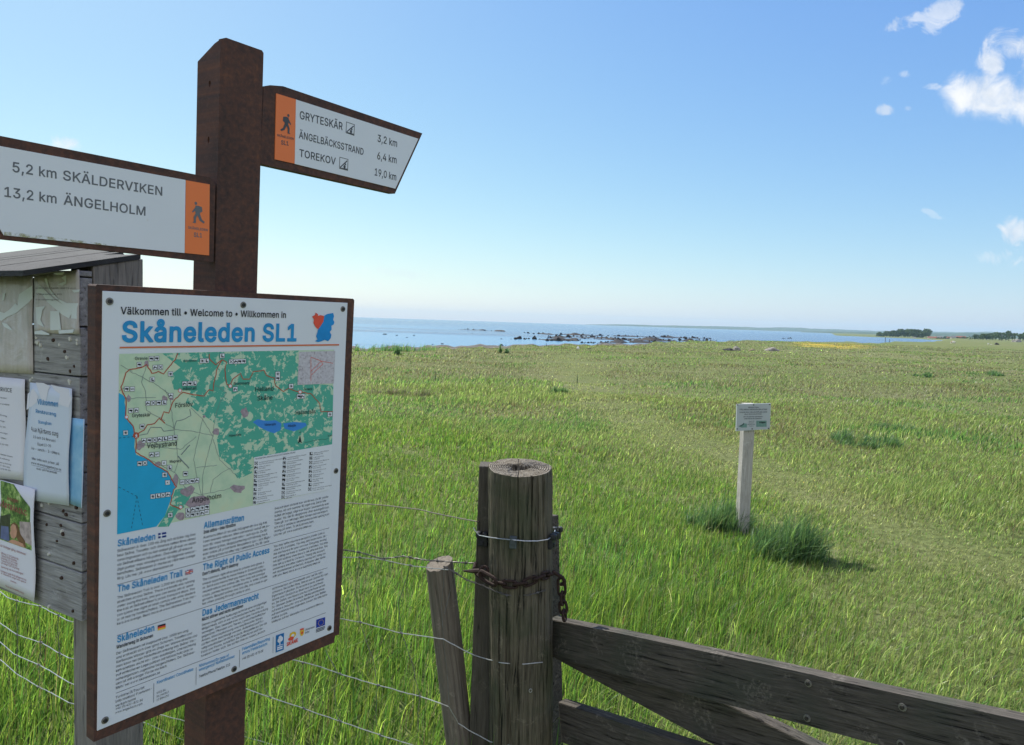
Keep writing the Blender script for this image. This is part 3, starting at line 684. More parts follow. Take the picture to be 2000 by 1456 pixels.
def ground_z(x, y):
    """height of the land at arrays x, y"""
    x, y = np.asarray(x, float), np.asarray(y, float)
    r = np.hypot(x, y)
    az = np.degrees(np.arctan2(x, y))
    re = np.exp(np.interp(az, RE_T[0], np.log(RE_T[1])))
    rw = np.exp(np.interp(az, RW_T[0], np.log(RW_T[1])))
    wob = 1 + 0.035 * np.sin(az * 1.9) + 0.03 * np.sin(az * 4.7 + 1)
    re, rw = re * wob, rw * wob
    bump = 0.035 * np.sin(x * 0.9 + 0.4 * y) + 0.03 * np.sin(y * 1.3 - 0.5 * x + 2) + 0.06 * np.sin(x * 0.21 + y * 0.13) + 0.05 * np.sin(y * 0.17 - x * 0.09 + 1)
    bump = bump * np.clip((r - 1.0) / 6.0, 0, 1)
    t = np.clip((r - re) / np.maximum(rw - re, 1), 0, 4)
    fall = np.where(t < 1, SEA * (t ** 0.8), SEA - 0.9 * np.minimum(t - 1, 3) - 0.02)
    z = np.where(t <= 0, bump, bump * np.clip(1 - t, 0, 1) + fall)
    # the far side of the bay
    s = np.clip((r - np.interp(az, [22, 25.6, 28, 29.4, 34], [690, 620, 575, 500, 420])) / 50, 0, 1) * np.clip((az - 22.0) / 1.6, 0, 1) * np.clip((70 - az) / 20, 0, 1)
    far = SEA - 1.5 + 1.95 * s + 0.25 * np.clip((r - 700) / 800, 0, 1)
    z = np.where((s > 0) & (t > 0.9), np.maximum(z, far), z)
    return z


def gz(x, y):
    return float(ground_z(x, y))


az_list = np.concatenate([np.arange(-180, -45, 3.0), np.arange(-45, 46, 0.5), np.arange(48, 180, 3.0)])
rad = np.concatenate([[0.0], np.geomspace(0.4, 5600, 190)])
A, Rr_ = np.meshgrid(np.radians(az_list), rad[1:])
X, Y = Rr_ * np.sin(A), Rr_ * np.cos(A)
Z = ground_z(X, Y)
na, nr = len(az_list), len(rad) - 1
vs = [(0, 0, 0)] + list(zip(X.ravel(), Y.ravel(), Z.ravel()))
fs = []
for j in range(na):
    k = (j + 1) % na
    fs.append((0, 1 + k, 1 + j))
for i in range(nr - 1):
    o0, o1 = 1 + i * na, 1 + (i + 1) * na
    for j in range(na):
        k = (j + 1) % na
        fs.append((o0 + j, o0 + k, o1 + k, o1 + j))
mat, n = new_mat('meadow_ground')
g = n.n('ShaderNodeNewGeometry')
pos = g.outputs['Position']
sp = n.n('ShaderNodeSeparateXYZ')
n.link(pos, sp.inputs[0])
flat = n.n('ShaderNodeCombineXYZ')
n.link(sp.outputs[0], flat.inputs[0])
n.link(sp.outputs[1], flat.inputs[1])
P2 = flat.outputs[0]
n1 = n.noise(P2, 0.06, 6, 0.6, 0.4)
n2 = n.noise(P2, 0.6, 6, 0.65)
n3 = n.noise(P2, 14.0, 6, 0.7)
n4 = n.noise(P2, 90.0, 4, 0.7)
c = n.ramp(n.m('ADD', n.m('MULTIPLY', n1, 0.45), n.m('MULTIPLY', n2, 0.55)), [(0.34, (0.105, 0.150, 0.042)), (0.47, (0.160, 0.190, 0.066)), (0.58, (0.198, 0.205, 0.094)), (0.7, (0.212, 0.195, 0.120))])
c = n.mix(n.m('MULTIPLY', n.smooth(n3, 0.40, 0.62), 0.75), c, (0.060, 0.075, 0.024))
c = n.mix(n.m('MULTIPLY', n.smooth(n4, 0.55, 0.75), 0.5), c, (0.22, 0.20, 0.11))
# buttercups far out in the pasture
ye = n.m('MULTIPLY', n.m('SUBTRACT', sp.outputs[0], n.m('MULTIPLY', sp.outputs[1], 0.428)), 1 / 6.0)
yf = n.m('MULTIPLY', n.m('SUBTRACT', sp.outputs[1], 94.0), 1 / 21.0)
yy = n.m('SUBTRACT', 1.0, n.m('ADD', n.m('MULTIPLY', ye, ye), n.m('MULTIPLY', yf, yf)))
yy = n.smooth(n.m('ADD', yy, n.m('MULTIPLY', n.m('SUBTRACT', n2, 0.5), 2.2)), 0.0, 0.9)
c = n.mix(n.m('MULTIPLY', yy, 0.75), c, (0.46, 0.33, 0.04))
# beach: seaweed and stones, wherever the land drops towards the sea
bc = n.ramp(n.noise(P2, 0.5, 8, 0.7), [(0.36, (0.040, 0.036, 0.032)), (0.5, (0.10, 0.09, 0.075)), (0.62, (0.24, 0.22, 0.19))])
zz = n.m('ADD', sp.outputs[2], n.m('MULTIPLY', n.m('SUBTRACT', n2, 0.5), 0.25))
c = n.mix(n.m('MULTIPLY', n.smooth(zz, -0.16, -0.30), n.smooth(n.m('MULTIPLY', sp.outputs[1], -1.0), -470.0, -400.0)), c, bc)
finish(n, c, 0.95, 0.1, n.m('ADD', n3, n4), 0.5, 0.05)
me = bpy.data.meshes.new('meadow')
me.from_pydata(vs, [], fs)
me.materials.append(mat)
me.polygons.foreach_set('use_smooth', [True] * len(fs))
me.update()
tag(link(bpy.data.objects.new('ground', me)), 'wide flat coastal pasture running down to the shore', kind='structure')

# sea
mat, n = new_mat('sea_water')
g = n.n('ShaderNodeNewGeometry')
mp = n.n('ShaderNodeMapping')
mp.inputs['Scale'].default_value = (1, 1, 1)
n.link(g.outputs['Position'], mp.inputs[0])
w1_ = n.noise(mp.outputs[0], 0.9, 5, 0.6, 0.5)
mp2 = n.n('ShaderNodeMapping')
mp2.inputs['Scale'].default_value = (0.006, 0.03, 1)
mp2.inputs['Rotation'].default_value = (0, 0, R(8))
n.link(g.outputs['Position'], mp2.inputs[0])
slick = n.noise(mp2.outputs[0], 1.0, 4, 0.55)
sx_ = n.n('ShaderNodeSeparateXYZ')
n.link(g.outputs['Position'], sx_.inputs[0])
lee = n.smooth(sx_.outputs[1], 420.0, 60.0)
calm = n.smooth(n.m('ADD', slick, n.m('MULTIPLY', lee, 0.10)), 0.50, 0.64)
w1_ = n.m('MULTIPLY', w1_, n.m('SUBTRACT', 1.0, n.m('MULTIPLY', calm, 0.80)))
col = n.mix(calm, (0.012, 0.062, 0.160), (0.06, 0.17, 0.30))  # calm bands coloured paler, standing in for the reflection of the pale sky
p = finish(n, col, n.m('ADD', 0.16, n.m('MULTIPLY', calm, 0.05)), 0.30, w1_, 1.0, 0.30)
me = bpy.data.meshes.new('sea')
ring = [math.radians(a) for a in np.arange(-180, 180, 3)]
vs = [(0, 0, SEA - 0.6)]
rr_ = [20, 200, 1200, 3000, 5600]
fs = []
vs = []
for q in rr_:
    vs += [(q * math.sin(a), q * math.cos(a), SEA) for a in ring]
kq = len(ring)
for i in range(len(rr_) - 1):
    for j in range(kq):
        k = (j + 1) % kq
        fs.append((i * kq + j, i * kq + k, (i + 1) * kq + k, (i + 1) * kq + j))
me.from_pydata(vs, [], fs)
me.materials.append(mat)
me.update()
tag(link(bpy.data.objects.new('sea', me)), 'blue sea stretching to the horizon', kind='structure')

# hills along the far coast
mat, n = new_mat('far_hills')
g = n.n('ShaderNodeNewGeometry')
f = n.noise(g.outputs['Position'], 0.012, 6, 0.65)
f2 = n.noise(g.outputs['Position'], 0.05, 4, 0.6)
c = n.ramp(n.m('ADD', n.m('MULTIPLY', f, 0.7), n.m('MULTIPLY', f2, 0.3)), [(0.4, (0.030, 0.052, 0.024)), (0.54, (0.05, 0.075, 0.032)), (0.6, (0.12, 0.14, 0.06)), (0.7, (0.16, 0.16, 0.08))])
finish(n, c, 0.95, 0.1)


def hills(name, prof, depth_m, thick, seed):
    """prof: (px, height above the horizon line in px); ridge at depth_m metres"""
    xs = np.arange(prof[0][0], prof[-1][0] + 1, 4.0)
    hp = np.interp(xs, [p[0] for p in prof], [p[1] for p in prof])
    r_ = np.random.default_rng(seed)
    jag = np.convolve(r_.normal(0, 1, len(xs) + 8), np.ones(5) / 5, 'same')[4:-4]
    vs, fs = [], []
    for x, h, j in zip(xs, hp, jag):
        az = math.atan((x - CX) / FPX * 1.0)
        d = depth_m / math.cos(az)
        top = max(0.5, EYE.z - SEA + (h + 0.55 * j * min(1, h / 3)) * depth_m / FPX)
        dirv = Vector((math.sin(az), math.cos(az), 0))
        for dd, zf in ((-thick * .5, -0.05), (-thick * .3, 0.45), (-thick * .12, 0.85), (0, 1.0), (thick * .4, 0.7), (thick, -0.05)):
            q = dirv * (d + dd)
            vs.append((q.x, q.y, SEA + top * zf - (0.5 if zf < 0 else 0)))
    for i in range(len(xs) - 1):
        for k in range(5):
            a = i * 6 + k
            fs.append((a, a + 6, a + 7, a + 1))
    me = bpy.data.meshes.new(name)
    me.from_pydata(vs, [], fs)
    me.materials.append(mat)
    me.polygons.foreach_set('use_smooth', [True] * len(fs))
    me.update()
    return tag(link(bpy.data.objects.new(name, me)), 'low hazy blue-green hills along the far coast', kind='structure')


hills('far_hills', [(1140, -0.5), (1200, 1.8), (1300, 2.8), (1400, 4.6), (1480, 4.6), (1530, 6.5), (1600, 5.8), (1700, 5.5), (1800, 7), (1870, 8), (1930, 11), (1990, 9), (2100, 11), (2300, 14)], 4300, 1000, 3)
hills('far_hills', [(1560, -1.0), (1620, 1.2), (1690, 2.2), (1760, 3.2), (1850, 5.5), (1910, 9), (1960, 7), (2100, 8), (2300, 9)], 2300, 500, 4)

# ------------------------------------------------------------------ signpost of weathered steel
PANEL = Plane((-0.73533, 1.31532, 0.83101), (0.57492, 0.81821, 0.00237), (0.03032, -0.02470, 0.99923))
POSTPL = PANEL.shifted(-0.031)


def proj(P):
    q = Vector(P) - EYE
    z = q.dot(FWD)
    return (CX + FPX * q.dot(RIGHT) / z, CY - FPX * q.dot(UP) / z)


rt = POSTPL.px(515, 100)
rb = POSTPL.px(477, 1456)
edge = (Vector(rb) - Vector(rt)).normalized()           # the post's own slight lean
base_w = POSTPL.w(*rb)
ext = rb[1] + (base_w.z + 0.25) / POSTPL.v.z * -1
rg = Vector(rb) + edge * ((rb[1] - ext) / -edge.y)
bt = Vector(POSTPL.px(431, 70))
wfront = rt[0] - bt.x
bg_ = Vector((rg.x - wfront, rg.y))
root = empty('signpost', POSTPL.w(rg.x, rg.y + 0.25),
             'tall rust-brown steel trail signpost carrying two arrow signs and a big white map board', 'signpost')
# find flange depth
lo, hi = 0.02, 0.15
tp = bt + (bg_ - bt) * 0.22
for _ in range(40):
    mid = (lo + hi) / 2
    if proj(POSTPL.w(tp.x, tp.y, -mid))[0] > 388 - 32 * ((proj(POSTPL.w(tp.x, tp.y))[1] - 120) / 1336):
        lo = mid
    else:
        hi = mid
FLW = lo
# front plate
T = 0.006
mb = MB()
cut = [Vector((rt[0] - wfront, rt[1] - 0.004)), bg_, rg, Vector((rt[0], rt[1] - 0.004)), Vector((rt[0] - 0.004, rt[1])), Vector((rt[0] - wfront + 0.012, bt.y))]
cut[0] = Vector((bt.x, bt.y - 0.006))
fr = [(p.x, p.y, 0) for p in cut]
mb.prism(fr, [(p[0], p[1], -T) for p in fr])
# flange with two bolt holes (open, the sky shows through)
lo_h = None
FH = 0.0
for k in range(60):
    y = bt.y - 0.09 + 0.0015 * k
    if proj(POSTPL.w(bt.x, y, -FLW))[1] < 121:
        FH = y
        break
bm = bmesh.new()


def loop(pts):
    vs = [bm.verts.new(p) for p in pts]
    return [bm.edges.new((vs[i], vs[(i + 1) % len(vs)])) for i in range(len(vs))]


def flange_pt(dep, y):
    x = bt.x + (bg_.x - bt.x) * (bt.y - y) / (bt.y - bg_.y)
    return (x, y, -dep)


es = loop([flange_pt(T, bt.y - 0.008), flange_pt(0.02, bt.y - 0.012), flange_pt(FLW, FH), flange_pt(FLW, bg_.y), flange_pt(T, bg_.y)])
for (hx, hy) in ((410, 165), (407, 273)):
    best = min(((abs(proj(POSTPL.w(*flange_pt(d, y)))[0] - hx) + abs(proj(POSTPL.w(*flange_pt(d, y)))[1] - hy), d, y)
                for d in np.linspace(0.01, FLW - 0.006, 14) for y in np.linspace(bt.y - 0.25, bt.y - 0.02, 90)))
    _, d0, y0 = best
    es += loop([flange_pt(d0 + 0.0035 * math.cos(t), y0 + 0.0065 * math.sin(t)) for t in np.linspace(0, 2 * math.pi, 13)[:-1]])
res = bmesh.ops.triangle_fill(bm, use_beauty=True, edges=es)
faces = [g for g in res['geom'] if isinstance(g, bmesh.types.BMFace)]
ex = bmesh.ops.extrude_face_region(bm, geom=faces, use_keep_orig=True)
for g in ex['geom']:
    if isinstance(g, bmesh.types.BMVert):
        g.co.x += 0.005
bmesh.ops.recalc_face_normals(bm, faces=bm.faces[:])
mb.bm(bm)
mb.build('post', CORTEN, root, POSTPL.M)


def hiker(mb, a, c, h, flip=1, mi=0, d=0.0008):
    def P(pts, dd):
        q = [(a + flip * x * h, c + y * h, dd) for x, y in pts]
        mb.poly(q if flip > 0 else q[::-1], mi)
    P([(0.12 + 0.075 * math.cos(t), 0.93 + 0.08 * math.sin(t)) for t in np.linspace(0, 6.283, 13)[:-1]], d)
    P([(-0.13, 0.70), (-0.11, 0.42), (0.12, 0.42), (0.17, 0.62), (0.14, 0.82), (-0.06, 0.83)], d + 1e-4)
    P([(-0.24, 0.58), (-0.13, 0.50), (-0.07, 0.82), (-0.21, 0.79)], d + 2e-4)
    P([(0.11, 0.60), (0.28, 0.46), (0.32, 0.50), (0.15, 0.74)], d + 3e-4)
    P([(-0.11, 0.44), (-0.22, 0.18), (-0.38, 0.08), (-0.33, 0.0), (-0.10, 0.11), (0.07, 0.44)], d + 4e-4)
    P([(0.0, 0.44), (0.10, 0.20), (0.10, -0.03), (0.27, -0.03), (0.27, 0.01), (0.21, 0.03), (0.23, 0.25), (0.13, 0.44)], d + 5e-4)


def z6(x, y):
    return (370 + x / 4.044, 40 + y / 4.044)


def z7(x, y):
    return (x / 4.411, 250 + y / 4.411)


def tray(pl, pts, dep=0.024, d=0.0):
    m = MB()
    q = [pl.px(*p) for p in pts]
    m.prism([(x, y, d) for x, y in q], [(x, y, d - dep) for x, y in q])
    return m


def plate(pl, pts, d0, d1):
    q = [pl.px(*p) for p in pts]
    m = MB()
    m.prism([(x, y, d1) for x, y in q], [(x, y, d0) for x, y in q])
    return m


def shelter_icon(mb, pl, c4, d):
    """square pictogram of a lean-to shelter: c4 = corners TL, TR, BR, BL in px"""
    q = [Vector(pl.px(*p)) for p in c4]

    def P(s, t):
        return q[3] + (q[2] - q[3]) * s + (q[0] - q[3]) * t
    for s0, t0, s1, t1 in ((0, 0, 1, .05), (0, .95, 1, 1), (0, .05, .06, .95), (.94, .05, 1, .95)):
        mb.poly([(*P(*st), d) for st in ((s0, t0), (s1, t0), (s1, t1), (s0, t1))])
    mb.poly([(*P(*st), d) for st in ((.08, .16), (.14, .10), (.9, .78), (.86, .88))])
    mb.poly([(*P(*st), d + 1e-4) for st in ((.1, .06), (.92, .06), (.92, .16), (.1, .12))])
    mb.poly([(*P(.60 + .13 * math.cos(t), .27 + .15 * math.sin(t)), d + 2e-4) for t in np.linspace(0, 6.28, 10)[:-1]])
    mb.poly([(*P(.68 + .08 * math.cos(t), .50 + .09 * math.sin(t)), d + 2e-4) for t in np.linspace(0, 6.28, 10)[:-1]])


# right arrow sign
SP = POSTPL
outer = [z6(560, 1133), z6(1625, 1370), z6(1842, 893), z6(742, 520), z6(640, 512), z6(590, 520)]
s1 = tray(SP, outer, 0.022, -0.001).build('arrow_sign', CORTEN, root, SP.M)
tag(s1, 'right-pointing arrow sign reading GRYTESKÄR, ÄNGELBÄCKSSTRAND, TOREKOV')
plate(SP, [z6(830, 1134), z6(1625, 1330), z6(1806, 936), z6(840, 626)], -0.001, 0.0008).build('face_plate', WHITE, s1, SP.M)
plate(SP, [z6(673, 1098), z6(829, 1133), z6(839, 625), z6(685, 578)], -0.001, 0.0008).build('trail_marker', ORANGE, s1, SP.M)
tx = MB()
D1 = 0.0011
px_text(tx, SP, 'GRYTESKÄR', z6(868, 777), z6(1207, 868), 62 / 4.044, d=D1, bold=0.012)
px_text(tx, SP, 'ÄNGELBÄCKSSTRAND', z6(862, 930), z6(1372, 1065), 56 / 4.044, d=D1, bold=0.012)
px_text(tx, SP, 'TOREKOV', z6(865, 1075), z6(1152, 1142), 58 / 4.044, d=D1, bold=0.012)
px_text(tx, SP, '3,2 km', z6(1483, 958), z6(1637, 1001), 56 / 4.044, d=D1, bold=0.012)
px_text(tx, SP, '6,4 km', z6(1480, 1096), z6(1633, 1131), 56 / 4.044, d=D1, bold=0.012)
px_text(tx, SP, '19,0 km', z6(1460, 1224), z6(1630, 1266), 56 / 4.044, d=D1, bold=0.012)
for c4 in ([z6(1236, 800), z6(1303, 815), z6(1299, 913), z6(1232, 890)], [z6(1183, 1079), z6(1252, 1094), z6(1249, 1189), z6(1180, 1172)]):
    ic = MB()
    shelter_icon(ic, SP, c4, D1)
    ic.build('shelter_symbol', SIGNINK, s1, SP.M)
px_text(tx, SP, 'SKÅNELEDEN', z6(690, 915), z6(820, 946), 17 / 4.044, d=D1, bold=0.02)
px_text(tx, SP, 'SL1', z6(722, 980), z6(780, 990), 32 / 4.044, d=D1, bold=0.02)
hk = SP.px(*z6(760, 886))
hm = MB()
hiker(hm, hk[0], hk[1], SP.px(*z6(765, 738))[1] - hk[1], 1, d=D1)
hm.build('hiker_symbol', SIGNINK, s1, SP.M)
tx.build('lettering', SIGNINK, s1, SP.M)

# left arrow sign (its tip lies outside the photograph)
LB = Vector(SP.px(*z7(22, 960)))
slant = SP.px(*z6(1842, 893))[0] - SP.px(*z6(1625, 1370))[0]
t0, t1 = Vector(SP.px(*z7(0, 68))), Vector(SP.px(*z7(1700, 405)))
tdir = (t1 - t0).normalized()
tip = t0 + tdir * ((LB.x - slant - t0.x) / tdir.x)
tr_ = t0 + tdir * ((SP.px(*z7(1850, 700))[0] - t0.x) / tdir.x)
br_ = Vector(SP.px(*z7(1842, 1160)))
ring = [LB, br_, Vector((br_.x, tr_.y - 0.012)), tr_ - tdir * 0.012, tip]
m = MB()
m.prism([(p.x, p.y, -0.001) for p in ring], [(p.x, p.y, -0.023) for p in ring])
s2 = m.build('arrow_sign', CORTEN, root, SP.M)
tag(s2, 'left-pointing arrow sign reading SKÄLDERVIKEN and ÄNGELHOLM')
FB = Vector(SP.px(*z7(32, 926)))
f0, f1 = Vector(SP.px(*z7(0, 158))), Vector(SP.px(*z7(1597, 450)))
fd = (f1 - f0).normalized()
ftip = f0 + fd * ((FB.x - slant * 0.86 - f0.x) / fd.x)
fbr = Vector(SP.px(*z7(1588, 1079)))
m = MB()
q = [FB, fbr, f1, ftip]
m.prism([(p.x, p.y, 0.0008) for p in q], [(p.x, p.y, -0.001) for p in q])
m.build('face_plate', WHITE, s2, SP.M)
plate(SP, [z7(1590, 1078), z7(1800, 1100), z7(1805, 488), z7(1601, 452)], -0.001, 0.0008).build('trail_marker', ORANGE, s2, SP.M)
tx = MB()
px_text(tx, SP, '5,2 km', z7(105, 378), z7(485, 438), 84 / 4.411, d=D1, bold=0.012)
px_text(tx, SP, 'SKÄLDERVIKEN', z7(540, 448), z7(1395, 585), 82 / 4.411, d=D1, bold=0.012)
px_text(tx, SP, '13,2 km', z7(35, 592), z7(485, 652), 84 / 4.411, d=D1, bold=0.012)
px_text(tx, SP, 'ÄNGELHOLM', z7(545, 660), z7(1250, 757), 82 / 4.411, d=D1, bold=0.012)
px_text(tx, SP, 'SKÅNELEDEN', z7(1617, 868), z7(1786, 892), 20 / 4.411, d=D1, bold=0.02)
px_text(tx, SP, 'SL1', z7(1667, 938), z7(1738, 945), 36 / 4.411, d=D1, bold=0.02)
hk = SP.px(*z7(1700, 818))
hm = MB()
hiker(hm, hk[0], hk[1], SP.px(*z7(1692, 640))[1] - hk[1], -1, d=D1)
hm.build('hiker_symbol', SIGNINK2, s2, SP.M)
tx.build('lettering', SIGNINK2, s2, SP.M)
# yellowish algae rim along the lower edge of the left face
am, an = new_mat('algae_stain')
fz = an.noise(objco(an), 60.0, 5, 0.7)
tr = an.n('ShaderNodeBsdfTransparent')
df = an.n('ShaderNodeBsdfDiffuse')
df.inputs[0].default_value = (0.38, 0.36, 0.14, 1)
mx = an.n('ShaderNodeMixShader')
an.link(an.m('MULTIPLY', an.smooth(fz, 0.42, 0.62), 0.6), mx.inputs[0])
an.link(tr.outputs[0], mx.inputs[1])
an.link(df.outputs[0], mx.inputs[2])
oo = an.n('ShaderNodeOutputMaterial')
an.link(mx.outputs[0], oo.inputs[0])
m = MB()
px_poly(m, SP, [z7(33, 925), z7(1000, 1022), z7(1000, 1012), z7(560, 955), z7(33, 890)], 0.0013)
m.build('algae', am, s2, SP.M)

# ------------------------------------------------------------------ the map board
WD, HT = 0.5593, 0.80


def z1(x, y):
    return (180 + x / 3.846, 540 + y / 3.846)


def z2(x, y):
    return (220 + x / 3.934, 680 + y / 3.934)


def z3(x, y):
    return (180 + x / 3.06, 980 + y / 3.06)


bd = tray(PANEL, [(184.5, 1451), (654, 1256), (656, 1243), (664, 1240), (693.5, 587), (691, 584), (191, 556), (188, 559)], 0.0275, -0.0025).build('information_board', CORTEN, root, PANEL.M)
tag(bd, 'large white framed map board with text in three languages')
m = MB()
m.box((0.0, 0.0, -0.0025), (WD, HT, 0.0), 0, 0.0007)
m.build('face_plate', WHITE, bd, PANEL.M)

# heading, emblem and lines
tx = MB()
px_text(tx, PANEL, 'Välkommen till • Welcome to • Willkommen in', z1(212, 284), z1(1453, 312), 54 / 3.846, d=D1, bold=0.014)
px_text(tx, PANEL, 'Skåneleden SL1', z1(220, 489), z1(1532, 484), 148 / 3.846, d=D1, bold=0.028, res=5, mi=1)
px_poly(tx, PANEL, [z1(205, 541), z1(1853, 520), z1(1853, 509), z1(205, 529)], D1, 2)
tx.build('heading', [INK, BLUE, LINEORANGE], bd, PANEL.M)
RED = plain('printed_red', (0.72, 0.09, 0.05), 0.5)
EMB = plain('printed_cyan_blue', (0.012, 0.25, 0.60), 0.5)
m = MB()
px_poly(m, PANEL, [z1(*p) for p in ((1735, 300), (1760, 285), (1790, 278), (1808, 276), (1815, 300), (1808, 325), (1818, 345), (1812, 362), (1795, 372), (1797, 400), (1783, 418), (1795, 440), (1790, 465), (1770, 488), (1745, 478), (1720, 488), (1695, 495), (1672, 487), (1690, 475), (1680, 450), (1690, 420), (1695, 398), (1712, 375), (1735, 340))][::-1], D1)
px_poly(m, PANEL, [z1(*p) for p in ((1650, 302), (1672, 290), (1675, 273), (1693, 283), (1695, 297), (1712, 292), (1740, 298), (1735, 340), (1712, 375), (1695, 398), (1675, 380), (1660, 350), (1664, 325))][::-1], D1 + 1e-4, 1)
m.build('emblem', [EMB, RED], bd, PANEL.M)

# ---- the map, one printed sheet
mp, n = new_mat('map_fields')
f = n.noise(objco(n), 26.0, 5, 0.6)
finish(n, n.ramp(f, [(0.3, (0.44, 0.60, 0.42)), (0.55, (0.56, 0.68, 0.48)), (0.75, (0.60, 0.66, 0.44))]), 0.5)
MAPF = mp
mp, n = new_mat('map_woodland')
f = n.noise(objco(n), 46.0, 9, 0.70, 0.4)
g = n.noise(objco(n), 110.0, 4, 0.6)
c = n.mix(n.smooth(n.m('ADD', n.m('MULTIPLY', f, 0.75), n.m('MULTIPLY', g, 0.25)), 0.520, 0.545), (0.085, 0.40, 0.29), (0.50, 0.64, 0.46))
finish(n, c, 0.5)
MAPW = mp
MAPSEA = plain('map_water', (0.02, 0.38, 0.64), 0.5, 0.06)
MAPLAKE = plain('map_lake', (0.05, 0.25, 0.66), 0.5, 0.06)
TRAIL = plain('map_trail', (0.42, 0.09, 0.05), 0.5)
ROAD = plain('map_roads', (0.20, 0.25, 0.24), 0.5)
TOWN = plain('map_towns', (0.34, 0.27, 0.30), 0.5, 0.3, 160)
LEG = enamel('map_legend_white', (0.72, 0.75, 0.78), (0.5, 0.4, 0.3), 0.05)
INSET, n = new_mat('map_inset')
f = n.noise(objco(n), 160.0, 6, 0.7)
finish(n, n.ramp(f, [(0.3, (0.2, 0.16, 0.17)), (0.45, (0.5, 0.47, 0.5)), (0.7, (0.62, 0.6, 0.63))]), 0.5)
MM = [MAPF, MAPW, MAPSEA, MAPLAKE, TRAIL, ROAD, TOWN, LEG, INK, RED, INSET, MAPLAKE]
m = MB()
L0 = 0.0004


def zp(pts, lay, mi):
    q = [PANEL.px(*z2(*p)) for p in pts]
    ar = sum(q[i][0] * q[(i + 1) % len(q)][1] - q[(i + 1) % len(q)][0] * q[i][1] for i in range(len(q)))
    if ar < 0:
        q = q[::-1]
    m.poly([(*p, L0 + lay * 0.00012) for p in q], mi)


def zr(pts, wd, lay, mi):
    q = []
    for i in range(len(pts) - 1):          # wander a little between the points
        x0, y0 = pts[i]
        x1, y1 = pts[i + 1]
        k = max(1, int(math.hypot(x1 - x0, y1 - y0) / 22))
        for j in range(k):
            t = j / k
            jit = 0 if j == 0 else 3.2
            q.append((x0 + (x1 - x0) * t + random.uniform(-jit, jit), y0 + (y1 - y0) * t + random.uniform(-jit, jit)))
    q.append(pts[-1])
    px_ribbon(m, PANEL, [z2(*p) for p in q], wd, L0 + lay * 0.00012, mi)


zp([(50, 45), (1702, 12), (1668, 1085), (33, 1432)], 0, 0)
zp([(380, 42), (900, 28), (1430, 20), (1430, 260), (1695, 290), (1685, 745), (1085, 840), (1070, 960), (960, 1010), (900, 900), (820, 840), (800, 700), (830, 620), (760, 560), (640, 480), (560, 420), (600, 330), (470, 320), (440, 210), (520, 150)], 1, 1)
zp([(480, 1090), (560, 1070), (600, 1130), (560, 1220), (500, 1250), (430, 1372), (345, 1375), (400, 1290), (445, 1190)], 1, 1)
COAST = [(45, 345), (75, 360), (95, 385), (90, 420), (100, 470), (95, 530), (120, 570), (150, 590), (160, 640), (170, 700), (165, 760), (180, 820), (260, 850), (340, 910), (420, 950), (450, 1010), (490, 1065), (470, 1090), (440, 1180), (400, 1290), (335, 1372)]
q = COAST + [(33, 1432)]
zp(q, 2, 2)
zp([(1075, 570), (1110, 548), (1180, 560), (1250, 555), (1295, 580), (1290, 630), (1240, 655), (1190, 640), (1130, 610)], 2, 3)
zp([(1310, 580), (1390, 568), (1480, 575), (1490, 595), (1450, 620), (1390, 640), (1320, 620)], 2, 3)
for (x, y, w_, h_) in ((120, 390, 40, 60), (395, 400, 50, 80), (450, 380, 40, 60), (700, 525, 25, 25), (795, 640, 60, 60), (210, 740, 70, 90), (350, 890, 60, 50), (480, 1020, 50, 90), (580, 1100, 110, 90), (960, 1080, 110, 70), (260, 120, 40, 60), (520, 1290, 90, 60), (660, 1190, 190, 110), (1010, 500, 60, 90)):
    k = 11
    zp([(x + w_ / 2 * math.cos(t) * random.uniform(.6, 1.2), y + h_ / 2 * math.sin(t) * random.uniform(.6, 1.2)) for t in np.linspace(0, 6.283, k + 1)[:-1]], 3, 6)
for rd in ([(875, 340), (820, 420), (785, 540), (770, 680), (740, 780), (690, 980), (690, 1140)], [(400, 580), (480, 625), (620, 640), (765, 672)], [(770, 680), (690, 545), (600, 460)],
           [(400, 320), (440, 400), (460, 560), (490, 760), (500, 880), (470, 960)], [(260, 130), (220, 260), (250, 330), (260, 480), (400, 560)], [(130, 180), (220, 220), (330, 280), (440, 360)],
           [(690, 545), (640, 760), (620, 860), (640, 960), (680, 1130)], [(770, 700), (820, 860), (960, 990)], [(100, 390), (250, 380), (330, 380)], [(270, 850), (480, 960), (560, 1080), (670, 1130), (900, 1080)],
           [(750, 1110), (770, 1010), (850, 950), (920, 920)], [(640, 920), (800, 900)], [(180, 740), (350, 760), (520, 780), (640, 680)], [(780, 280), (870, 340)], [(60, 130), (150, 180)], [(100, 300), (50, 330)]):
    zr(rd, 0.0009, 4, 5)
zr([(500, 830), (585, 925)], 0.0022, 4, 5)
zr([(525, 820), (592, 745)], 0.0022, 4, 5)
zr([(590, 470), (600, 520), (540, 550), (490, 560), (470, 630), (390, 640), (370, 610), (290, 610), (265, 660), (210, 670)], 0.0015, 4, 5)
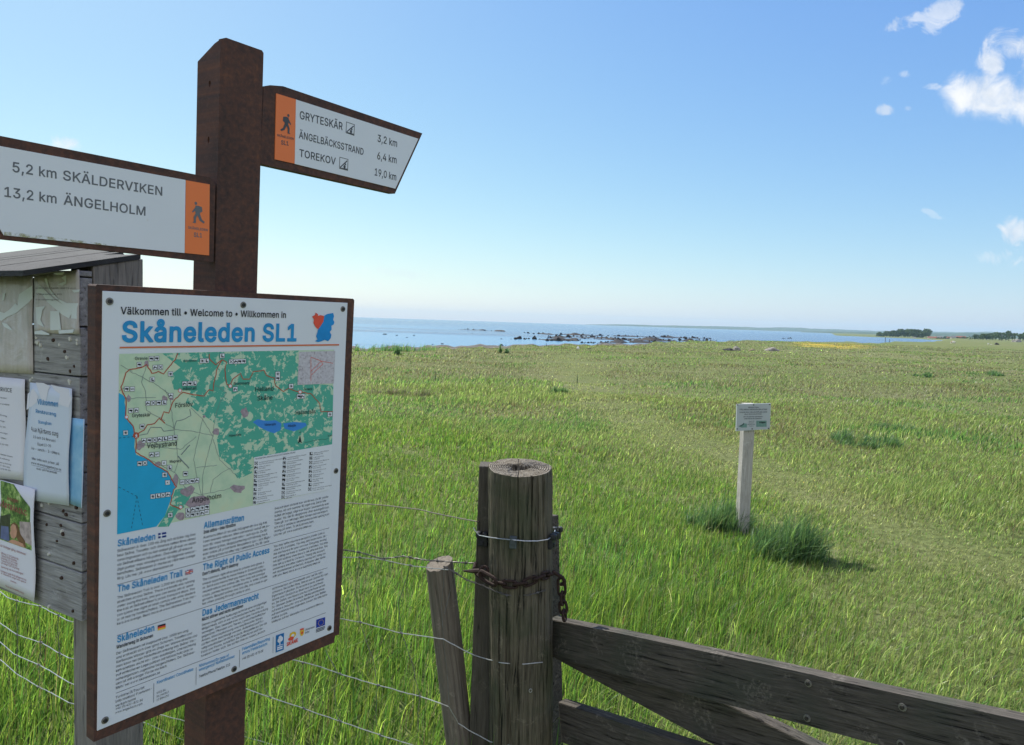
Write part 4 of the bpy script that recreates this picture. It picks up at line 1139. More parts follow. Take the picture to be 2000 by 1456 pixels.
for rd in ([(500, 40), (480, 90), (420, 160), (390, 200), (350, 180), (300, 195), (260, 125), (220, 150), (130, 165), (100, 190), (85, 240), (62, 300), (75, 340), (100, 390), (100, 470), (97, 530), (130, 570), (155, 600), (172, 665)],
           [(172, 665), (180, 740), (175, 800), (260, 850), (340, 910), (420, 950), (450, 1010), (490, 1065), (465, 1090), (440, 1200), (520, 1240), (520, 1220)],
           [(172, 665), (240, 630), (265, 590), (320, 580), (355, 540), (400, 578)], [(370, 555), (390, 490), (430, 500), (450, 440), (480, 390), (540, 340), (620, 360), (700, 370), (740, 320), (770, 330), (780, 250), (800, 160), (840, 90)],
           [(740, 45), (740, 80), (790, 130), (840, 90), (875, 110), (860, 170), (875, 280), (900, 290)], [(900, 290), (920, 240), (980, 195), (1000, 240), (1050, 240), (1080, 180), (1160, 170), (1180, 210), (1240, 230), (1250, 290), (1310, 335), (1350, 310), (1440, 340), (1520, 350), (1590, 430), (1600, 490), (1690, 488)]):
    zr(rd, 0.0019, 5, 4)
for rd in ([(45, 1068), (185, 1140)], [(185, 1140), (140, 1400)], [(185, 1140), (230, 1375)], [(48, 692), (160, 680)]):
    (x0, y0), (x1, y1) = rd
    k = int(math.hypot(x1 - x0, y1 - y0) / 16)
    for j in range(0, k, 2):
        px_ribbon(m, PANEL, [z2(x0 + (x1 - x0) * t / k, y0 + (y1 - y0) * t / k) for t in (j, j + 1)], 0.0008, L0 + 0.0006, 8)
for (x, y) in ((515, 327), (902, 292), (1438, 338), (105, 530), (520, 1222)):
    for r_, mi, ly in ((15, 9, 6), (11, 7, 7)):
        zp([(x + r_ * math.cos(t), y + r_ * math.sin(t)) for t in np.linspace(0, 6.283, 13)[:-1]], ly, mi)
zp([(178 + 25 * math.cos(t), 672 + 25 * math.sin(t)) for t in np.linspace(0, 6.283, 17)[:-1]], 6, 4)
hx = PANEL.px(*z2(178, 690))
hiker(m, hx[0], hx[1], 0.0075, 1, 7, L0 + 0.0009)


def icon(x, y, s=19, kind=None):
    zp([(x - s, y - s + 1), (x + s, y - s - 1), (x + s, y + s - 1), (x - s, y + s + 1)], 6, 8)
    zp([(x - s + 2.5, y - s + 3.5), (x + s - 2.5, y - s + 1.5), (x + s - 2.5, y + s - 3.5), (x - s + 2.5, y + s - 1.5)], 7, 7)
    k = random.randrange(5) if kind is None else kind
    if kind == 'WC' or kind == 'K':
        a, c_ = PANEL.px(*z2(x - s * (.75 if kind == 'WC' else .35), y + 8))
        put_text(m, kind, a, c_, 0.0033, (0.0068 if kind == 'WC' else 0.0034), 0.02, L0 + 0.0011, 8, 0.02, 1)
    elif k == 0:
        zr2 = [(-12, -12, 12, 12), (12, -12, -12, 12)]
        for x0, y0, x1, y1 in zr2:
            px_ribbon(m, PANEL, [z2(x + x0, y + y0), z2(x + x1, y + y1)], 0.0011, L0 + 0.001 + (x0 > 0) * .0001, 8)
    elif k == 1:
        zp([(x - 12, y - 8), (x + 12, y - 8), (x + 12, y + 5), (x + 8, y + 5), (x + 8, y + 11), (x + 3, y + 11), (x + 3, y + 5), (x - 12, y + 5)], 8, 8)
    elif k == 2:
        zp([(x - 13, y + 12), (x - 13, y), (x - 3, y - 11), (x + 2, y - 3), (x + 12, y - 3), (x + 12, y + 12), (x + 8, y + 12), (x + 8, y + 3), (x - 6, y + 3), (x - 6, y + 12)], 8, 8)
    elif k == 3:
        zp([(x - 8, y - 12), (x, y - 12), (x, y + 4), (x + 12, y + 4), (x + 12, y + 12), (x - 8, y + 12)], 8, 8)
    else:
        for t in (0, 1.05, 2.1):
            px_ribbon(m, PANEL, [z2(x - 12 * math.cos(t), y - 12 * math.sin(t)), z2(x + 12 * math.cos(t), y + 12 * math.sin(t))], 0.0011, L0 + 0.001 + t * .0001, 8)


for (x, y, k) in ((295, 82, 1), (336, 80, 1), (202, 128, 1), (324, 149, 2), (365, 147, 0), (303, 241, 3), (442, 199, 4), (105, 315, 1), (149, 315, 'WC'), (550, 274, 2), (590, 273, 1), (626, 272, 3),
                  (268, 425, 2), (310, 422, 0), (352, 421, 1), (394, 419, 3), (445, 366, 2), (137, 481, 1), (180, 478, 2), (225, 603, 1), (97, 651, 4), (238, 712, 2), (280, 709, 1), (320, 706, 0),
                  (360, 701, 2), (400, 697, 3), (440, 693, 'WC'), (478, 688, 1), (297, 820, 2), (339, 817, 'WC'), (205, 888, 1), (245, 884, 0), (393, 883, 'K'), (435, 918, 3), (397, 974, 4), (420, 1033, 'K'),
                  (557, 966, 1), (533, 1031, 'WC'), (573, 1027, 0), (609, 1023, 1), (645, 1017, 2), (306, 1140, 4), (346, 1135, 3), (385, 1130, 0), (424, 1125, 2), (440, 1284, 4),
                  (575, 1248, 3), (614, 1240, 2), (650, 1233, 1), (686, 1227, 4), (722, 1221, 1), (575, 1285, 0), (612, 1279, 1), (649, 1273, 4), (686, 1267, 2), (722, 1260, 'WC'),
                  (686, 99, 4), (720, 98, 3), (908, 105, 0), (945, 104, 2), (974, 103, 1), (1005, 102, 1), (1266, 199, 4), (1266, 233, 1), (1369, 293, 4), (940, 316, 2), (1430, 372, 1), (1456, 371, 2), (1667, 509, 4), (840, 60, 3)):
    icon(x, y, 19 if y > 55 else 16, k)
for t, p0, p1, cp in (('Grevie', (168, 92), (265, 90), 24), ('Förslöv', (478, 458), (612, 446), 34), ('Hålehall', (537, 326), (642, 318), 24), ('Gryteskär', (145, 532), (287, 524), 27), ('Vejbystrand', (260, 770), (490, 748), 38),
                      ('Ängelholm', (605, 1190), (830, 1150), 36), ('Magnarp', (435, 882), (524, 873), 20), ('Halland', (1092, 333), (1232, 327), 34), ('Skåne', (1108, 403), (1225, 396), 34), ('Hallandsås', (1403, 512), (1555, 500), 30),
                      ('Brammarp', (927, 284), (1050, 278), 22), ('Koarp', (1470, 326), (1530, 322), 20), ('Västersjön', (1163, 598), (1250, 592), 17), ('Rössjön', (1345, 606), (1405, 602), 17), ('Älemossen', (540, 106), (645, 103), 16), ('Höjesmölle', (890, 682), (985, 672), 17), ('5 km', (1650, 682), (1684, 676), 14), ('N', (1432, 655), (1441, 654), 14)):
    px_text(m, PANEL, t, z2(*p0), z2(*p1), cp / 3.934, d=L0 + 0.0012, mi=8, bold=0.006)
zp([(1437, 670), (1452, 735), (1437, 722), (1421, 735)], 7, 8)
zr([(1470, 725), (1655, 695)], 0.0007, 6, 8)
zp([(1430, 30), (1708, 22), (1698, 272), (1418, 284)], 6, 10)
for rd in ([(1520, 70), (1520, 255)], [(1520, 70), (1600, 100), (1690, 118)], [(1600, 100), (1520, 180)], [(1610, 125), (1525, 205)], [(1600, 100), (1612, 128)]):
    px_ribbon(m, PANEL, [z2(*p) for p in rd], 0.001, L0 + 0.001 + 0.00002 * rd[0][0] / 100, 9)
zp([(1085, 840), (1683, 740), (1668, 1085), (1075, 1205)], 6, 7)
px_text(m, PANEL, 'TECKENFÖRKLARING/LEGEND/ZEICHENERKLÄRUNG', z2(1092, 858), z2(1400, 806), 11 / 3.934, d=L0 + 0.0012, mi=8)
LEGW = ['Turistbyrå/Tourist information', 'Information', 'Hotell/Hotel', 'Restaurang/Restaurant', 'Livsmedel/Grocery shop', 'Vatten/Water supply', 'WC', 'Toalett/Toilet', 'Badplats/Swimming', 'Kyrka/Church',
        'Vindskydd/Wind shelter', 'Vandrarhem/Hostel', 'Sevärdhet/Sight', 'Stigning/Climb', 'Lägerplats/Camp', 'Buss/Bus stop', 'Badplats/Bathing area', 'Camping/Campsite', 'Golf/Golf course', 'Konst/Art',
        'Ställplats/Pitch', 'Länsgräns', 'Vägnummer/Road no', 'Naturreservat', 'Cirkel/Circle', 'Skåneleden', 'Parkering', 'Utsikt/View', 'Du är här/You are here']
for i, wd_ in enumerate(LEGW):
    cset = 0 if i < 10 else (1 if i < 20 else 2)
    k = i if i < 10 else (i - 10 if i < 20 else i - 20)
    x = (1100, 1318, 1522)[cset] - k * 1.3
    y = (885, 848, 812)[cset] + k * (33.5, 33.0, 34)[cset]
    icon(x, y, 12)
    ln = 40 + 7.5 * len(wd_)
    for sgn, w_ in ((0, wd_), (14, wd_[::-1].capitalize() if False else wd_.split('/')[-1])):
        lw = ln if sgn == 0 else ln * 0.6
        px_text(m, PANEL, w_, z2(x + 20, y + sgn - 1), z2(x + 20 + lw * .72, y + sgn - 1 - lw * .72 * .17), 8 / 3.934, d=L0 + 0.0012, mi=8, res=1)
m.build('map', MM, bd, PANEL.M)

# ---- the printed text blocks
tx = MB()


def block(lines, first, first_end, last, bold_last=0):
    """lines set ragged from the first baseline to the last; the first line's end fixes the scale"""
    a0, c0 = PANEL.px(*z3(*first))
    a1, c1 = PANEL.px(*z3(*first_end))
    al, cl = PANEL.px(*z3(*last))
    vs, _ = glyphs(lines[0], 0.0, 1)
    s = math.hypot(a1 - a0, c1 - c0) / (vs[:, 0].max() - vs[:, 0].min())
    step = (cl - c0) / max(1, len(lines) - 1)
    cap = min(abs(step) * 0.60, s * CAP * 1.3)
    for i, l in enumerate(lines):
        a = a0 + (al - a0) * i / max(1, len(lines) - 1)
        v2, _ = glyphs(l, 0.0, 1)
        put_text(tx, l, a, c0 + step * i, cap, s * (v2[:, 0].max() - v2[:, 0].min()), math.atan2(c1 - c0, a1 - a0), D1, 0, 0.0, 1)


def head(t, p0, p1, cp, mi=1, bold=0.022):
    px_text(tx, PANEL, t, z3(*p0), z3(*p1), cp / 3.06, d=D1, mi=mi, bold=bold)


head('Skåneleden', (150, 268), (375, 225), 38)
block(['Skåneleden är över 100 mil lång och sträcker sig över', 'hela Skåne. Toaletter och rinnande vatten finns utmed', 'vandringsleden och du kan enkelt gå på eller av leden', 'via Skånetrafikens hållplatser. Övernatta på enklare', 'lägerplatser med vindskydd eller närliggande vandrar-', 'hem/hotell. Skåneleden är markerad i fält med orange', 'färg. Läs mer på: www.skaneleden.se'], (148, 303), (618, 200), (148, 468))
head('The Skåneleden Trail', (150, 540), (538, 443), 38)
block(['The Skåneleden Trail is over 1,000 km long and', 'stretches across Skåne. There are toilets and running', 'water along the trail, and you can easily join or leave', "the trail at Skånetrafiken's public transport stops. You", 'can spend the night at basic camps with wind shelters', 'or at nearby hostels/hotels. The Skåneleden Trail mar-', 'kers are orange. Read more at www.skaneleden.se'], (148, 582), (567, 465), (147, 738))
head('Skåneleden', (148, 843), (370, 770), 38)
head('Wanderweg in Schonen', (143, 880), (362, 808), 20, 0, 0.02)
block(['Der Skåneleden ist insgesamt über 1000 km lang', 'und erstreckt sich über ganz Schonen. Toiletten und', 'fließendes Wasser gibt es längs der Wanderstrecke und', 'man kann bei den Haltestellen entlang des Skåne-Ver-', 'kehrsnetzes leicht ein- oder aussteigen. Übernachtung', 'auf einfacheren Lagerplätzen mit Windschutz oder in', 'naheliegenden Jugendherbergen/Hotels. Der Skånele-', 'den ist mit oranger Farbe markiert.', 'Mehr bei www.skaneleden.se'], (143, 915), (572, 775), (140, 1122))
head('Allemansrätten', (665, 160), (905, 112), 36)
head('Inte störa – inte förstöra', (665, 192), (855, 145), 18, 0, 0.02)
block(['Allemansrätten är en unik möjlighet att röra sig fritt', 'i den svenska naturen. Men det innebär också ett an-', 'svar för visad hänsyn mot natur- och djurliv. Du får', 'inte skada gröda, skogsplantering och känslig mark', 'eller vistas på privat tomt. Respektera djur- och fågel-', 'liv, stäng grindarna efter dig i betesmark. Du får bada'], (663, 222), (1043, 130), (660, 347))
head('The Right of Public Access', (660, 410), (1057, 305), 36)
head("Don't disturb, don't destroy", (658, 442), (872, 380), 18, 0, 0.02)
block(['The common right of access to private land gives a', 'unique opportunity to move freely in Swedish natu-', 're. But it also means that you have a responsibility to', 'respect nature and animal life. You may not damage', 'crops, planted forest or sensitive land, or enter private', 'gardens. Respect animal and bird life, and close all ga-', 'tes when passing through pasture land.'], (658, 475), (1025, 368), (657, 618))
head('Das Jedermannsrecht', (657, 683), (993, 578), 36)
head('Nicht stören und nicht zerstören', (655, 714), (900, 630), 18, 0, 0.02)
block(['Dieses allgemeine Nutzungsrecht ist eine einzigartige', 'Möglichkeit, sich in der schwedischen Natur frei zu', 'bewegen. Dies bedeutet aber auch eine Verantwortung', 'gegenüber Pflanzen und Tieren, Landwirtschaftlicher', 'Anbau, Waldbepflanzung und empfindliche Böden', 'dürfen nicht beschädigt werden. Aufenthalt auf Pri-', 'vatgrundstücken ist nicht erlaubt. Respektieren Sie die', 'Flora und Fauna, schließen Sie Gattertüren auf Vie-', 'hweiden hinter sich. Sie dürfen überall baden, jedoch'], (655, 745), (1040, 605), (650, 930))
block(['överallt utom vid tomt eller vid förbud. Du får plocka', 'svamp, bär och blommor för eget bruk. Det är inte', 'tillåtet att hugga, såga eller klippa i levande träd eller', 'buskar. Vid risk för skogsbrand råder eldningsförbud.', 'Tälta går bra i ett dygn. Med hänsyn mot markägare', 'och andra besökare rekommenderas inte cykling eller', 'ridning på leden. Ta skräpet med hem.', 'Läs mer på: www.allemansratten.se'], (1090, 48), (1410, -25), (1085, 207))
block(['You may bathe anywhere except in private plots or', "where it's prohibited. You may pick mushrooms, ber-", 'ries and flowers for your own use. Chopping, sawing', 'and cutting live trees or bushes is prohibited. You may', 'not light bonfires when there is risk of forest fires. You', 'may set up a tent for 24 hours. Taking into account', 'landowners and other visitors, cycling and riding are', 'not recommended on the trail. Bring your litter home', 'with you. Read more at www.allemansratten.se'], (1083, 275), (1390, 190), (1077, 455))
block(['nicht innerhalb von Privatbesitz oder bei Verbots-', 'schildern. Sie dürfen Pilze, Beeren und Blumen für den', 'Eigenbedarf pflücken. Es ist nicht erlaubt, lebende', 'Bäume oder Gebüsch zu fällen oder zu beschneid-', 'en. Bei Gefahr von Waldbrand herrscht Feuerverbot.', '24-Stunden Zelten ist erlaubt. Mit Rücksichtnahme', 'auf andere Besucher wird von Radfahren oder Reiten', 'auf dem Wanderweg abgeraten. Lassen Sie bitte keine', 'Abfälle zurück.', 'Weiteres auf der Webseite www.allemansratten.se'], (1075, 528), (1380, 425), (1070, 727))
block(['Turistbyrå/Tourist', 'information/ Fremden-', 'verkehrsamt'], (138, 1178), (310, 1115), (138, 1228))
block(['+46 (0) 431-821 50', 'www.engelholm.com'], (138, 1245), (300, 1190), (136, 1268))
head('Koordinater/ Coordinates', (385, 1090), (603, 1008), 18, 1, 0.01)
block(['WGS 84:', '56.244967', '12.854650'], (383, 1150), (440, 1128), (383, 1192))
head('Nödnummer/In case of', (637, 990), (815, 925), 17, 1, 0.01)
head('emergency/ Notfallnummer', (637, 1014), (850, 930), 17, 1, 0.01)
head('Telefon/Phone/Telefon: 112', (637, 1053), (822, 980), 15, 0, 0.006)
head('Felanmälan/Reporting', (895, 890), (1060, 825), 17, 1, 0.01)
head('errors/ Fehlerbericht', (895, 914), (1045, 856), 17, 1, 0.01)
head('+46 (0) 431-8 70 00', (895, 946), (1020, 897), 14, 0, 0.006)
for l in ([(147, 497), (642, 373), (660, 353), (1415, 157)], [(147, 800), (1405, 395)], [(140, 1145), (1395, 663)], [(367, 1085), (366, 1200)], [(620, 990), (619, 1095)], [(880, 885), (878, 990)], [(1080, 808), (1079, 905)]):
    px_ribbon(tx, PANEL, [z3(*l[0]), z3(*l[-1])], 0.0007, D1, 0)
tx.build('body_text', [INK, BLUE], bd, PANEL.M)

# ---- flags and logos
NAVY = plain('printed_navy', (0.015, 0.045, 0.22), 0.5)
YEL = plain('printed_yellow', (0.75, 0.48, 0.04), 0.5)
LWHITE = plain('printed_white', (0.72, 0.74, 0.78), 0.5)
LBLUE = plain('logo_blue', (0.02, 0.16, 0.40), 0.5)


def quad_part(name, mats, c4, rects, bits=()):
    """c4 TL TR BR BL px (z3); rects (s0,t0,s1,t1,mat) in the unit square, t from the bottom"""
    q = [Vector(PANEL.px(*z3(*p))) for p in c4]
    g = MB()

    def P(s, t):
        b0 = q[3] + (q[2] - q[3]) * s
        return b0 + (q[0] + (q[1] - q[0]) * s - b0) * t
    for k, (s0, t0, s1, t1, mi) in enumerate(rects):
        g.poly([(*P(*st), D1 + k * 1e-4) for st in ((s0, t0), (s1, t0), (s1, t1), (s0, t1))], mi)
    for k, (pts, mi) in enumerate(bits):
        g.poly([(*P(*st), D1 + (len(rects) + k) * 1e-4) for st in pts], mi)
    g.build(name, mats, bd, PANEL.M)


quad_part('swedish_flag', [NAVY, LWHITE], [(393, 189), (441, 181), (441, 211), (393, 220)], [(0, 0, 1, 1, 0), (.3, 0, .45, 1, 1), (0, .38, 1, .6, 1)])
quad_part('british_flag', [NAVY, LWHITE, RED], [(555, 411), (600, 402), (600, 429), (555, 439)], [(0, 0, 1, 1, 0), (0, .34, 1, .66, 1), (.4, 0, .6, 1, 1), (0, .42, 1, .58, 2), (.45, 0, .55, 1, 2)],
          [([(0, 0), (.1, 0), (1, .9), (1, 1), (.9, 1), (0, .1)], 1), ([(0, 1), (0, .9), (.9, 0), (1, 0), (1, .1), (.1, 1)], 1), ([(0, 0), (.05, 0), (1, .95), (1, 1), (.95, 1), (0, .05)], 2), ([(0, .42), (1, .42), (1, .58), (0, .58)], 2), ([(.45, 0), (.55, 0), (.55, 1), (.45, 1)], 2)])
quad_part('german_flag', [INK, RED, YEL], [(390, 740), (437, 727), (437, 757), (390, 770)], [(0, .66, 1, 1, 0), (0, .33, 1, .66, 1), (0, 0, 1, .33, 2)])


def circ(cx_, cy_, rx, ry, k=12):
    return [(cx_ + rx * math.cos(t), cy_ + ry * math.sin(t)) for t in np.linspace(0, 6.283, k + 1)[:-1]]


quad_part('tree_logo', [LBLUE, LWHITE], [(1097, 800), (1145, 784), (1143, 885), (1095, 902)], [(0, 0, 1, 1, 0), (.44, .32, .56, .6, 1), (.16, .2, .84, .28, 1), (.16, .1, .84, .17, 1), (.12, .34, .88, .37, 1)],
          [(circ(.38, .66, .2, .13), 1), (circ(.62, .7, .24, .15), 1), (circ(.5, .82, .2, .1), 1)])
quad_part('region_logo', [RED, YEL, LWHITE], [(1160, 790), (1228, 768), (1226, 838), (1160, 862)], [], [(circ(.55, .74, .3, .26), 1), (circ(.55, .7, .14, .12), 2), (circ(.4, .48, .26, .16), 0)])
tx = MB()
px_text(tx, PANEL, 'SKÅNE', z3(1160, 864), z3(1227, 836), 20 / 3.06, d=D1 + 0.0004, bold=0.03)
tx.build('region_logo_lettering', RED, bd, PANEL.M)
quad_part('county_crest', [YEL, RED, NAVY, INK], [(1240, 757), (1265, 749), (1265, 799), (1240, 808)], [], [([(0, .4), (.2, .12), (.5, 0), (.8, .12), (1, .4), (1, .7), (0, .7)], 0), ([(.1, .72), (.9, .72), (1, .95), (.7, .85), (.5, 1), (.3, .85), (0, .95)], 1), (circ(.5, .4, .25, .18), 1)])
tx = MB()
px_text(tx, PANEL, 'Länsstyrelsen', z3(1270, 772), z3(1328, 752), 11 / 3.06, d=D1)
px_text(tx, PANEL, 'Skåne', z3(1270, 790), z3(1296, 781), 11 / 3.06, d=D1)
tx.build('crest_lettering', INK, bd, PANEL.M)
quad_part('european_flag', [plain('flag_blue', (0.02, 0.05, 0.36), 0.5), YEL, INK], [(1338, 706), (1391, 690), (1390, 737), (1337, 755)], [(0, 0, 1, 1, 0), (0, -.22, 1, -.14, 2), (0, -.38, 1, -.30, 2), (0, -.54, .9, -.46, 2)],
          [(circ(.5 + .3 * math.cos(t), .5 + .32 * math.sin(t), .04, .05, 6), 1) for t in np.linspace(0, 6.283, 13)[:-1]])

# ---- screws
scr = MB()
for r0, r1, d0, d1, mi in ((0.0068, 0.0062, 0.0, 0.0016, 0), (0.0042, 0.0036, 0.0016, 0.0034, 1)):
    k = 16
    a_ = [(r0 * math.cos(t), r0 * math.sin(t), d0) for t in np.linspace(0, 6.283, k + 1)[:-1]]
    b_ = [(r1 * math.cos(t), r1 * math.sin(t), d1) for t in np.linspace(0, 6.283, k + 1)[:-1]]
    scr.prism(b_, a_, mi)
scr.poly([(-0.0018 + 0.0, -0.0018, 0.0036), (0.0018, -0.0018, 0.0036), (0.0018, 0.0018, 0.0036), (-0.0018, 0.0018, 0.0036)], 2)
first = None
for p in ((214, 589), (475, 596), (669.5, 604), (209, 1003), (656, 920), (205, 1407), (457, 1307), (643, 1227)):
    a, c = PANEL.px(*p)
    Mx = PANEL.M @ Matrix.Translation((a, c, 0.0002))
    if first is None:
        first = scr.build('screw', [STEEL, DARKSTEEL, INK], bd, Mx)
    else:
        link(bpy.data.objects.new('screw', first.data), bd, Mx)

# ------------------------------------------------------------------ notice board
NBP = Plane((-1.1078, 1.7890, 1.2727), (0.864, -0.504, 0), (0, 0, 1))
ar_ = (NBP.px(160, 525)[0] + NBP.px(155, 1216)[0]) / 2
al_ = ar_ - 1.02
OLDWOOD = wood('weathered_grey_boards', (0.38, 0.385, 0.385), (0.14, 0.14, 0.14), (2.2, 34, 34), (0.16, 0.15, 0.14), 0.4, 0.7)
OLDPOST = wood('weathered_grey_post', (0.30, 0.285, 0.26), (0.13, 0.125, 0.115), (34, 2.2, 34), (0.15, 0.13, 0.11), 0.4, 0.4)
ROOFM = wood('grey_roof_boards', (0.050, 0.052, 0.056), (0.026, 0.028, 0.031), (34, 34, 2.0), (0.07, 0.08, 0.07), 0.4, 0.5)
c_bot = NBP.px(155, 1216)[1]
gzb = gz(-1.1, 1.8)
nb = empty('notice_board', NBP.w(ar_ - 0.5, 0) - Vector((0, 0, NBP.o.z)),
           'grey wooden notice board with a small sloping roof, papers pinned to its planks', 'notice board')
cs = [NBP.px(158, y)[1] for y in (1216, 1119, 1024, 925, 832, 737, 639, 541)] + [NBP.px(160, 527)[1]]
m = MB()
for i in range(len(cs) - 1):
    dz_ = random.uniform(-0.002, 0.0015)
    m.box((al_ + random.uniform(-.004, .004), cs[i] + 0.0018, -0.030 + dz_), (ar_ + random.uniform(-.002, .002), cs[i + 1] - 0.0018, dz_), 0, 0.0025)
m.build('planking', OLDWOOD, nb, NBP.M)
for k, (x0, x1, bw) in enumerate(((ar_ - 0.098, ar_ - 0.002, 0.125), (al_ + 0.01, al_ + 0.105, 0.125))):
    m = MB()
    tf, tb = cs[-1] + 0.004 + 0.034 * 0.22, cs[-1] + 0.004 + (0.034 + bw) * 0.22
    zb, zf_, yl = -0.034 - bw, -0.034, -NBP.o.z - 0.3
    bm_ = bmesh.new()
    bq = [bm_.verts.new(p) for p in ((x0, yl, zf_), (x1, yl, zf_), (x1, tf, zf_), (x0, tf, zf_), (x0, yl, zb), (x1, yl, zb), (x1, tb, zb), (x0, tb, zb))]
    for f_ in ((0, 1, 2, 3), (5, 4, 7, 6), (1, 5, 6, 2), (4, 0, 3, 7), (3, 2, 6, 7), (4, 5, 1, 0)):
        bm_.faces.new([bq[i] for i in f_])
    bmesh.ops.bevel(bm_, geom=bm_.edges[:], offset=0.004, segments=2, affect='EDGES', profile=0.6)
    m.bm(bm_)
    m.build('post', OLDPOST, nb, NBP.M)
# roof: slopes down towards the reader
m = MB()
sl_ = math.tan(R(12.5))
yb = NBP.px(159, 526)[1]
for k in range(11):
    xa = al_ - 0.06 + k * (ar_ + 0.004 - al_ + 0.06) / 11
    xb = al_ - 0.06 + (k + 1) * (ar_ + 0.004 - al_ + 0.06) / 11 - 0.003
    z0, z1 = 0.122, -0.15
    while z1 > -1.1 and proj(NBP.w(xb, yb - sl_ * (z1 - 0.02) + 0.015, z1 - 0.02))[0] < 250:
        z1 -= 0.02
    j = random.uniform(0, .003)
    fr = [(xa, yb - sl_ * z0 + j, z0), (xb, yb - sl_ * z0 + j, z0), (xb, yb - sl_ * z1 + j, z1), (xa, yb - sl_ * z1 + j, z1)]
    up_ = [(p[0], p[1] + 0.012, p[2]) for p in fr]
    m.prism(up_, fr, 0)
m.build('roof', ROOFM, nb, NBP.M)


def zq(x, y, s, ox, oy):
    return (ox + x / s, oy + y / s)


def z4(x, y):
    return zq(x, y, 5.2, 0, 460)


def z5(x, y):
    return zq(x, y, 6.067, 0, 720)


def z55(x, y):
    return zq(x, y, 4.856, 0, 920)


# old staples, pins and nail heads on the planks
PIN = plain('pale_pin_heads', (0.55, 0.55, 0.50), 0.4, 0.2, 90)
NAIL = plain('rusty_nail_heads', (0.05, 0.028, 0.02), 0.8, 0.4, 120)
pin = MB()
k = 10
pin.prism([(0.0035 * math.cos(t), 0.0045 * math.sin(t), 0.0035) for t in np.linspace(0, 6.283, k + 1)[:-1]], [(0.0045 * math.cos(t), 0.0055 * math.sin(t), 0) for t in np.linspace(0, 6.283, k + 1)[:-1]])
firsts = {}
for nm, mt, pts in (('pin', PIN, [z4(372, 935), z4(370, 1040), z4(368, 1085), z4(390, 1090), z4(415, 1115), z4(604, 1112), z4(785, 1100), z4(784, 1065), z4(716, 1052), z4(684, 1240), z5(388, 112), z5(365, 138), z5(828, 150), z5(828, 180),
                                  z55(398, 325), z55(466, 305), z55(590, 575), z55(465, 790), z55(466, 1288)]),
                    ('nail', NAIL, [z4(545, 1065), z4(660, 1180), z4(755, 1330), z4(715, 1380), z4(490, 1255), z55(600, 380), z55(628, 415), z55(598, 598), z55(540, 666), z55(700, 875), z55(586, 1015), z55(692, 1330), z55(725, 345), z55(443, 510), z55(577, 518)])):
    for p in pts:
        a, c = NBP.px(*p)
        Mx = NBP.M @ Matrix.Translation((a, c, -0.0008)) @ Matrix.Rotation(random.uniform(0, 3), 4, 'Z') @ Matrix.Scale(random.uniform(.7, 1.15), 4)
        if nm not in firsts:
            firsts[nm] = pin.build(nm, mt, nb, Mx)
        else:
            me2 = firsts[nm].data
            link(bpy.data.objects.new(nm, me2), nb, Mx)

# ---- papers
PAPER = enamel('white_paper', (0.66, 0.67, 0.74), (0.55, 0.5, 0.5), 0.12, 0.6)
PAPER2 = enamel('bluish_paper', (0.56, 0.63, 0.74), (0.45, 0.6, 0.75), 0.3, 0.5)
FADED, n = new_mat('faded_torn_paper')
f = n.noise(objco(n), 14.0, 6, 0.65, 0.6)
g = n.noise(objco(n, (40, 6, 40)), 2.0, 3, 0.5)
finish(n, n.ramp(n.m('ADD', n.m('MULTIPLY', f, .6), n.m('MULTIPLY', g, .4)), [(0.35, (0.34, 0.33, 0.31)), (0.5, (0.44, 0.41, 0.40)), (0.65, (0.50, 0.50, 0.52))]), 0.3, 0.5, f, 0.4, 0.01)
SHRED = enamel('torn_white_paper', (0.60, 0.66, 0.68), (0.4, 0.45, 0.45), 0.2, 0.5)
GREYINK = plain('small_grey_print', (0.10, 0.10, 0.12), 0.6)
REDINK = plain('dark_red_print', (0.30, 0.07, 0.08), 0.6)
BLUEINK = plain('washed_blue_ink', (0.10, 0.28, 0.52), 0.6, 0.3, 60)


def sheet(name, c4, d, mat, label, curl=0.004, group=None, cat='paper notice', thick=0.0004):
    """a pinned paper; c4 = TL TR BR BL in photo px"""
    q = [Vector(NBP.px(*p)) for p in c4]
    g_ = MB()
    N = 10
    V, F = [], []
    ph = random.uniform(0, 6)
    for side in (0, 1):
        for j in range(N + 1):
            for i in range(N + 1):
                s, t = i / N, j / N
                p = (q[3] + (q[2] - q[3]) * s) * (1 - t) + (q[0] + (q[1] - q[0]) * s) * t
                e = max(0, abs(s - .5) * 2 - 0.75) * 4
                w = curl * e * (0.55 + 0.45 * math.sin(t * 7 + ph))
                V.append((p.x, p.y, d + max(0, w) - (thick if side else 0)))
    K = (N + 1) ** 2
    for j in range(N):
        for i in range(N):
            a = j * (N + 1) + i
            F.append((a, a + 1, a + N + 2, a + N + 1))
            F.append((K + a, K + a + N + 1, K + a + N + 2, K + a + 1))
    rim = [i for i in range(N + 1)] + [j * (N + 1) + N for j in range(1, N + 1)] + [N * (N + 1) + i for i in range(N - 1, -1, -1)] + [j * (N + 1) for j in range(N - 1, 0, -1)]
    for i in range(len(rim)):
        a, b_ = rim[i], rim[(i + 1) % len(rim)]
        F.append((b_, a, K + a, K + b_))
    g_.add(V, F)
    o = g_.build(name, mat, None, NBP.M, True)
    return tag(o, label, cat, group or 'papers pinned on the notice board')


def sub(o, name, mb_, mats):
    return mb_.build(name, mats, o, NBP.M)


def npoly(mb_, pts, d, mi=0):
    q = [NBP.px(*p) for p in pts]
    ar = sum(q[i][0] * q[(i + 1) % len(q)][1] - q[(i + 1) % len(q)][0] * q[i][1] for i in range(len(q)))
    if ar < 0:
        q = q[::-1]
    mb_.poly([(*p, d) for p in q], mi)


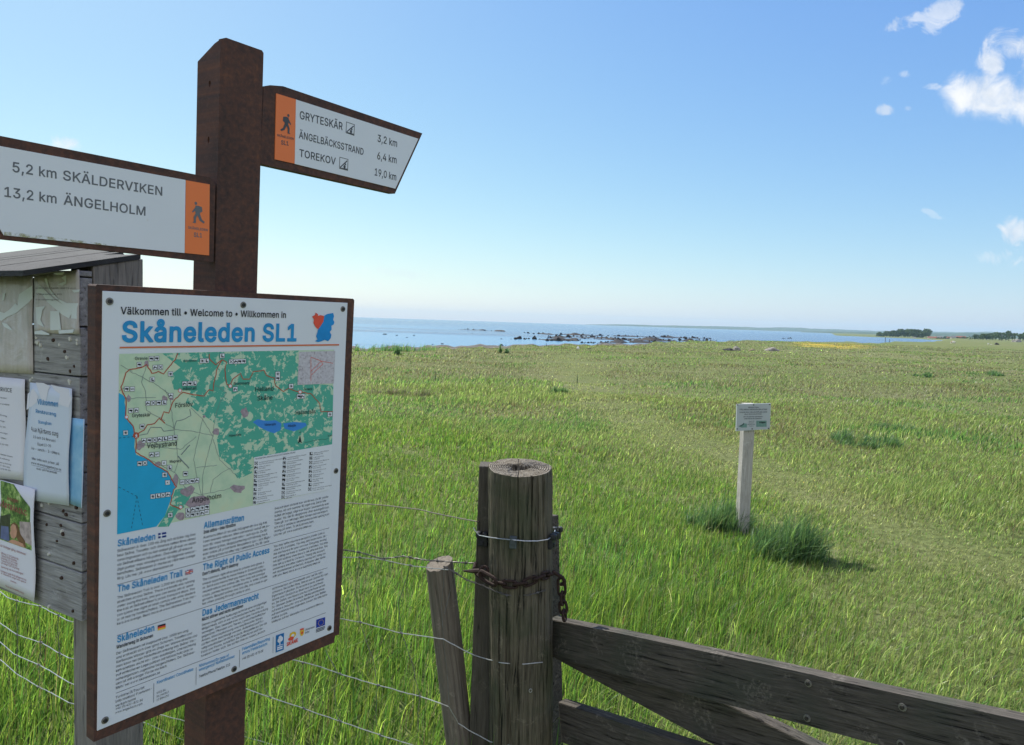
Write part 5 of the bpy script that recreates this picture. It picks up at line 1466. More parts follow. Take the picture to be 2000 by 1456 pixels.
def wl(mb_, t, p0, p1, cp, d, mi=0, bold=0.004):
    px_text(mb_, NBP, t, p0, p1, cp, d=d, mi=mi, bold=bold, res=1)


# upper left sheet, its print weathered away
o = sheet('paper_notice', [(-62, 537), (67, 540), (67.5, 731), (-60, 724)], 0.003, FADED, 'faded torn sheet at the upper left of the notice board, print weathered away', 0.002)
g_ = MB()
npoly(g_, [z4(*p) for p in ((0, 770), (60, 790), (120, 750), (175, 690), (195, 715), (210, 600), (270, 560), (345, 510), (348, 640), (300, 690), (240, 740), (180, 790), (90, 830), (30, 870), (0, 850))], 0.0040)
npoly(g_, [z4(*p) for p in ((35, 885), (90, 900), (150, 965), (120, 960), (60, 930))], 0.0042)
npoly(g_, [z4(*p) for p in ((45, 590), (72, 588), (62, 655), (42, 665))], 0.0042)
sub(o, 'torn_layer', g_, SHRED)
# upper right sheet
o = sheet('paper_notice', [(70, 541), (158, 527), (158.5, 653), (70, 651)], 0.003, FADED, 'shredded brownish sheet at the upper right of the notice board, in strips', 0.002)
g_ = MB()
for pts in (((415, 510), (435, 520), (560, 640), (740, 760), (745, 790), (720, 845), (640, 800), (500, 680), (440, 590), (380, 580)), ((470, 440), (495, 440), (520, 540), (600, 640), (700, 690), (820, 690), (822, 850), (740, 845), (745, 770), (640, 690), (540, 600), (490, 500)),
            ((380, 730), (480, 720), (450, 760), (430, 860), (470, 935), (400, 900), (380, 820)), ((370, 975), (440, 965), (520, 1000), (520, 1012), (370, 1005)), ((610, 965), (770, 955), (760, 990), (620, 1000)), ((530, 770), (620, 770), (640, 960), (530, 965)),
            ((560, 385), (680, 375), (660, 400), (600, 408)), ((640, 430), (690, 405), (690, 490), (650, 512), (600, 500), (680, 470)), ((750, 560), (828, 550), (820, 580), (770, 582))):
    npoly(g_, [z4(*p) for p in pts], 0.0040 + 0.0001 * (len(g_.f) % 7))
sub(o, 'torn_layer', g_, SHRED)
g_ = MB()
wl(g_, 'KORVGRILLNING, KAFFE m.m.', z4(385, 545), z4(800, 545), 2.6, 0.0049)
wl(g_, 'Välkomna till', z4(390, 606), z4(650, 606), 2.6, 0.0049)
wl(g_, 'Föreningen', z4(385, 662), z4(615, 660), 2.6, 0.0049)
sub(o, 'lettering', g_, GREYINK)
# service advert
o = sheet('paper_notice', [(-62, 731), (55.5, 741), (52.5, 938), (-62, 930)], 0.0045, PAPER, 'white sheet headed SERVICE at the left edge of the notice board', 0.004)
g_ = MB()
wl(g_, 'CHEFA SERVICE', z5(-180, 243), z5(168, 283), 7.5, 0.0053, 0, 0.004)
for t, x0, y0, x1, y1 in (('Lantmäteri', 10, 350, 108, 360), ('Transporter & annat', -60, 412, 138, 438) if False else ('Transporter Larmtjänst', -60, 412, 138, 438), ('Trädgård fällning', -90, 530, 105, 572), ('Grävningar', -30, 610, 88, 636), ('0431 10 31 00', -80, 672, 92, 704),
                          ('12-17 vardagar', -60, 745, 118, 780), ('Priser efter', -60, 805, 104, 840), ('070-370 03 00', -80, 880, 122, 915), ('Vi utför det mesta inom', -120, 985, 174, 1053), ('snickeri och målning', -100, 1040, 138, 1090), ('målning, även dränering', -80, 1095, 158, 1145), ('Ring 12 00 00', -60, 1128, 140, 1180), ('BJÄRE 070 370 00 00', -100, 1165, 150, 1215)):
    wl(g_, t, z5(x0, y0), z5(x1, y1), 2.6, 0.0053)
sub(o, 'lettering', g_, GREYINK)
# blue sheet behind
BLUEP, n = new_mat('sky_blue_print')
f = n.noise(objco(n), 9.0, 5, 0.6, 0.3)
finish(n, n.ramp(f, [(0.35, (0.09, 0.33, 0.60)), (0.55, (0.26, 0.50, 0.72)), (0.7, (0.52, 0.64, 0.80))]), 0.35, 0.5)
o = sheet('poster', [(120, 813), (171, 819), (165.5, 992), (118, 975)], 0.0058, BLUEP, 'light blue poster half hidden at the right edge of the notice board', 0.001, cat='poster')
g_ = MB()
for p0, p1 in ((z5(1036, 592), z5(1008, 1640)),):
    px_ribbon(g_, NBP, [p0, p1], 0.0022, 0.0080)
sub(o, 'white_border', g_, PAPER)
# valentine's sheet
o = sheet('paper_notice', [(67, 747), (149, 759), (142.5, 987), (53, 974)], 0.0085, PAPER2, 'bluish washed-out sheet reading Alla hjärtans dag, right of centre on the notice board', 0.005)
g_ = MB()
wl(g_, 'Alla hjärtans dag', z5(412, 738), z5(735, 800), 9, 0.0093)
wl(g_, '13 och 14 februari', z5(438, 818), z5(703, 868), 5.0, 0.0093)
wl(g_, 'Öppet 12-20', z5(490, 905), z5(650, 928), 5.0, 0.0093)
wl(g_, 'Fika - lunch - 3-rätters', z5(398, 948), z5(750, 1018), 5.0, 0.0093)
wl(g_, 'Mer info och priser på', z5(425, 1072), z5(742, 1140), 4.6, 0.0093)
wl(g_, 'www.strandhuggetvejby.se', z5(415, 1120), z5(770, 1205), 4.4, 0.0093)
wl(g_, 'eller på Facebook', z5(480, 1190), z5(720, 1243), 4.4, 0.0093)
px_ribbon(g_, NBP, [z5(415, 1135), z5(772, 1222)], 0.0006, 0.0093)
sub(o, 'lettering', g_, GREYINK)
g_ = MB()
wl(g_, 'Välkommen', z5(490, 420), z5(735, 450), 10, 0.0093, 0, 0.03)
wl(g_, 'Restaurang', z5(470, 520), z5(710, 560), 7, 0.0093, 0, 0.02)
wl(g_, 'Strandgården', z5(500, 645), z5(655, 668), 6, 0.0093, 0, 0.02)
sub(o, 'heading', g_, BLUEINK)
g_ = MB()
for pts in (((375, 300), (440, 235), (500, 330), (480, 400), (400, 460), (360, 490)), ((470, 165), (560, 170), (645, 210), (620, 250), (590, 380), (540, 370), (500, 250)), ((650, 190), (860, 240), (905, 340), (860, 460), (740, 420), (760, 300), (700, 260))):
    npoly(g_, [z5(*p) for p in pts], 0.0091 + .0001 * len(g_.f))
sub(o, 'faded_patch', g_, PAPER)
# flyer with the picture of a woman among trees
o = sheet('poster', [(4.5, 935), (80, 954), (79.5, 1174), (-3, 1138)], 0.0115, PAPER, 'flyer with a green photo of a woman above red print, lowest on the notice board', 0.006, cat='poster')
LEAFP, n = new_mat('printed_leaves')
f = n.noise(objco(n), 55.0, 6, 0.7)
finish(n, n.ramp(f, [(0.36, (0.025, 0.07, 0.02)), (0.5, (0.10, 0.22, 0.05)), (0.6, (0.32, 0.45, 0.14)), (0.72, (0.55, 0.62, 0.40))]), 0.4)
DARKP = plain('printed_dark_green', (0.035, 0.05, 0.03), 0.4, 0.6, 70)
SKIN = plain('printed_skin_tone', (0.52, 0.28, 0.20), 0.4, 0.15, 60)
HAIR = plain('printed_brown_hair', (0.16, 0.08, 0.04), 0.4, 0.4, 80)
CROWD = plain('printed_crowd', (0.40, 0.33, 0.33), 0.4, 0.5, 50)
DRESS = plain('printed_blue_clothes', (0.10, 0.13, 0.28), 0.4, 0.4, 50)
g_ = MB()
npoly(g_, [z55(*p) for p in ((22, 75), (180, 120), (250, 230), (330, 330), (360, 430), (350, 745), (0, 622), (5, 430))], 0.0123, 0)
npoly(g_, [z55(*p) for p in ((3, 430), (150, 400), (140, 660), (0, 618))], 0.0124, 1)
npoly(g_, [z55(*p) for p in ((235, 470), (355, 480), (349, 700), (240, 640))], 0.0125, 4)
npoly(g_, [z55(*p) for p in ((60, 510), (130, 520), (140, 660), (55, 630))], 0.0125, 5)
npoly(g_, [z55(*p) for p in ((150, 500), (185, 478), (215, 500), (245, 590), (285, 650), (300, 720), (250, 700), (195, 600))], 0.0126, 3)
npoly(g_, [z55(*p) for p in ((152, 520), (175, 492), (200, 510), (212, 560), (205, 610), (185, 635), (158, 622), (150, 595), (143, 578), (152, 560))], 0.0127, 2)
npoly(g_, [z55(*p) for p in ((135, 655), (165, 640), (205, 650), (270, 680), (285, 718), (133, 665))], 0.0128, 2)
npoly(g_, [z55(*p) for p in ((200, 500), (222, 510), (250, 600), (290, 660), (275, 680), (240, 620))], 0.0129, 3)
sub(o, 'picture', g_, [LEAFP, DARKP, SKIN, HAIR, CROWD, DRESS])
g_ = MB()
wl(g_, 'Äntligen', z55(120, 268), z55(225, 295), 7, 0.0130, 0, 0.01)
wl(g_, 'VÅRTRÄNING', z55(45, 325), z55(305, 418), 10, 0.0130, 0, 0.012)
wl(g_, 'Nu är träningen igång, välkommen', z55(38, 700), z55(295, 790), 4.4, 0.0130)
for k, (t, L) in enumerate((('Måndag 17.30 Gympa mix', 165), ('Tisdag 18.00 Cirkelfys', 150), ('Onsdag 17.30 Yoga', 155), ('Torsdag 18.30 Gympa bas', 150), ('Lördag 9.30 Löpning', 170))):
    wl(g_, t, z55(62, 775 + 23 * k), z55(62 + L, 775 + 23 * k + L * .35), 3.6, 0.0130)
wl(g_, 'Samling vid klubbstugan', z55(62, 905), z55(270, 972), 3.6, 0.0130)
wl(g_, 'Träningen är gratis första gången och alla', z55(50, 940), z55(300, 1030), 3.4, 0.0130)
wl(g_, 'är välkomna, unga som gamla', z55(60, 965), z55(296, 1052), 3.4, 0.0130)
wl(g_, 'Välkommen', z55(148, 1035), z55(205, 1058), 3.6, 0.0130)
wl(g_, 'Vejby gymnastikförening', z55(100, 1080), z55(275, 1155), 3.0, 0.0130)
sub(o, 'lettering', g_, REDINK)

# ------------------------------------------------------------------ gate post, stake, wires
POSTY, PR = 2.30, 0.100
ptop = at(1015, 913, POSTY)
pbot = at(1017, 1456, POSTY)
paxis = (pbot - ptop)
pslope = Vector((paxis.x / -paxis.z, 0, 0))           # sideways per metre down


def paxis_at(z):
    return Vector((ptop.x + (ptop.z - z) * pslope.x, POSTY, z))


def on_post(px, py, lift=0.003):
    r = ray(px, py)
    for it in range(3):
        z = EYE.z + r.z * POSTY / r.y if it == 0 else p.z
        c = paxis_at(z)
        a = r.x ** 2 + r.y ** 2
        bq = -(r.x * c.x + r.y * c.y)
        cc = c.x ** 2 + c.y ** 2 - (PR + lift) ** 2
        disc = max(0.0, bq * bq - a * cc)
        t = (-bq - math.sqrt(disc)) / a
        p = EYE + r * t
    return p


POSTW = wood('old_gatepost_wood', (0.180, 0.158, 0.112), (0.019, 0.018, 0.012), (34, 34, 1.6), (0.040, 0.056, 0.028), 0.6, 0.9, bstr=1.0)
ENDW, n = new_mat('post_end_grain')
t_ = n.n('ShaderNodeTexCoord')
sp_ = n.n('ShaderNodeSeparateXYZ')
n.link(t_.outputs['Object'], sp_.inputs[0])
rr2 = n.m('SQRT', n.m('ADD', n.m('MULTIPLY', sp_.outputs[0], sp_.outputs[0]), n.m('MULTIPLY', sp_.outputs[1], sp_.outputs[1])))
wv = n.m('SINE', n.m('ADD', n.m('MULTIPLY', rr2, 900.0), n.m('MULTIPLY', n.noise(t_.outputs['Object'], 30.0, 4, 0.6), 9.0)))
f = n.noise(t_.outputs['Object'], 60.0, 6, 0.7)
c = n.ramp(n.m('ADD', n.m('MULTIPLY', wv, 0.16), f), [(0.3, (0.09, 0.075, 0.055)), (0.5, (0.20, 0.175, 0.135)), (0.7, (0.31, 0.285, 0.235))])
finish(n, c, 0.9, 0.1, n.m('ADD', n.m('MULTIPLY', wv, 0.5), f), 0.8, 0.004)
prng = np.random.default_rng(5)
NA, NZ = 220, 60
th = np.linspace(0, 2 * np.pi, NA, endpoint=False)
prof = 0.002 * np.sin(3 * th + 1) + 0.0015 * np.sin(7 * th)
groove = np.zeros(NA)
grooves = [(prng.uniform(0, 6.283), prng.uniform(0.003, 0.012), prng.uniform(0.008, 0.02)) for _ in range(26)] + [(-1.62, 0.018, 0.018), (-0.75, 0.014, 0.02), (-2.3, 0.012, 0.02), (-1.2, 0.012, 0.016), (-1.95, 0.012, 0.016), (-2.62, 0.012, 0.016)]
V, F, MI = [], [], []
H0, H1 = -0.45, ptop.z
for j in range(NZ + 1):
    z = H1 + (H0 - H1) * (j / NZ) ** 1.0
    rr3 = PR + prof.copy()
    for (g0, dep, w) in grooves:
        drift = g0 + 0.02 * math.sin(z * 9 + g0 * 7)
        d = np.abs((th - drift + np.pi) % (2 * np.pi) - np.pi)
        rr3 -= dep * np.clip(1 - d / w, 0, 1) * (0.55 + 0.45 * math.sin(z * 5 + g0 * 3))
    rr3 += prng.normal(0, 0.0004, NA)
    if j == 0:
        rr3 -= 0.002
    ax = paxis_at(z)
    for k in range(NA):
        tz = z + (0.10 * rr3[k] * math.sin(th[k]) if j == 0 else 0.0) + (0.06 * rr3[k] * math.sin(th[k]) if j == 1 else 0)
        V.append((ax.x + rr3[k] * math.cos(th[k]), ax.y + rr3[k] * math.sin(th[k]), tz))
for j in range(NZ):
    for k in range(NA):
        l = (k + 1) % NA
        F.append((j * NA + k, (j + 1) * NA + k, (j + 1) * NA + l, j * NA + l))
        MI.append(0)
# top disc with a rotten heart
base = 0
prev = list(range(NA))
for i, q in enumerate((0.93, 0.8, 0.65, 0.5, 0.4, 0.33, 0.29, 0.24, 0.12)):
    cur = []
    for k in range(NA):
        v0 = V[k]
        ax = paxis_at(H1)
        x, y = (v0[0] - ax.x) * q, (v0[1] - ax.y) * q
        wob = 1 + (0.16 * math.sin(3 * th[k] + 1) + 0.12 * math.sin(5 * th[k]) + prng.normal(0, .04)) * (q < 0.6)
        x, y = x * wob, y * wob
        hole = -0.05 if q < 0.28 else (-0.03 if q < 0.3 else (-0.004 if q < 0.36 else 0))
        crack = -0.006 * max(0, 1 - abs(((th[k] + 1.62 + np.pi) % (2 * np.pi)) - np.pi) / 0.03) - 0.006 * max(0, 1 - abs(((th[k] - 1.6 + np.pi) % (2 * np.pi)) - np.pi) / 0.04)
        V.append((ax.x + x, ax.y + y, H1 + 0.10 * y + hole + crack + prng.normal(0, 0.0007) + 0.0025 * (1 - q)))
        cur.append(len(V) - 1)
    for k in range(NA):
        l = (k + 1) % NA
        F.append((prev[k], prev[l], cur[l], cur[k]))
        MI.append(1)
    prev = cur
F.append(tuple(prev))
MI.append(1)
gp = empty('gate_post', (paxis_at(0).x, POSTY, gz(paxis_at(0).x, POSTY)), 'thick round grey timber gate post with a rotten hole in its top', 'gate post')
m = MB()
m.v, m.f, m.mi = V, F, MI
world_mb(m, 'timber', [POSTW, ENDW], gp, Matrix.Translation((ptop.x, POSTY, 0)))


def insulator(parent, P, nrm, s=1.0):
    """black nail-on plastic insulator: base block, two lugs and a slot"""
    nrm = Vector(nrm).normalized()
    side = Vector((0, 0, 1)).cross(nrm).normalized()
    Mx = frame(P, side, (0, 0, 1), nrm)
    g = MB()
    g.box((-0.017 * s, -0.024 * s, -0.002), (0.017 * s, 0.012 * s, 0.014 * s), 0, 0.005 * s)
    g.box((-0.019 * s, 0.006 * s, 0.004), (-0.003 * s, 0.026 * s, 0.026 * s), 0, 0.0055 * s)
    g.box((0.003 * s, 0.006 * s, 0.004), (0.019 * s, 0.026 * s, 0.026 * s), 0, 0.0055 * s)
    g.box((-0.006 * s, -0.018 * s, 0.013 * s), (0.006 * s, -0.006 * s, 0.018 * s), 0, 0.002)
    return g.build('insulator', BLACKPL, parent, Mx)


pI = on_post(1074, 1056, 0.0)
insulator(gp, pI, pI - paxis_at(pI.z))
pI = on_post(1003, 1058, 0.0)
g = MB()
nr_ = (pI - paxis_at(pI.z)).normalized()
g.box((-0.011, -0.02, -0.002), (0.011, 0.018, 0.012), 0, 0.004)
g.box((-0.007, -0.004, 0.012), (0.007, 0.016, 0.018), 0, 0.002)
g.build('insulator', plain('grey_green_insulator', (0.06, 0.075, 0.08), 0.5), gp, frame(pI, Vector((0, 0, 1)).cross(nr_).normalized(), (0, 0, 1), nr_))
RINGM = MB()
for k, (px, py) in enumerate(((1036, 1349),)):
    pI = on_post(px, py, 0.001)
    nr_ = (pI - paxis_at(pI.z)).normalized()
    RINGM.tube([(0.0045 * math.cos(t), 0.0055 * math.sin(t), 0.001) for t in np.linspace(0, 6.283, 13)[:-1]], 0.0012, 6, 0, True)
    RINGM.build('staple', GALV, gp, frame(pI, Vector((0, 0, 1)).cross(nr_).normalized(), (0, 0, 1), nr_))

# squared stake tight behind the gate post
w0, w1_ = at(931, 912, 2.355), at(952, 912, 2.355)
SQW = wood('squared_stake_wood', (0.12, 0.108, 0.088), (0.05, 0.045, 0.036), (34, 34, 1.8), (0.05, 0.055, 0.035), 0.5, 0.7)
m = MB()
m.box((0, -0.45 - 0, 0), (0.075, w0.z, 0.085), 0, 0.004) if False else None
m.box((0, 0, -0.45), (0.078, 0.085, w0.z + 0.003), 0, 0.0045)
st_ = m.build('squared_stake', SQW, None, Matrix.Translation((w0.x, 2.35, 0)) @ Matrix.Rotation(R(0.4), 4, 'Y'))
tag(st_, 'flat squared wooden stake standing tight against the left of the round gate post', 'stake')
pI = at(944, 1052, 2.347)
insulator(st_, pI, (-0.25, -1, 0))

# leaning fence stake
sA, sB = at(858, 1101, 2.42), at(899, 1470, 2.37)
dirn = (sA - sB).normalized()
sG = sB - dirn * ((sB.z + 0.3) / dirn.z)
LST = wood('leaning_stake_wood', (0.225, 0.195, 0.155), (0.085, 0.073, 0.058), (34, 34, 1.8), (0.13, 0.12, 0.10), 0.4, 0.55)
zax = dirn
xax = zax.cross(Vector((0, 1, 0))).normalized() * -1
xax = Vector((1, 0, 0)) - zax * zax.x
xax.normalize()
yax = zax.cross(xax)
Ms = frame(sG, xax, yax, zax)
LEN = (sA - sG).length
m = MB()
NA2, NZ2 = 40, 16
V, F = [], []
for j in range(NZ2 + 1):
    z = LEN * j / NZ2
    for k in range(NA2):
        t = 2 * math.pi * k / NA2
        r3 = 0.0455 + 0.0015 * math.sin(3 * t) + 0.001 * math.sin(z * 9 + 2 * t) - 0.005 * max(0, 1 - abs(((t - 4.4 + 0.05 * math.sin(z * 7) + math.pi) % (2 * math.pi)) - math.pi) / 0.1) - 0.005 * max(0, 1 - abs(((t - 5.0 + math.pi) % (2 * math.pi)) - math.pi) / 0.09)
        tz = z + (0.012 * math.sin(t) + 0.008 * math.cos(t) + 0.002 * math.sin(9 * t) if j == NZ2 else 0)
        V.append((r3 * math.cos(t), r3 * math.sin(t), tz))
for j in range(NZ2):
    for k in range(NA2):
        l = (k + 1) % NA2
        F.append((j * NA2 + k, j * NA2 + l, (j + 1) * NA2 + l, (j + 1) * NA2 + k))
F.append(tuple(NZ2 * NA2 + k for k in range(NA2)))
m.add(V, F)
tag(m.build('fence_stake', LST, None, Ms, False), 'short round fence stake leaning over, left of the gate post', 'stake')


# ---- wires
def depth_of(px):
    return float(np.interp(px, [-60, 0, 134, 300, 480, 675, 860, 930], [2.98, 2.85, 2.62, 2.60, 2.60, 2.50, 2.36, 2.32]))


def wpts(pts, dd=0.0):
    out = []
    for p in pts:
        if len(p) == 3 and p[2] == 'p':
            out.append(on_post(p[0], p[1], 0.003))
        elif len(p) == 3:
            out.append(at(p[0], p[1], p[2]))
        else:
            out.append(at(p[0], p[1], depth_of(p[0]) + dd))
    return out


def dense(pts, step=0.02, jit=0.0):
    out = []
    for a, c in zip(pts[:-1], pts[1:]):
        k = max(1, int((c - a).length / step))
        for i in range(k):
            out.append(a.lerp(c, i / k) + Vector((random.uniform(-jit, jit), random.uniform(-jit, jit), random.uniform(-jit, jit))) * (i > 0))
    out.append(pts[-1])
    return out


def Z7(x, y):
    return (660 + x / 4.853, 960 + y / 4.853)


def Z6(x, y):
    return (480 + x / 5.263, 1240 + y / 5.263)


def ZL(x, y):
    return (x / 4.465, 1130 + y / 4.465)


fw = empty('wire_fence', (-0.7, 2.55, gz(-0.7, 2.55)), 'slack galvanised sheep netting running left from the gate post', 'wire fence')
H = [
    [(300, 1078)] + [Z7(*p) for p in ((55, 625), (210, 628), (430, 650), (690, 705))] + [(876, 1113.5, 2.31)],
    [(300, 1190), (520, 1200)] + [Z7(*p) for p in ((30, 1207), (215, 1243), (600, 1345))] + [(866, 1248.5, 2.305), (905, 1270, 2.31), (926, 1280, 2.30), (955, 1289, 'p'), (980, 1295, 'p'), (1024, 1297.5, 'p'), (1060, 1294, 'p')],
    [ZL(*p) for p in ((-160, 40), (0, 115), (60, 165), (150, 198), (350, 245), (510, 325), (600, 372))] + [(300, 1250), (450, 1268)] + [Z6(*p) for p in ((520, 265), (780, 335), (970, 405), (1360, 520), (1790, 635))] + [(860, 1374, 2.30), (877, 1381, 2.30), (895, 1413, 2.31), (927.6, 1433, 2.30), (957, 1449, 'p'), (1000, 1457, 'p')],
    [ZL(*p) for p in ((-160, 290), (0, 390), (150, 495), (360, 560), (520, 655), (600, 695))] + [(300, 1318)] + [Z6(*p) for p in ((0, 555), (250, 645), (600, 760), (690, 795), (970, 890), (1400, 1040), (1700, 1130))] + [(870, 1482)],
    [ZL(*p) for p in ((-160, 450), (0, 555), (120, 660), (340, 755), (450, 815), (600, 908))] + [(288, 1390), (480, 1440), (525, 1453), (700, 1500)],
    [ZL(*p) for p in ((-120, 620), (35, 735), (140, 830), (340, 950), (450, 1000), (600, 1085))] + [(288, 1414), (353, 1444), (480, 1490)],
]
for pts in H:
    m = MB()
    m.tube(dense(wpts(pts), 0.02, 0.0008), 0.0016, 5)
    m.build('line_wire', GALV, fw)
STAY = plain('dull_stay_wire', (0.16, 0.16, 0.15), 0.5, 0.2, 90, 0.4, 0.4)
for pts in ([Z7(210, 640), Z7(160, 950), Z7(205, 1230), Z7(280, 1456), Z6(1310, 250), Z6(1355, 520), Z6(1335, 850), Z6(1350, 940)], [Z7(690, 710), Z7(570, 1050), Z7(600, 1345), Z6(1700, 260), Z6(1790, 640), Z6(1770, 760), Z6(1775, 1000)],
            [Z6(820, 160), Z6(950, 400), Z6(910, 560), Z6(930, 820), Z6(970, 890)], [Z6(590, 290), Z6(580, 520), Z6(590, 760)], [Z6(185, 410), Z6(195, 550), Z6(250, 645)],
            [ZL(148, 200), ZL(140, 350), ZL(155, 495), ZL(145, 830)], [ZL(348, 245), ZL(340, 400), ZL(355, 560), ZL(338, 755), ZL(340, 950)], [ZL(510, 330), ZL(505, 480), ZL(520, 655), ZL(515, 850)],
            [(868, 1109, 2.31), (862, 1180, 2.32), (866, 1250, 2.305), (874, 1330, 2.30), (877, 1381, 2.29)], [(888, 1120, 2.30), (878, 1160, 2.33), (868, 1200, 2.32)]):
    m = MB()
    m.tube(dense(wpts(pts, -0.002), 0.03, 0.002), 0.0012, 5)
    m.build('stay_wire', STAY, fw)
KN = MB()
for p in [Z7(215, 1243), Z7(600, 1345), Z6(970, 405), Z6(1360, 520), Z6(1790, 635), Z6(590, 290), Z6(250, 645), Z6(600, 760), Z6(970, 890), Z6(1380, 1035), ZL(150, 198), ZL(350, 245), ZL(510, 325), ZL(150, 495), ZL(360, 560), ZL(520, 655), ZL(340, 755), ZL(340, 950), Z7(210, 628), Z7(690, 705)]:
    c0 = wpts([p], -0.002)[0]
    if not KN.v:
        KN.tube([(-0.005, 0, 0), (-0.003, 0, .002), (0.003, 0, -0.001), (0.006, 0, -.002)], [0.0022, 0.0036, 0.0036, 0.002], 6)
        kob = KN.build('knot', STAY, fw, Matrix.Translation(c0))
    else:
        link(bpy.data.objects.new('knot', kob.data), fw, Matrix.Translation(c0) @ Matrix.Rotation(random.uniform(-.6, .6), 4, 'Y'))


def barbed(pts, label, seed):
    pts = dense(pts, 0.006)
    rg_ = random.Random(seed)
    m = MB()
    for ph in (0, math.pi):
        q = []
        for i, p in enumerate(pts):
            t = (pts[min(i + 1, len(pts) - 1)] - pts[max(i - 1, 0)]).normalized()
            x = t.cross(Vector((0, 0, 1))).normalized()
            y = t.cross(x)
            a = i * 0.75 + ph
            q.append(p + (x * math.cos(a) + y * math.sin(a)) * 0.0017)
        m.tube(q, 0.0013, 5)
    o = m.build('barbed_wire', STEEL2, None)
    tag(o, label, 'barbed wire')
    nb_ = max(1, int(len(pts) * 0.006 / 0.085))
    for k in range(nb_):
        i = int((k + 0.6) * len(pts) / nb_) % len(pts)
        p = pts[i]
        t = (pts[min(i + 1, len(pts) - 1)] - pts[max(i - 1, 0)]).normalized()
        x = t.cross(Vector((0, 0, 1))).normalized()
        y = t.cross(x)
        g = MB()
        a0 = rg_.uniform(0, 3)
        for s in (0, 1.5):
            d_ = x * math.cos(a0 + s) + y * math.sin(a0 + s)
            g.tube([p - d_ * 0.011 - t * 0.003, p + t * .001, p + d_ * 0.011 + t * 0.003], [0.0006, 0.0015, 0.0006], 5)
        g.tube([p - t * 0.004, p + t * 0.004], 0.0036, 6)
        g.build('barb', STEEL2, o)
    return o


STEEL2 = plain('dark_weathered_wire', (0.10, 0.095, 0.09), 0.5, 0.3, 90, 0.4, 0.5)
bw = [at(300, 1062, 2.60)] + wpts([Z7(*p) for p in ((55, 555), (210, 580), (320, 610), (420, 640), (520, 628), (620, 615), (720, 635), (850, 655))], -0.02) + [at(866, 1097, 2.372), at(929, 1101, 2.36)]
barbed(bw, 'dark twisted barbed wire sagging along the top of the sheep netting', 1)
bw2 = [at(866, 1106, 2.31), at(889, 1118.7, 2.30), at(911, 1133, 2.29), at(940, 1143, 2.27)] + [on_post(x, y, 0.004) for x, y in ((958, 1151), (977, 1158.6), (990, 1163), (1032, 1163), (1066, 1153))]
barbed(bw2, 'short barbed wire looped from the leaning stake round the gate post', 2)
m = MB()
m.tube(dense([at(300, 968, 2.60)] + wpts([Z7(*p) for p in ((75, 108), (400, 130), (760, 170), (900, 205), (1100, 245), (1310, 285))]) + [at(950, 1022, 2.45)], 0.02, .0005), 0.0017, 6)
tag(m.build('plain_wire', plain('browned_wire', (0.28, 0.24, 0.20), 0.5, 0.3, 60, 0.4, 0.4)), 'single brownish plain wire running left high above the netting', 'wire')
m = MB()
m.tube(dense([at(925, 1031, 2.33), at(928, 1037, 2.325), at(936, 1046, 2.318)] + [on_post(x, y, lf) for x, y, lf in ((957, 1050, .008), (980, 1053, .006), (1003, 1055, .02), (1025, 1057, .008), (1050, 1057, .008), (1070, 1054, .022))] + [at(1082, 1046, 2.29), at(1084, 1036, 2.34)], 0.01), 0.0016, 6)
tag(m.build('electric_wire', plain('bright_wire', (0.50, 0.52, 0.55), 0.35, 0.2, 60, 0.5, 0.6)), 'bright electric fence wire bent round the front of the gate post', 'wire')

# ---- chain
chain = empty('chain', at(1100, 1205, 2.28), 'rusty dark chain slung round the gate post and hanging down to the gate rail', 'chain')


def link_mesh(mb_, c0, c1, wdir, wr=0.0042, half=0.0105):
    """an oval ring from c0 to c1 lying in the plane of wdir"""
    ax = (c1 - c0)
    L = ax.length / 2
    mid = (c0 + c1) / 2
    ax.normalize()
    wv_ = (wdir - ax * wdir.dot(ax)).normalized()
    pts = []
    for k in range(20):
        t = 2 * math.pi * k / 20
        s = math.cos(t)
        pts.append(mid + ax * ((L - half) * (1 if s > 0 else -1) * min(1, abs(s) * 3) + half * s) + wv_ * half * math.sin(t))
    mb_.tube(pts, wr, 7, 0, True)


cp = [on_post(x, y, 0.010) for x, y in ((968, 1138), (984, 1141), (1000, 1143), (1018, 1142), (1036, 1137), (1052, 1128), (1066, 1124))] + [at(1079, 1122, 2.27)]
cpd = dense(cp, 0.004)
tot_l = sum((a - c).length for a, c in zip(cpd[:-1], cpd[1:]))
nl = int(tot_l / 0.030)
for k in range(nl):
    i0, i1 = int(k * (len(cpd) - 1) / nl), int((k + 1) * (len(cpd) - 1) / nl)
    a, c = cpd[i0], cpd[i1]
    d_ = (c - a).normalized() * 0.006
    out_ = (a - paxis_at(a.z))
    out_.z = 0
    g = MB()
    link_mesh(g, a - d_, c + d_, Vector((0, 0, 1)) if k % 2 else (Vector((0, 0, 1)) * .5 + out_.normalized()))
    g.build('link', RUST, chain)
hang = [(1096, 1133), (1098, 1160), (1099, 1178), (1101, 1195), (1103, 1209)]
for k in range(4):
    a, c = at(*hang[k], 2.275), at(*hang[k + 1], 2.275)
    d_ = (c - a).normalized() * 0.006
    g = MB()
    link_mesh(g, a - d_, c + d_, Vector((1, 0.25, 0)) if k % 2 == 0 else Vector((0.45, 1, 0)), 0.0045, 0.0115)
    g.build('link', RUST, chain)
g = MB()
g.tube(dense([at(1079, 1116, 2.25), at(1088, 1122, 2.25), at(1098, 1128, 2.262), at(1102.5, 1135, 2.27), at(1100, 1142, 2.275), at(1095, 1141, 2.28)], 0.008), 0.006, 8)
g.build('hook', RUST, chain)
g = MB()
g.tube([at(905, 1115.5, 2.30), at(915, 1116, 2.29), at(926, 1115.7, 2.27), at(939, 1115.5, 2.25)], [0.0025, 0.005, 0.0075, 0.0075], 8)
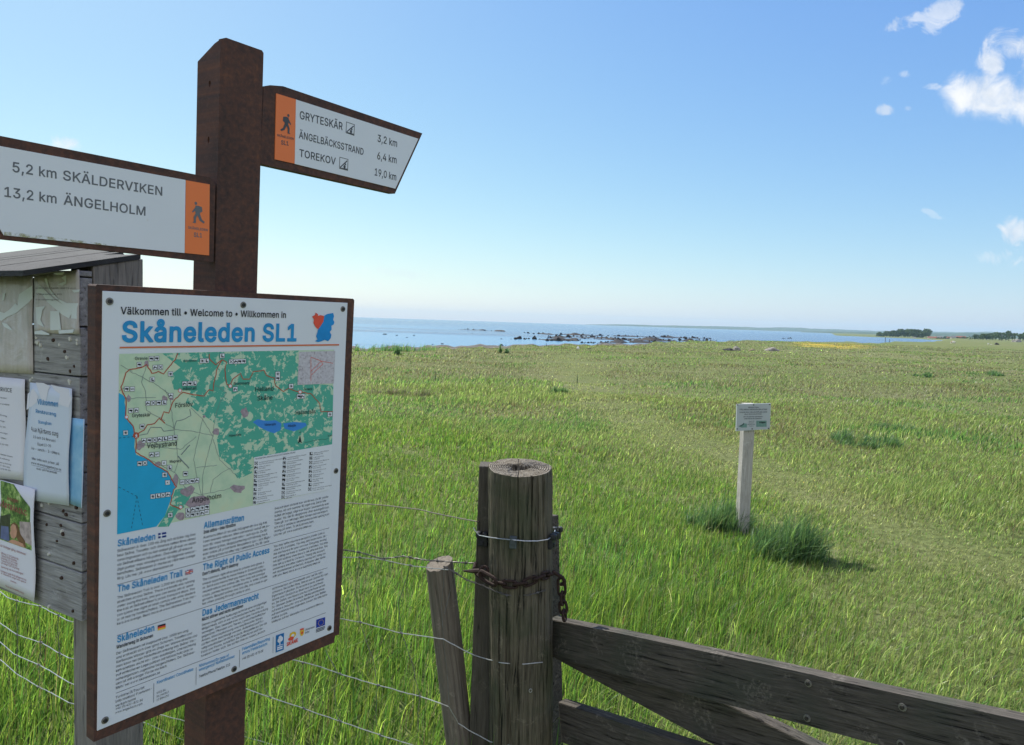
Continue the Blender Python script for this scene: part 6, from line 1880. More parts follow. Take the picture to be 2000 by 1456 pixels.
g.tube([at(945.5, 1115.5, 2.245) + Vector((0.012 * math.cos(t), 0.004 * math.sin(t), 0.012 * math.sin(t))) for t in np.linspace(0, 6.283, 15)[:-1]], 0.005, 7, 0, True)
g.build('turnbuckle', RUST, chain)
g = MB()
link_mesh(g, at(937, 1121, 2.235), at(969, 1139, 2.19), Vector((0.3, -0.5, 1)), 0.0058, 0.014)
g.build('link', RUST, chain)
g = MB()
g.tube([at(929, 1100, 2.33), at(926, 1110, 2.31), at(931, 1122, 2.30), at(938, 1127, 2.285)], 0.006, 8)
g.build('hook', RUST, chain)

# ------------------------------------------------------------------ field gate
GA = at(1083, 1210, 2.33)
GB = at(2000, 1408, 1.395)
gu = (GB - GA).normalized()
gn = Vector((gu.y, -gu.x, 0)).normalized()
if gn.dot(EYE - GA) < 0:
    gn = -gn
gvv = gn.cross(gu)
GP = Plane(GA, gu, gvv)
gate = empty('field_gate', GP.w(0.05, -0.72), 'weathered dark timber field gate sagging on its chain at the gate post', 'gate')
GW = wood('gate_timber', (0.130, 0.115, 0.096), (0.022, 0.020, 0.017), (2.6, 46, 46), (0.045, 0.055, 0.040), 0.5, 0.85, bstr=1.0, knots=0.9, lichen=0.35)
GLEN = 2.6


def gbeam(name, poly, z0, z1):
    """irregular plank: outline in gate coordinates, from depth z0 (back) to z1 (front)"""
    m = MB()
    m.prism([(x, y, z1) for x, y in poly], [(x, y, z0) for x, y in poly])
    # soften and subdivide the long edges a little
    bm = bmesh.new()
    bv = [bm.verts.new(p) for p in m.v]
    for f_ in m.f:
        bm.faces.new([bv[i] for i in f_])
    bmesh.ops.bevel(bm, geom=bm.edges[:], offset=0.004, segments=2, affect='EDGES', profile=0.6)
    m2 = MB()
    m2.bm(bm)
    return m2.build(name, GW, gate, GP.M)


def wavy(x0, x1, y0, y1, amp, seed, k=14):
    rw_ = random.Random(seed)
    lo_ = [(x0 + (x1 - x0) * i / k, y0 + rw_.uniform(-amp, amp)) for i in range(k + 1)]
    hi_ = [(x0 + (x1 - x0) * i / k, y1 + rw_.uniform(-amp, amp)) for i in range(k, -1, -1)]
    return lo_ + hi_


rh = 0.124
gbeam('rail', wavy(-0.03, GLEN, -rh, 0.0, 0.0022, 2), -0.040, 0.0)
r2 = GP.px(1088, 1372)[1]
gbeam('rail', wavy(-0.015, GLEN, r2 - rh, r2, 0.0022, 3), -0.040, -0.001)
gbeam('rail', wavy(-0.01, GLEN, 2 * r2 - rh - .02, 2 * r2 - .02, 0.0022, 4), -0.040, -0.001)
b0 = Vector(GP.shifted(-0.041).px(1097, 1294))
b1 = Vector(GP.shifted(-0.041).px(1300, 1405))
u0_ = Vector(GP.shifted(-0.041).px(1439, 1385))
bd_ = (b1 - b0).normalized()
bn_ = Vector((-bd_.y, bd_.x))
bw_ = (u0_ - b0).dot(bn_)
s0 = b0 - bd_ * 0.06
s1_ = b0 + bd_ * 1.25
gbeam('brace', [tuple(s0), tuple(s1_), tuple(s1_ + bn_ * bw_), tuple(s0 + bn_ * bw_)], -0.082, -0.0415)
SGPL = GP.shifted(-0.135)
st_r = [SGPL.px(*p) for p in ((1091.5, 1006), (1094.5, 1200), (1098, 1330), (1100, 1456))]
wv_ = 0.075
low = (st_r[3][0] + (st_r[3][0] - st_r[2][0]) * 3.0, -0.75)
gbeam('stile', [(low[0] - wv_, low[1]), low] + [st_r[3], st_r[2], st_r[1], st_r[0]] + [(st_r[0][0] - wv_, st_r[0][1] + 0.004)], -0.135, -0.0835)
gbeam('stile', [(GLEN - 0.12, -0.75), (GLEN - 0.02, -0.75), (GLEN - 0.02, 0.06), (GLEN - 0.12, 0.06)], -0.09, -0.0415)
BOLT = MB()
k = 14
BOLT.prism([(0.0085 * math.cos(t), 0.0085 * math.sin(t), 0.0016) for t in np.linspace(0, 6.283, k + 1)[:-1]], [(0.009 * math.cos(t), 0.009 * math.sin(t), -0.002) for t in np.linspace(0, 6.283, k + 1)[:-1]], 0)
BOLT.prism([(0.0048 * math.cos(t), 0.0048 * math.sin(t), 0.0055) for t in np.linspace(0, 6.283, 7)[:-1]], [(0.005 * math.cos(t), 0.005 * math.sin(t), 0.001) for t in np.linspace(0, 6.283, 7)[:-1]], 1)
bo = None
for (px, py) in ((1579, 1335), (1576.5, 1403), (1763, 1381.5), (1760, 1453)):
    a, c = GP.px(px, py)
    Mx = GP.M @ Matrix.Translation((a, c, 0.0006))
    if bo is None:
        bo = BOLT.build('bolt', [STEEL, DARKSTEEL], gate, Mx)
    else:
        link(bpy.data.objects.new('bolt', bo.data), gate, Mx)
a, c = GP.px(1379, 1304)
g = MB()
g.tube([(0, 0, 0), (0.002, 0, 0.012), (-0.012, 0.012, 0.02)], 0.0017, 6)
g.build('nail', DARKSTEEL, gate, GP.M @ Matrix.Translation((a, c, 0)))
# stile insulator
pI = at(1085, 1037, 2.40)
stile_ins = insulator(gate, pI + Vector((0, -0.02, 0)), (0.35, -1, 0), 0.85)

# ------------------------------------------------------------------ small pasture sign
sb = on_ground(1456, 1064)
az_n = R(173)
sn = Vector((math.sin(az_n), math.cos(az_n), 0))
su = Vector((0, 0, 1)).cross(sn).normalized()
zs = gz(sb.x, sb.y)
sg = empty('pasture_sign', (sb.x, sb.y, zs), 'small pale notice plate on a slim square wooden post out in the pasture', 'sign')
SGP = Plane(Vector((sb.x, sb.y, 0)) + sn * 0.033, su, (0, 0, 1))
tl, trr, brr, bll = (SGP.px(*p) for p in ((1438, 789.5), (1504, 788), (1502, 838), (1436.5, 842)))
PW = wood('pale_square_post', (0.48, 0.46, 0.42), (0.25, 0.24, 0.21), (30, 2.0, 30), (0.2, 0.19, 0.16), 0.3, 0.3)
px0 = SGP.px(1452.5, 850)[0]
px1 = SGP.px(1474.5, 850)[0]
m = MB()
m.box((px0, -0.35, -0.068), (px1 - 0.004, (tl[1] + trr[1]) / 2 - 0.002, -0.001), 0, 0.003)
m.build('post', PW, sg, SGP.M)
m = MB()
pk = [(bll[0], bll[1]), (brr[0], brr[1]), (trr[0], trr[1]), (tl[0], tl[1])]
m.prism([(x, y, 0.014) for x, y in pk], [(x, y, 0.0) for x, y in pk])
pl_ = m.build('plate', enamel('pale_green_white_plate', (0.37, 0.41, 0.42), (0.28, 0.30, 0.27), 0.25), sg, SGP.M)
SP2 = SGP.shifted(0.014)


def zS(x, y):
    return (1420 + x / 20, 780 + y / 20)


m = MB()
for t, x0, y0, x1, y1, cp_ in (('RESPEKTERA', 830, 345, 1235, 345, 45), ('FÅGLARNAS HÄCKNINGSPLATSER', 495, 435, 1560, 425, 52), ('HUNDAR SKALL HÅLLAS KOPPLADE UNDER', 490, 538, 1565, 522, 48), ('HELA HÄCKNINGSTIDEN', 675, 610, 1360, 600, 40),
                          ('DET GÄLLER ÄVEN BESÖKANDE', 640, 710, 1385, 700, 44), ('SOM VISTAS PÅ STRANDEN', 670, 790, 1350, 778, 44), ('Tack för', 840, 880, 1070, 876, 34), ('att du tar', 845, 945, 1050, 942, 34), ('hänsyn till', 800, 1005, 1090, 1000, 34), ('faunan', 860, 1065, 1030, 1062, 34)):
    px_text(m, SP2, t, zS(x0, y0), zS(x1, y1), cp_ / 20, d=0.0008, bold=0.012, res=1)
m.build('lettering', INK, pl_, SGP.shifted(0.014).M)
GRN = plain('printed_grey_green', (0.13, 0.24, 0.21), 0.5, 0.3, 60)
BIRD = plain('printed_bird', (0.02, 0.045, 0.04), 0.5)
for bg_p, bird in ((((1140, 840), (1140, 1085), (1545, 1080), (1545, 838)), ((1240, 885), (1280, 950), (1320, 905), (1360, 955), (1500, 925), (1505, 890), (1330, 880))),
                   (((440, 1060), (560, 1110), (775, 1105), (775, 960), (660, 940)), ((445, 1050), (540, 1060), (600, 1030), (660, 980), (655, 920), (600, 985), (560, 1020)))):
    m = MB()
    px_poly(m, SP2, [zS(*p) for p in bg_p], 0.0008, 0)
    px_poly(m, SP2, [zS(*p) for p in bird], 0.001, 1)
    m.build('bird_picture', [GRN, BIRD], pl_, SGP.shifted(0.014).M)
sc_ = MB()
sc_.prism([(0.0045 * math.cos(t), 0.0045 * math.sin(t), 0.003) for t in np.linspace(0, 6.283, 9)[:-1]], [(0.005 * math.cos(t), 0.005 * math.sin(t), 0) for t in np.linspace(0, 6.283, 9)[:-1]])
so_ = None
for (x, y) in ((405, 220), (1040, 225), (1665, 205), (392, 1162), (980, 1160), (1620, 1140)):
    a, c = SP2.px(*zS(x, y))
    Mx = SP2.M @ Matrix.Translation((a, c, 0.0003))
    if so_ is None:
        so_ = sc_.build('screw', DARKSTEEL, sg, Mx)
    else:
        link(bpy.data.objects.new('screw', so_.data), sg, Mx)

# ------------------------------------------------------------------ stones
def rock_mesh(name, mat, seed, sx, sy, sz, sub_=3, rough=0.28):
    bm = bmesh.new()
    bmesh.ops.create_icosphere(bm, subdivisions=sub_, radius=1.0)
    off = Vector((seed * 3.7, seed * 1.3, seed * 2.1))
    for v in bm.verts:
        p = v.co.normalized()
        d = 1 + rough * (mnoise.noise(p * 1.1 + off) * 1.4 + mnoise.noise(p * 2.6 + off) * 0.6 + mnoise.noise(p * 6 + off) * 0.22)
        v.co = Vector((p.x * sx * d, p.y * sy * d, max(-0.25, p.z * d) * sz))
    me = bpy.data.meshes.new(name)
    bm.to_mesh(me)
    bm.free()
    me.materials.append(mat)
    return me


def stone(name, col, dark):
    mt, n = new_mat(name)
    f = n.noise(objco(n), 3.0, 8, 0.7)
    g = n.noise(objco(n), 14.0, 5, 0.65)
    c = n.ramp(n.m('ADD', n.m('MULTIPLY', f, .6), n.m('MULTIPLY', g, .4)), [(0.36, dark), (0.5, tuple((a + b_) / 2 for a, b_ in zip(col, dark))), (0.64, col)])
    finish(n, c, 0.9, 0.2, f, 0.8, 0.08)
    return mt


DARKST = stone('dark_boulder_stone', (0.06, 0.055, 0.06), (0.022, 0.02, 0.022))
GREYST = stone('lichen_grey_stone', (0.34, 0.32, 0.27), (0.12, 0.11, 0.09))
PALEST = stone('pale_boulder_stone', (0.40, 0.37, 0.33), (0.13, 0.115, 0.10))
TANST = stone('tan_boulder_stone', (0.36, 0.29, 0.18), (0.11, 0.085, 0.06))
WETST = stone('wet_shore_stone', (0.040, 0.037, 0.034), (0.010, 0.010, 0.009))


def place(me, name, p, rz=0, s=1.0, label=None, cat=None, group=None):
    o = bpy.data.objects.new(name, me)
    COL.objects.link(o)
    o.location = p
    o.rotation_euler = (0, 0, rz)
    o.scale = (s, s, s) if not hasattr(s, '__len__') else s
    return tag(o, label, cat, group)


def gpt(px, py):
    """where the view through a pixel meets the meadow"""
    p = on_ground(px, py)
    for _ in range(6):
        z = gz(p.x, p.y)
        if z < -0.5:
            z = 0
        p = on_ground(px, py, z)
    return p


G = 'boulders in the pasture'
for px, py, w, h, mat, lab, seed, nm in ((1421, 686, 24, 7, DARKST, 'low blackish boulder, leftmost of the boulders in the far pasture', 1, 'boulder'), (1438, 685.5, 17, 10.5, GREYST, 'pointed grey boulder right beside the low black one in the far pasture', 2, 'boulder'),
                                         (1469, 686, 17, 5.5, TANST, 'small tan boulder between the pointed grey and the wide pale boulder', 3, 'boulder'), (1508, 686, 30, 8.5, PALEST, 'wide pale-topped boulder, rightmost of the boulders in the far pasture', 4, 'boulder')):
    p = gpt(px, py)
    u_ = p.y / FPX
    me = rock_mesh(nm, mat, seed, w * u_ / 2 * .95, w * u_ / 2 * .75, h * u_ * .92, 3, 0.22)
    place(me, nm, p - Vector((0, 0, 0.03)), random.uniform(0, .4), 1, lab, 'boulder', G)
p = gpt(1129, 682.5)
place(rock_mesh('stone', plain('white_stone', (0.7, 0.7, 0.66), 0.8), 9, 0.10, 0.08, 0.17, 2), 'stone', p, 0, 1, 'small white upright stone in the grass near the shore', 'stone')
p = gpt(1151, 683)
place(rock_mesh('stone', WETST, 10, 0.16, 0.1, 0.10, 2), 'stone', p, 0, 1, 'small dark stone in the grass just right of the small white stone', 'stone')
p = gpt(1985, 669)
place(rock_mesh('boulder', PALEST, 12, 2.4, 1.4, 1.3, 2), 'boulder', p, 0, 1, 'white boulder at the far right edge of the pasture', 'boulder')
p = gpt(1947, 674)
place(rock_mesh('boulder', DARKST, 13, 0.5, 0.4, 0.5, 2), 'boulder', p, 0, 1, 'tiny dark boulder near the white lamb in the far right pasture', 'boulder')

# rocks in the shallow water
protos = [rock_mesh('shore_rock', WETST, 20 + i, 1.0, 0.75, 0.62, 2, 0.3) for i in range(5)]


def sea_at(X, Y, ox, oy, s):
    return on_ground(ox + X / s, oy + Y / s, SEA)


SOLO = [((395, 282), 55, 12, 'wide flat rock alone in the sea, just right of the map board'), ((548, 295), 30, 9, 'small rock in the sea, right of the wide flat one'), ((675, 321), 34, 6, 'low rock awash, nearest the shore of the left-hand sea rocks'),
        ((765, 298), 20, 14, 'small upright rock in the sea, rightmost of the left-hand sea rocks'), ((1000, 409), 24, 8, 'small rock close to the beach, left of a slightly larger one'), ((1120, 402), 40, 10, 'rock close to the beach with a smaller one on its left'),
        ((1865, 340), 28, 8, 'small rock at the left tip of the stony reef'), ((1865, 420), 48, 18, 'dome-shaped rock on the beach below the reef tip'), ((1500, 267), 18, 8, 'tiny rock between the far rock row and the shore'), ((1040, 255), 12, 6, 'lone tiny rock far out in the left-hand sea')]
for (xy, w, h, lab), i in zip(SOLO, range(99)):
    p = sea_at(*xy, 690, 610, 6.45)
    u_ = p.y / FPX / 6.45
    place(protos[i % 5], 'sea_rock', p, random.uniform(-.5, .5), (w * u_ / 2, w * u_ / 2, h * u_ / 0.62 * .9), lab, 'rock')
p = sea_at(120, 256, 990, 610, 4.878)
u_ = p.y / FPX / 4.878
place(protos[2], 'sea_rock', p, 0.2, (24 * u_, 24 * u_, 26 * u_ / .62), 'largest dark rock, standing up at the left end of the stony reef', 'rock')
p = sea_at(1700, 250, 990, 610, 4.878)
u_ = p.y / FPX / 4.878
place(protos[3], 'sea_rock', p, 0.2, (17 * u_, 17 * u_, 15 * u_ / .62), 'stout dark rock on the outer row of the reef towards its right end', 'rock')
GR = 'dark rocks of the stony reef offshore'
rrng = random.Random(4)


def row(pts, n_, w0, w1, jy, ox, oy, s, lab=None, grp=GR):
    xs = [q[0] for q in pts]
    for _ in range(n_):
        x = rrng.uniform(xs[0], xs[-1])
        y = float(np.interp(x, xs, [q[1] for q in pts])) + rrng.uniform(-jy, jy)
        p = sea_at(x, y, ox, oy, s)
        if p.y > 900 or p.y < 0:
            continue
        w = rrng.uniform(w0, w1) * (0.6 + 0.8 * rrng.random() ** 2)
        u = p.y / FPX / s
        place(protos[rrng.randrange(5)], 'reef_rock', p, rrng.uniform(0, 6), (w * u / 2, w * u / 2, w * u * rrng.uniform(.55, 1.0)), lab or 'small dark rock among many on the stony reef offshore', 'rock', grp)


row([(150, 196), (280, 208), (640, 217), (900, 226), (1330, 236), (1700, 246), (2000, 254)], 84, 9, 32, 2.5, 990, 610, 4.878)
row([(60, 257), (250, 257), (380, 272), (560, 276), (700, 270)], 50, 14, 42, 5, 990, 610, 4.878)
row([(380, 240), (620, 240), (900, 248), (1080, 262), (1500, 264), (2000, 268)], 122, 10, 34, 12, 990, 610, 4.878)
row([(690, 295), (1000, 290), (1300, 288), (1600, 278)], 40, 12, 30, 6, 990, 610, 4.878)
row([(1325, 218), (1510, 220), (1640, 230), (1680, 236), (1910, 246)], 24, 8, 26, 2.5, 690, 610, 6.45, 'tiny rock in the thin far row of rocks in the open sea', 'far row of rocks in the open sea')
row([(730, 125), (930, 122), (860, 132)], 6, 10, 26, 3, 1400, 640, 5.714, 'small rock in the bay beyond the boulders', 'rocks in the bay')
row([(1150, 432), (1400, 432), (1700, 432), (1990, 425)], 26, 8, 20, 5, 690, 610, 6.45, 'small stone on the dark beach below the pasture', 'stones on the beach')
# seaweed-covered flats of the reef just above the water
WEED, n = new_mat('seaweed_flats')
g = n.n('ShaderNodeNewGeometry')
f = n.noise(g.outputs['Position'], 0.9, 8, 0.75)
finish(n, n.ramp(f, [(0.36, (0.006, 0.006, 0.005)), (0.5, (0.018, 0.014, 0.012)), (0.64, (0.05, 0.036, 0.030))]), 0.8, 0.3, f, 1.0, 0.3)


def flats(pts_lo, pts_hi, ox, oy, s, seed):
    """uneven bank between two image curves laid on the sea surface"""
    xs = np.linspace(pts_lo[0][0], pts_lo[-1][0], 150)
    lo_ = np.interp(xs, [q[0] for q in pts_lo], [q[1] for q in pts_lo])
    hi_ = np.interp(xs, [q[0] for q in pts_hi], [q[1] for q in pts_hi])
    V, F = [], []
    K = 12
    for i, x in enumerate(xs):
        for k in range(K + 1):
            y = lo_[i] + (hi_[i] - lo_[i]) * k / K
            p = sea_at(x, y, ox, oy, s)
            e = 1 - abs(2 * k / K - 1) ** 2
            e2 = min(1, i / 8, (149 - i) / 8)
            hgt = (0.55 * mnoise.noise(Vector((p.x * .16, p.y * .10, seed))) + 0.35 * mnoise.noise(Vector((p.x * .5, p.y * .3, seed + 3)))) * 0.9
            V.append((p.x, p.y, SEA - 0.16 + e * e2 * (0.16 + hgt * 1.5)))
    for i in range(149):
        for k in range(K):
            a = i * (K + 1) + k
            F.append((a, a + K + 1, a + K + 2, a + 1))
    me = bpy.data.meshes.new('reef')
    me.from_pydata(V, [], F)
    me.materials.append(WEED)
    me.update()
    tag(link(bpy.data.objects.new('reef', me)), 'dark seaweed-covered shallows of the stony reef', kind='structure')


flats([(270, 214), (640, 224), (1000, 232), (1330, 240), (2000, 257)], [(270, 202), (640, 214), (1000, 222), (1330, 233), (2000, 250)], 990, 610, 4.878, 1.0)
flats([(0, 260), (250, 262), (400, 276), (560, 284), (700, 280)], [(0, 251), (250, 246), (400, 255), (560, 262), (700, 262)], 990, 610, 4.878, 2.0)
flats([(390, 252), (620, 258), (950, 266), (1200, 290), (1600, 278)], [(390, 232), (620, 226), (950, 236), (1200, 250), (1600, 262)], 990, 610, 4.878, 3.0)
flats([(690, 306), (1000, 308), (1300, 300), (1700, 283), (2000, 274)], [(690, 294), (1000, 284), (1300, 278), (1700, 270), (2000, 264)], 990, 610, 4.878, 4.0)
flats([(1320, 222), (1640, 235), (1930, 248)], [(1320, 217), (1640, 229), (1930, 244)], 690, 610, 6.45, 5.0)

# ------------------------------------------------------------------ posts along the shore
SHPOST = plain('grey_shore_post', (0.06, 0.055, 0.05), 0.9)
for px, yb_, h, d, lab in ((1729, 667, 7.5, 150, 'thin dark post standing at the water edge left of the short one'), (1737, 668, 4.5, 150, 'short dark post by the water, beside a taller one'), (1066.5, 682, 10, 52, 'thin post on the shore below the reef'), (1167, 679, 8, 56, 'thin post on the beach right of the white stone'), (695, 686, 12, 36, 'dark post at the shore beside the map board edge')):
    p = at(px, yb_, d)
    u_ = d / FPX
    m = MB()
    hh = h * u_
    m.tube([(0, 0, -0.6), (0, 0, hh * .5), (0.01, 0, hh)], [u_ * .55, u_ * .5, u_ * .45], 7)
    m.box((-u_ * .62, -u_ * .62, hh - 0.02), (u_ * .62, u_ * .62, hh + 0.03))
    tag(m.build('shore_post', SHPOST, None, Matrix.Translation(p)), lab, 'post', 'posts along the shore')

# ------------------------------------------------------------------ grazing animals far out
def animal(name, mat, p, L, rz, label, cat, group=None):
    """a standing grazer about L long, head lowered: one continuous skinned body"""
    me = bpy.data.meshes.new(name)
    s = L / 1.0
    J = {'hip': (-.42, 0, .62, .17), 'mid': (-.05, 0, .58, .20), 'sh': (.30, 0, .60, .17), 'neck': (.46, 0, .62, .10), 'poll': (.58, 0, .52, .075), 'muz': (.72, 0, .36, .045), 'tail': (-.56, 0, .60, .03), 'tail2': (-.60, 0, .34, .015)}
    E_ = [('hip', 'mid'), ('mid', 'sh'), ('sh', 'neck'), ('neck', 'poll'), ('poll', 'muz'), ('hip', 'tail'), ('tail', 'tail2')]
    for q, sd in (('l', 1), ('r', -1)):
        J['st' + q] = (-.40, .11 * sd, .46, .085)
        J['hk' + q] = (-.47, .11 * sd, .26, .04)
        J['hf' + q] = (-.43, .11 * sd, .0, .03)
        J['el' + q] = (.28, .10 * sd, .42, .065)
        J['kn' + q] = (.29, .10 * sd, .22, .038)
        J['ff' + q] = (.29, .10 * sd, .0, .03)
        J['ear' + q] = (.55, .11 * sd, .58, .02)
        E_ += [('hip', 'st' + q), ('st' + q, 'hk' + q), ('hk' + q, 'hf' + q), ('sh', 'el' + q), ('el' + q, 'kn' + q), ('kn' + q, 'ff' + q), ('poll', 'ear' + q)]
    keys = list(J)
    me.from_pydata([[c * s for c in J[k][:3]] for k in keys], [(keys.index(a), keys.index(b_)) for a, b_ in E_], [])
    o = bpy.data.objects.new(name, me)
    COL.objects.link(o)
    md = o.modifiers.new('Skin', 'SKIN')
    for i, k in enumerate(keys):
        me.skin_vertices[0].data[i].radius = (J[k][3] * s, J[k][3] * s)
        me.skin_vertices[0].data[i].use_root = k == 'mid'
    o.modifiers.new('Sub', 'SUBSURF').levels = 1
    dg = bpy.context.evaluated_depsgraph_get()
    m2 = bpy.data.meshes.new_from_object(o.evaluated_get(dg))
    o.modifiers.clear()
    o.data = m2
    m2.materials.clear()
    m2.materials.append(mat)
    o.location = p
    o.rotation_euler = (0, 0, rz)
    return tag(o, label, cat, group)


COWM, n = new_mat('cream_cow_hide')
f = n.noise(objco(n), 2.2, 3, 0.5)
finish(n, n.ramp(f, [(0.45, (0.75, 0.70, 0.60)), (0.56, (0.80, 0.76, 0.68)), (0.62, (0.45, 0.22, 0.08))]), 0.9)
WOOLM = plain('white_wool', (0.78, 0.76, 0.70), 0.95)
animal('calf', COWM, gpt(1861, 673.5), 0.95, 0.15, 'pale cream and brown calf grazing in the far pasture', 'calf')
animal('sheep', WOOLM, gpt(1930, 674), 0.48, 0.5, 'tiny white lamb in the far right pasture', 'lamb')
animal('sheep', WOOLM, gpt(1936, 674.5), 0.28, 2.5, 'tiniest white lamb, right of the other lamb', 'lamb')

# ------------------------------------------------------------------ far trees and farm houses
LEAFM, n = new_mat('far_tree_leaves')
at_ = n.n('ShaderNodeAttribute', attribute_name='tint')
f = n.noise(objco(n), 0.8, 4, 0.6)
c = n.mix(n.smooth(f, 0.35, 0.65), (0.045, 0.088, 0.032), (0.095, 0.160, 0.052))
c = n.mix(n.m('MULTIPLY', at_.outputs['Fac'], 0.7), c, (0.075, 0.11, 0.04))
finish(n, c, 0.8, 0.2)
BARK = plain('far_tree_bark', (0.08, 0.065, 0.05), 0.9, 0.3, 4)


def crown_mesh(seed, wide, tall, base, nleaf):
    r_ = np.random.default_rng(seed)
    nb_ = 9
    cen = np.stack([r_.normal(0, .30 * wide, nb_), r_.normal(0, .30 * wide, nb_), base + (tall - base) * (0.15 + 0.68 * r_.random(nb_))], 1)
    rad_ = (0.20 + 0.16 * r_.random(nb_)) * wide
    V, F, T = [], [], []
    for i in range(nleaf):
        b_ = r_.integers(nb_)
        d = r_.normal(0, 1, 3)
        d /= np.linalg.norm(d)
        p = cen[b_] + d * rad_[b_] * (0.65 + 0.4 * r_.random()) * np.array([1, 1, .85])
        p[2] = min(max(p[2], base * 0.8), tall)
        a = r_.normal(0, 1, 3)
        a /= np.linalg.norm(a)
        b2 = np.cross(a, d + 0.4 * r_.normal(0, 1, 3))
        b2 /= (np.linalg.norm(b2) + 1e-9)
        s = wide * r_.uniform(.045, .095)
        k = len(V)
        V += [tuple(p + a * s), tuple(p + b2 * s * .8), tuple(p - a * s), tuple(p - b2 * s * .8)]
        F.append((k, k + 1, k + 2, k + 3))
        T += [float(r_.random() ** 2)] * 4
    me = bpy.data.meshes.new('crown')
    me.from_pydata(V, [], F)
    ca = me.attributes.new('tint', 'FLOAT', 'POINT')
    ca.data.foreach_set('value', T)
    me.materials.append(LEAFM)
    return me


def trunk_mesh(tall, wide, seed):
    r_ = random.Random(seed)
    m = MB()
    m.tube([(0, 0, -0.3), (0.02 * wide, 0, tall * .3), (0.01, 0.02, tall * .6)], [tall * .035, tall * .028, tall * .014], 7)
    for k in range(4):
        an = r_.uniform(0, 6.28)
        z0 = tall * r_.uniform(.28, .5)
        m.tube([(0, 0, z0), (math.cos(an) * wide * .15, math.sin(an) * wide * .15, z0 + tall * .15), (math.cos(an) * wide * .32, math.sin(an) * wide * .32, z0 + tall * .26)], [tall * .014, tall * .010, tall * .004], 5)
    me = bpy.data.meshes.new('trunk')
    me.from_pydata(m.v, [], m.f)
    me.materials.append(BARK)
    return me


TP = [(crown_mesh(s, w, 1.0, bs, nl), trunk_mesh(1.0, w, s)) for s, w, bs, nl in ((1, .85, .04, 900), (2, 1.0, .03, 1000), (3, .7, .05, 800), (4, 1.15, .03, 1000), (5, .45, .03, 600))]


def tree(px, base_py, d, h_px, kind, label, group):
    p = at(px, base_py, d)
    p.z = max(p.z, gz(p.x, p.y) - 0.3)
    H_ = h_px * d / FPX
    o = empty('tree', p, label, 'tree', group)
    o.scale = (H_, H_, H_)
    o.rotation_euler = (0, 0, rrng.uniform(0, 6.28))
    for nm, me in (('crown', TP[kind][0]), ('trunk', TP[kind][1])):
        c_ = bpy.data.objects.new(nm, me)
        COL.objects.link(c_)
        c_.parent = o


L1 = 'dark leafy tree in the dense round-topped grove on the headland'
for i in range(17):
    x = 1719 + i * 5.9 + rrng.uniform(-1.5, 1.5)
    tt = (x - 1719) / 97
    tree(x, 660 - rrng.uniform(0, 1.2), 640 + rrng.uniform(-25, 40), (9 + 6.5 * min(1, tt * 2.2)) * rrng.uniform(.88, 1.06), rrng.choice([0, 1, 1, 3]), L1, 'grove on the headland')
for x, h in ((1712, 5), (1716, 7)):
    tree(x, 659, 640, h, 2, 'low thin tree at the left end of the grove on the headland', 'outliers of the grove')
L2 = 'tree in the long green belt at the right edge of the far shore'
for i in range(24):
    x = 1893 + i * 5.6 + rrng.uniform(-2, 2)
    hgt = float(np.interp(x, [1890, 1912, 1940, 1955, 1985, 2000, 2030], [9, 11, 15, 18, 17, 14, 15]))
    tree(x, 665 - rrng.uniform(0, 1.2), 430 + rrng.uniform(-20, 60), hgt * rrng.uniform(.8, 1.1), rrng.choice([0, 1, 2, 3, 4, 4]), L2, 'tree belt on the far shore')
L3 = 'low bushy tree among the far houses'
for x in (1831, 1843, 1852, 1871, 1880, 1887):
    tree(x, 664 - rrng.uniform(0, 1), 560 + rrng.uniform(-20, 40), rrng.uniform(3.5, 6), 1, L3, 'low trees among the far houses')

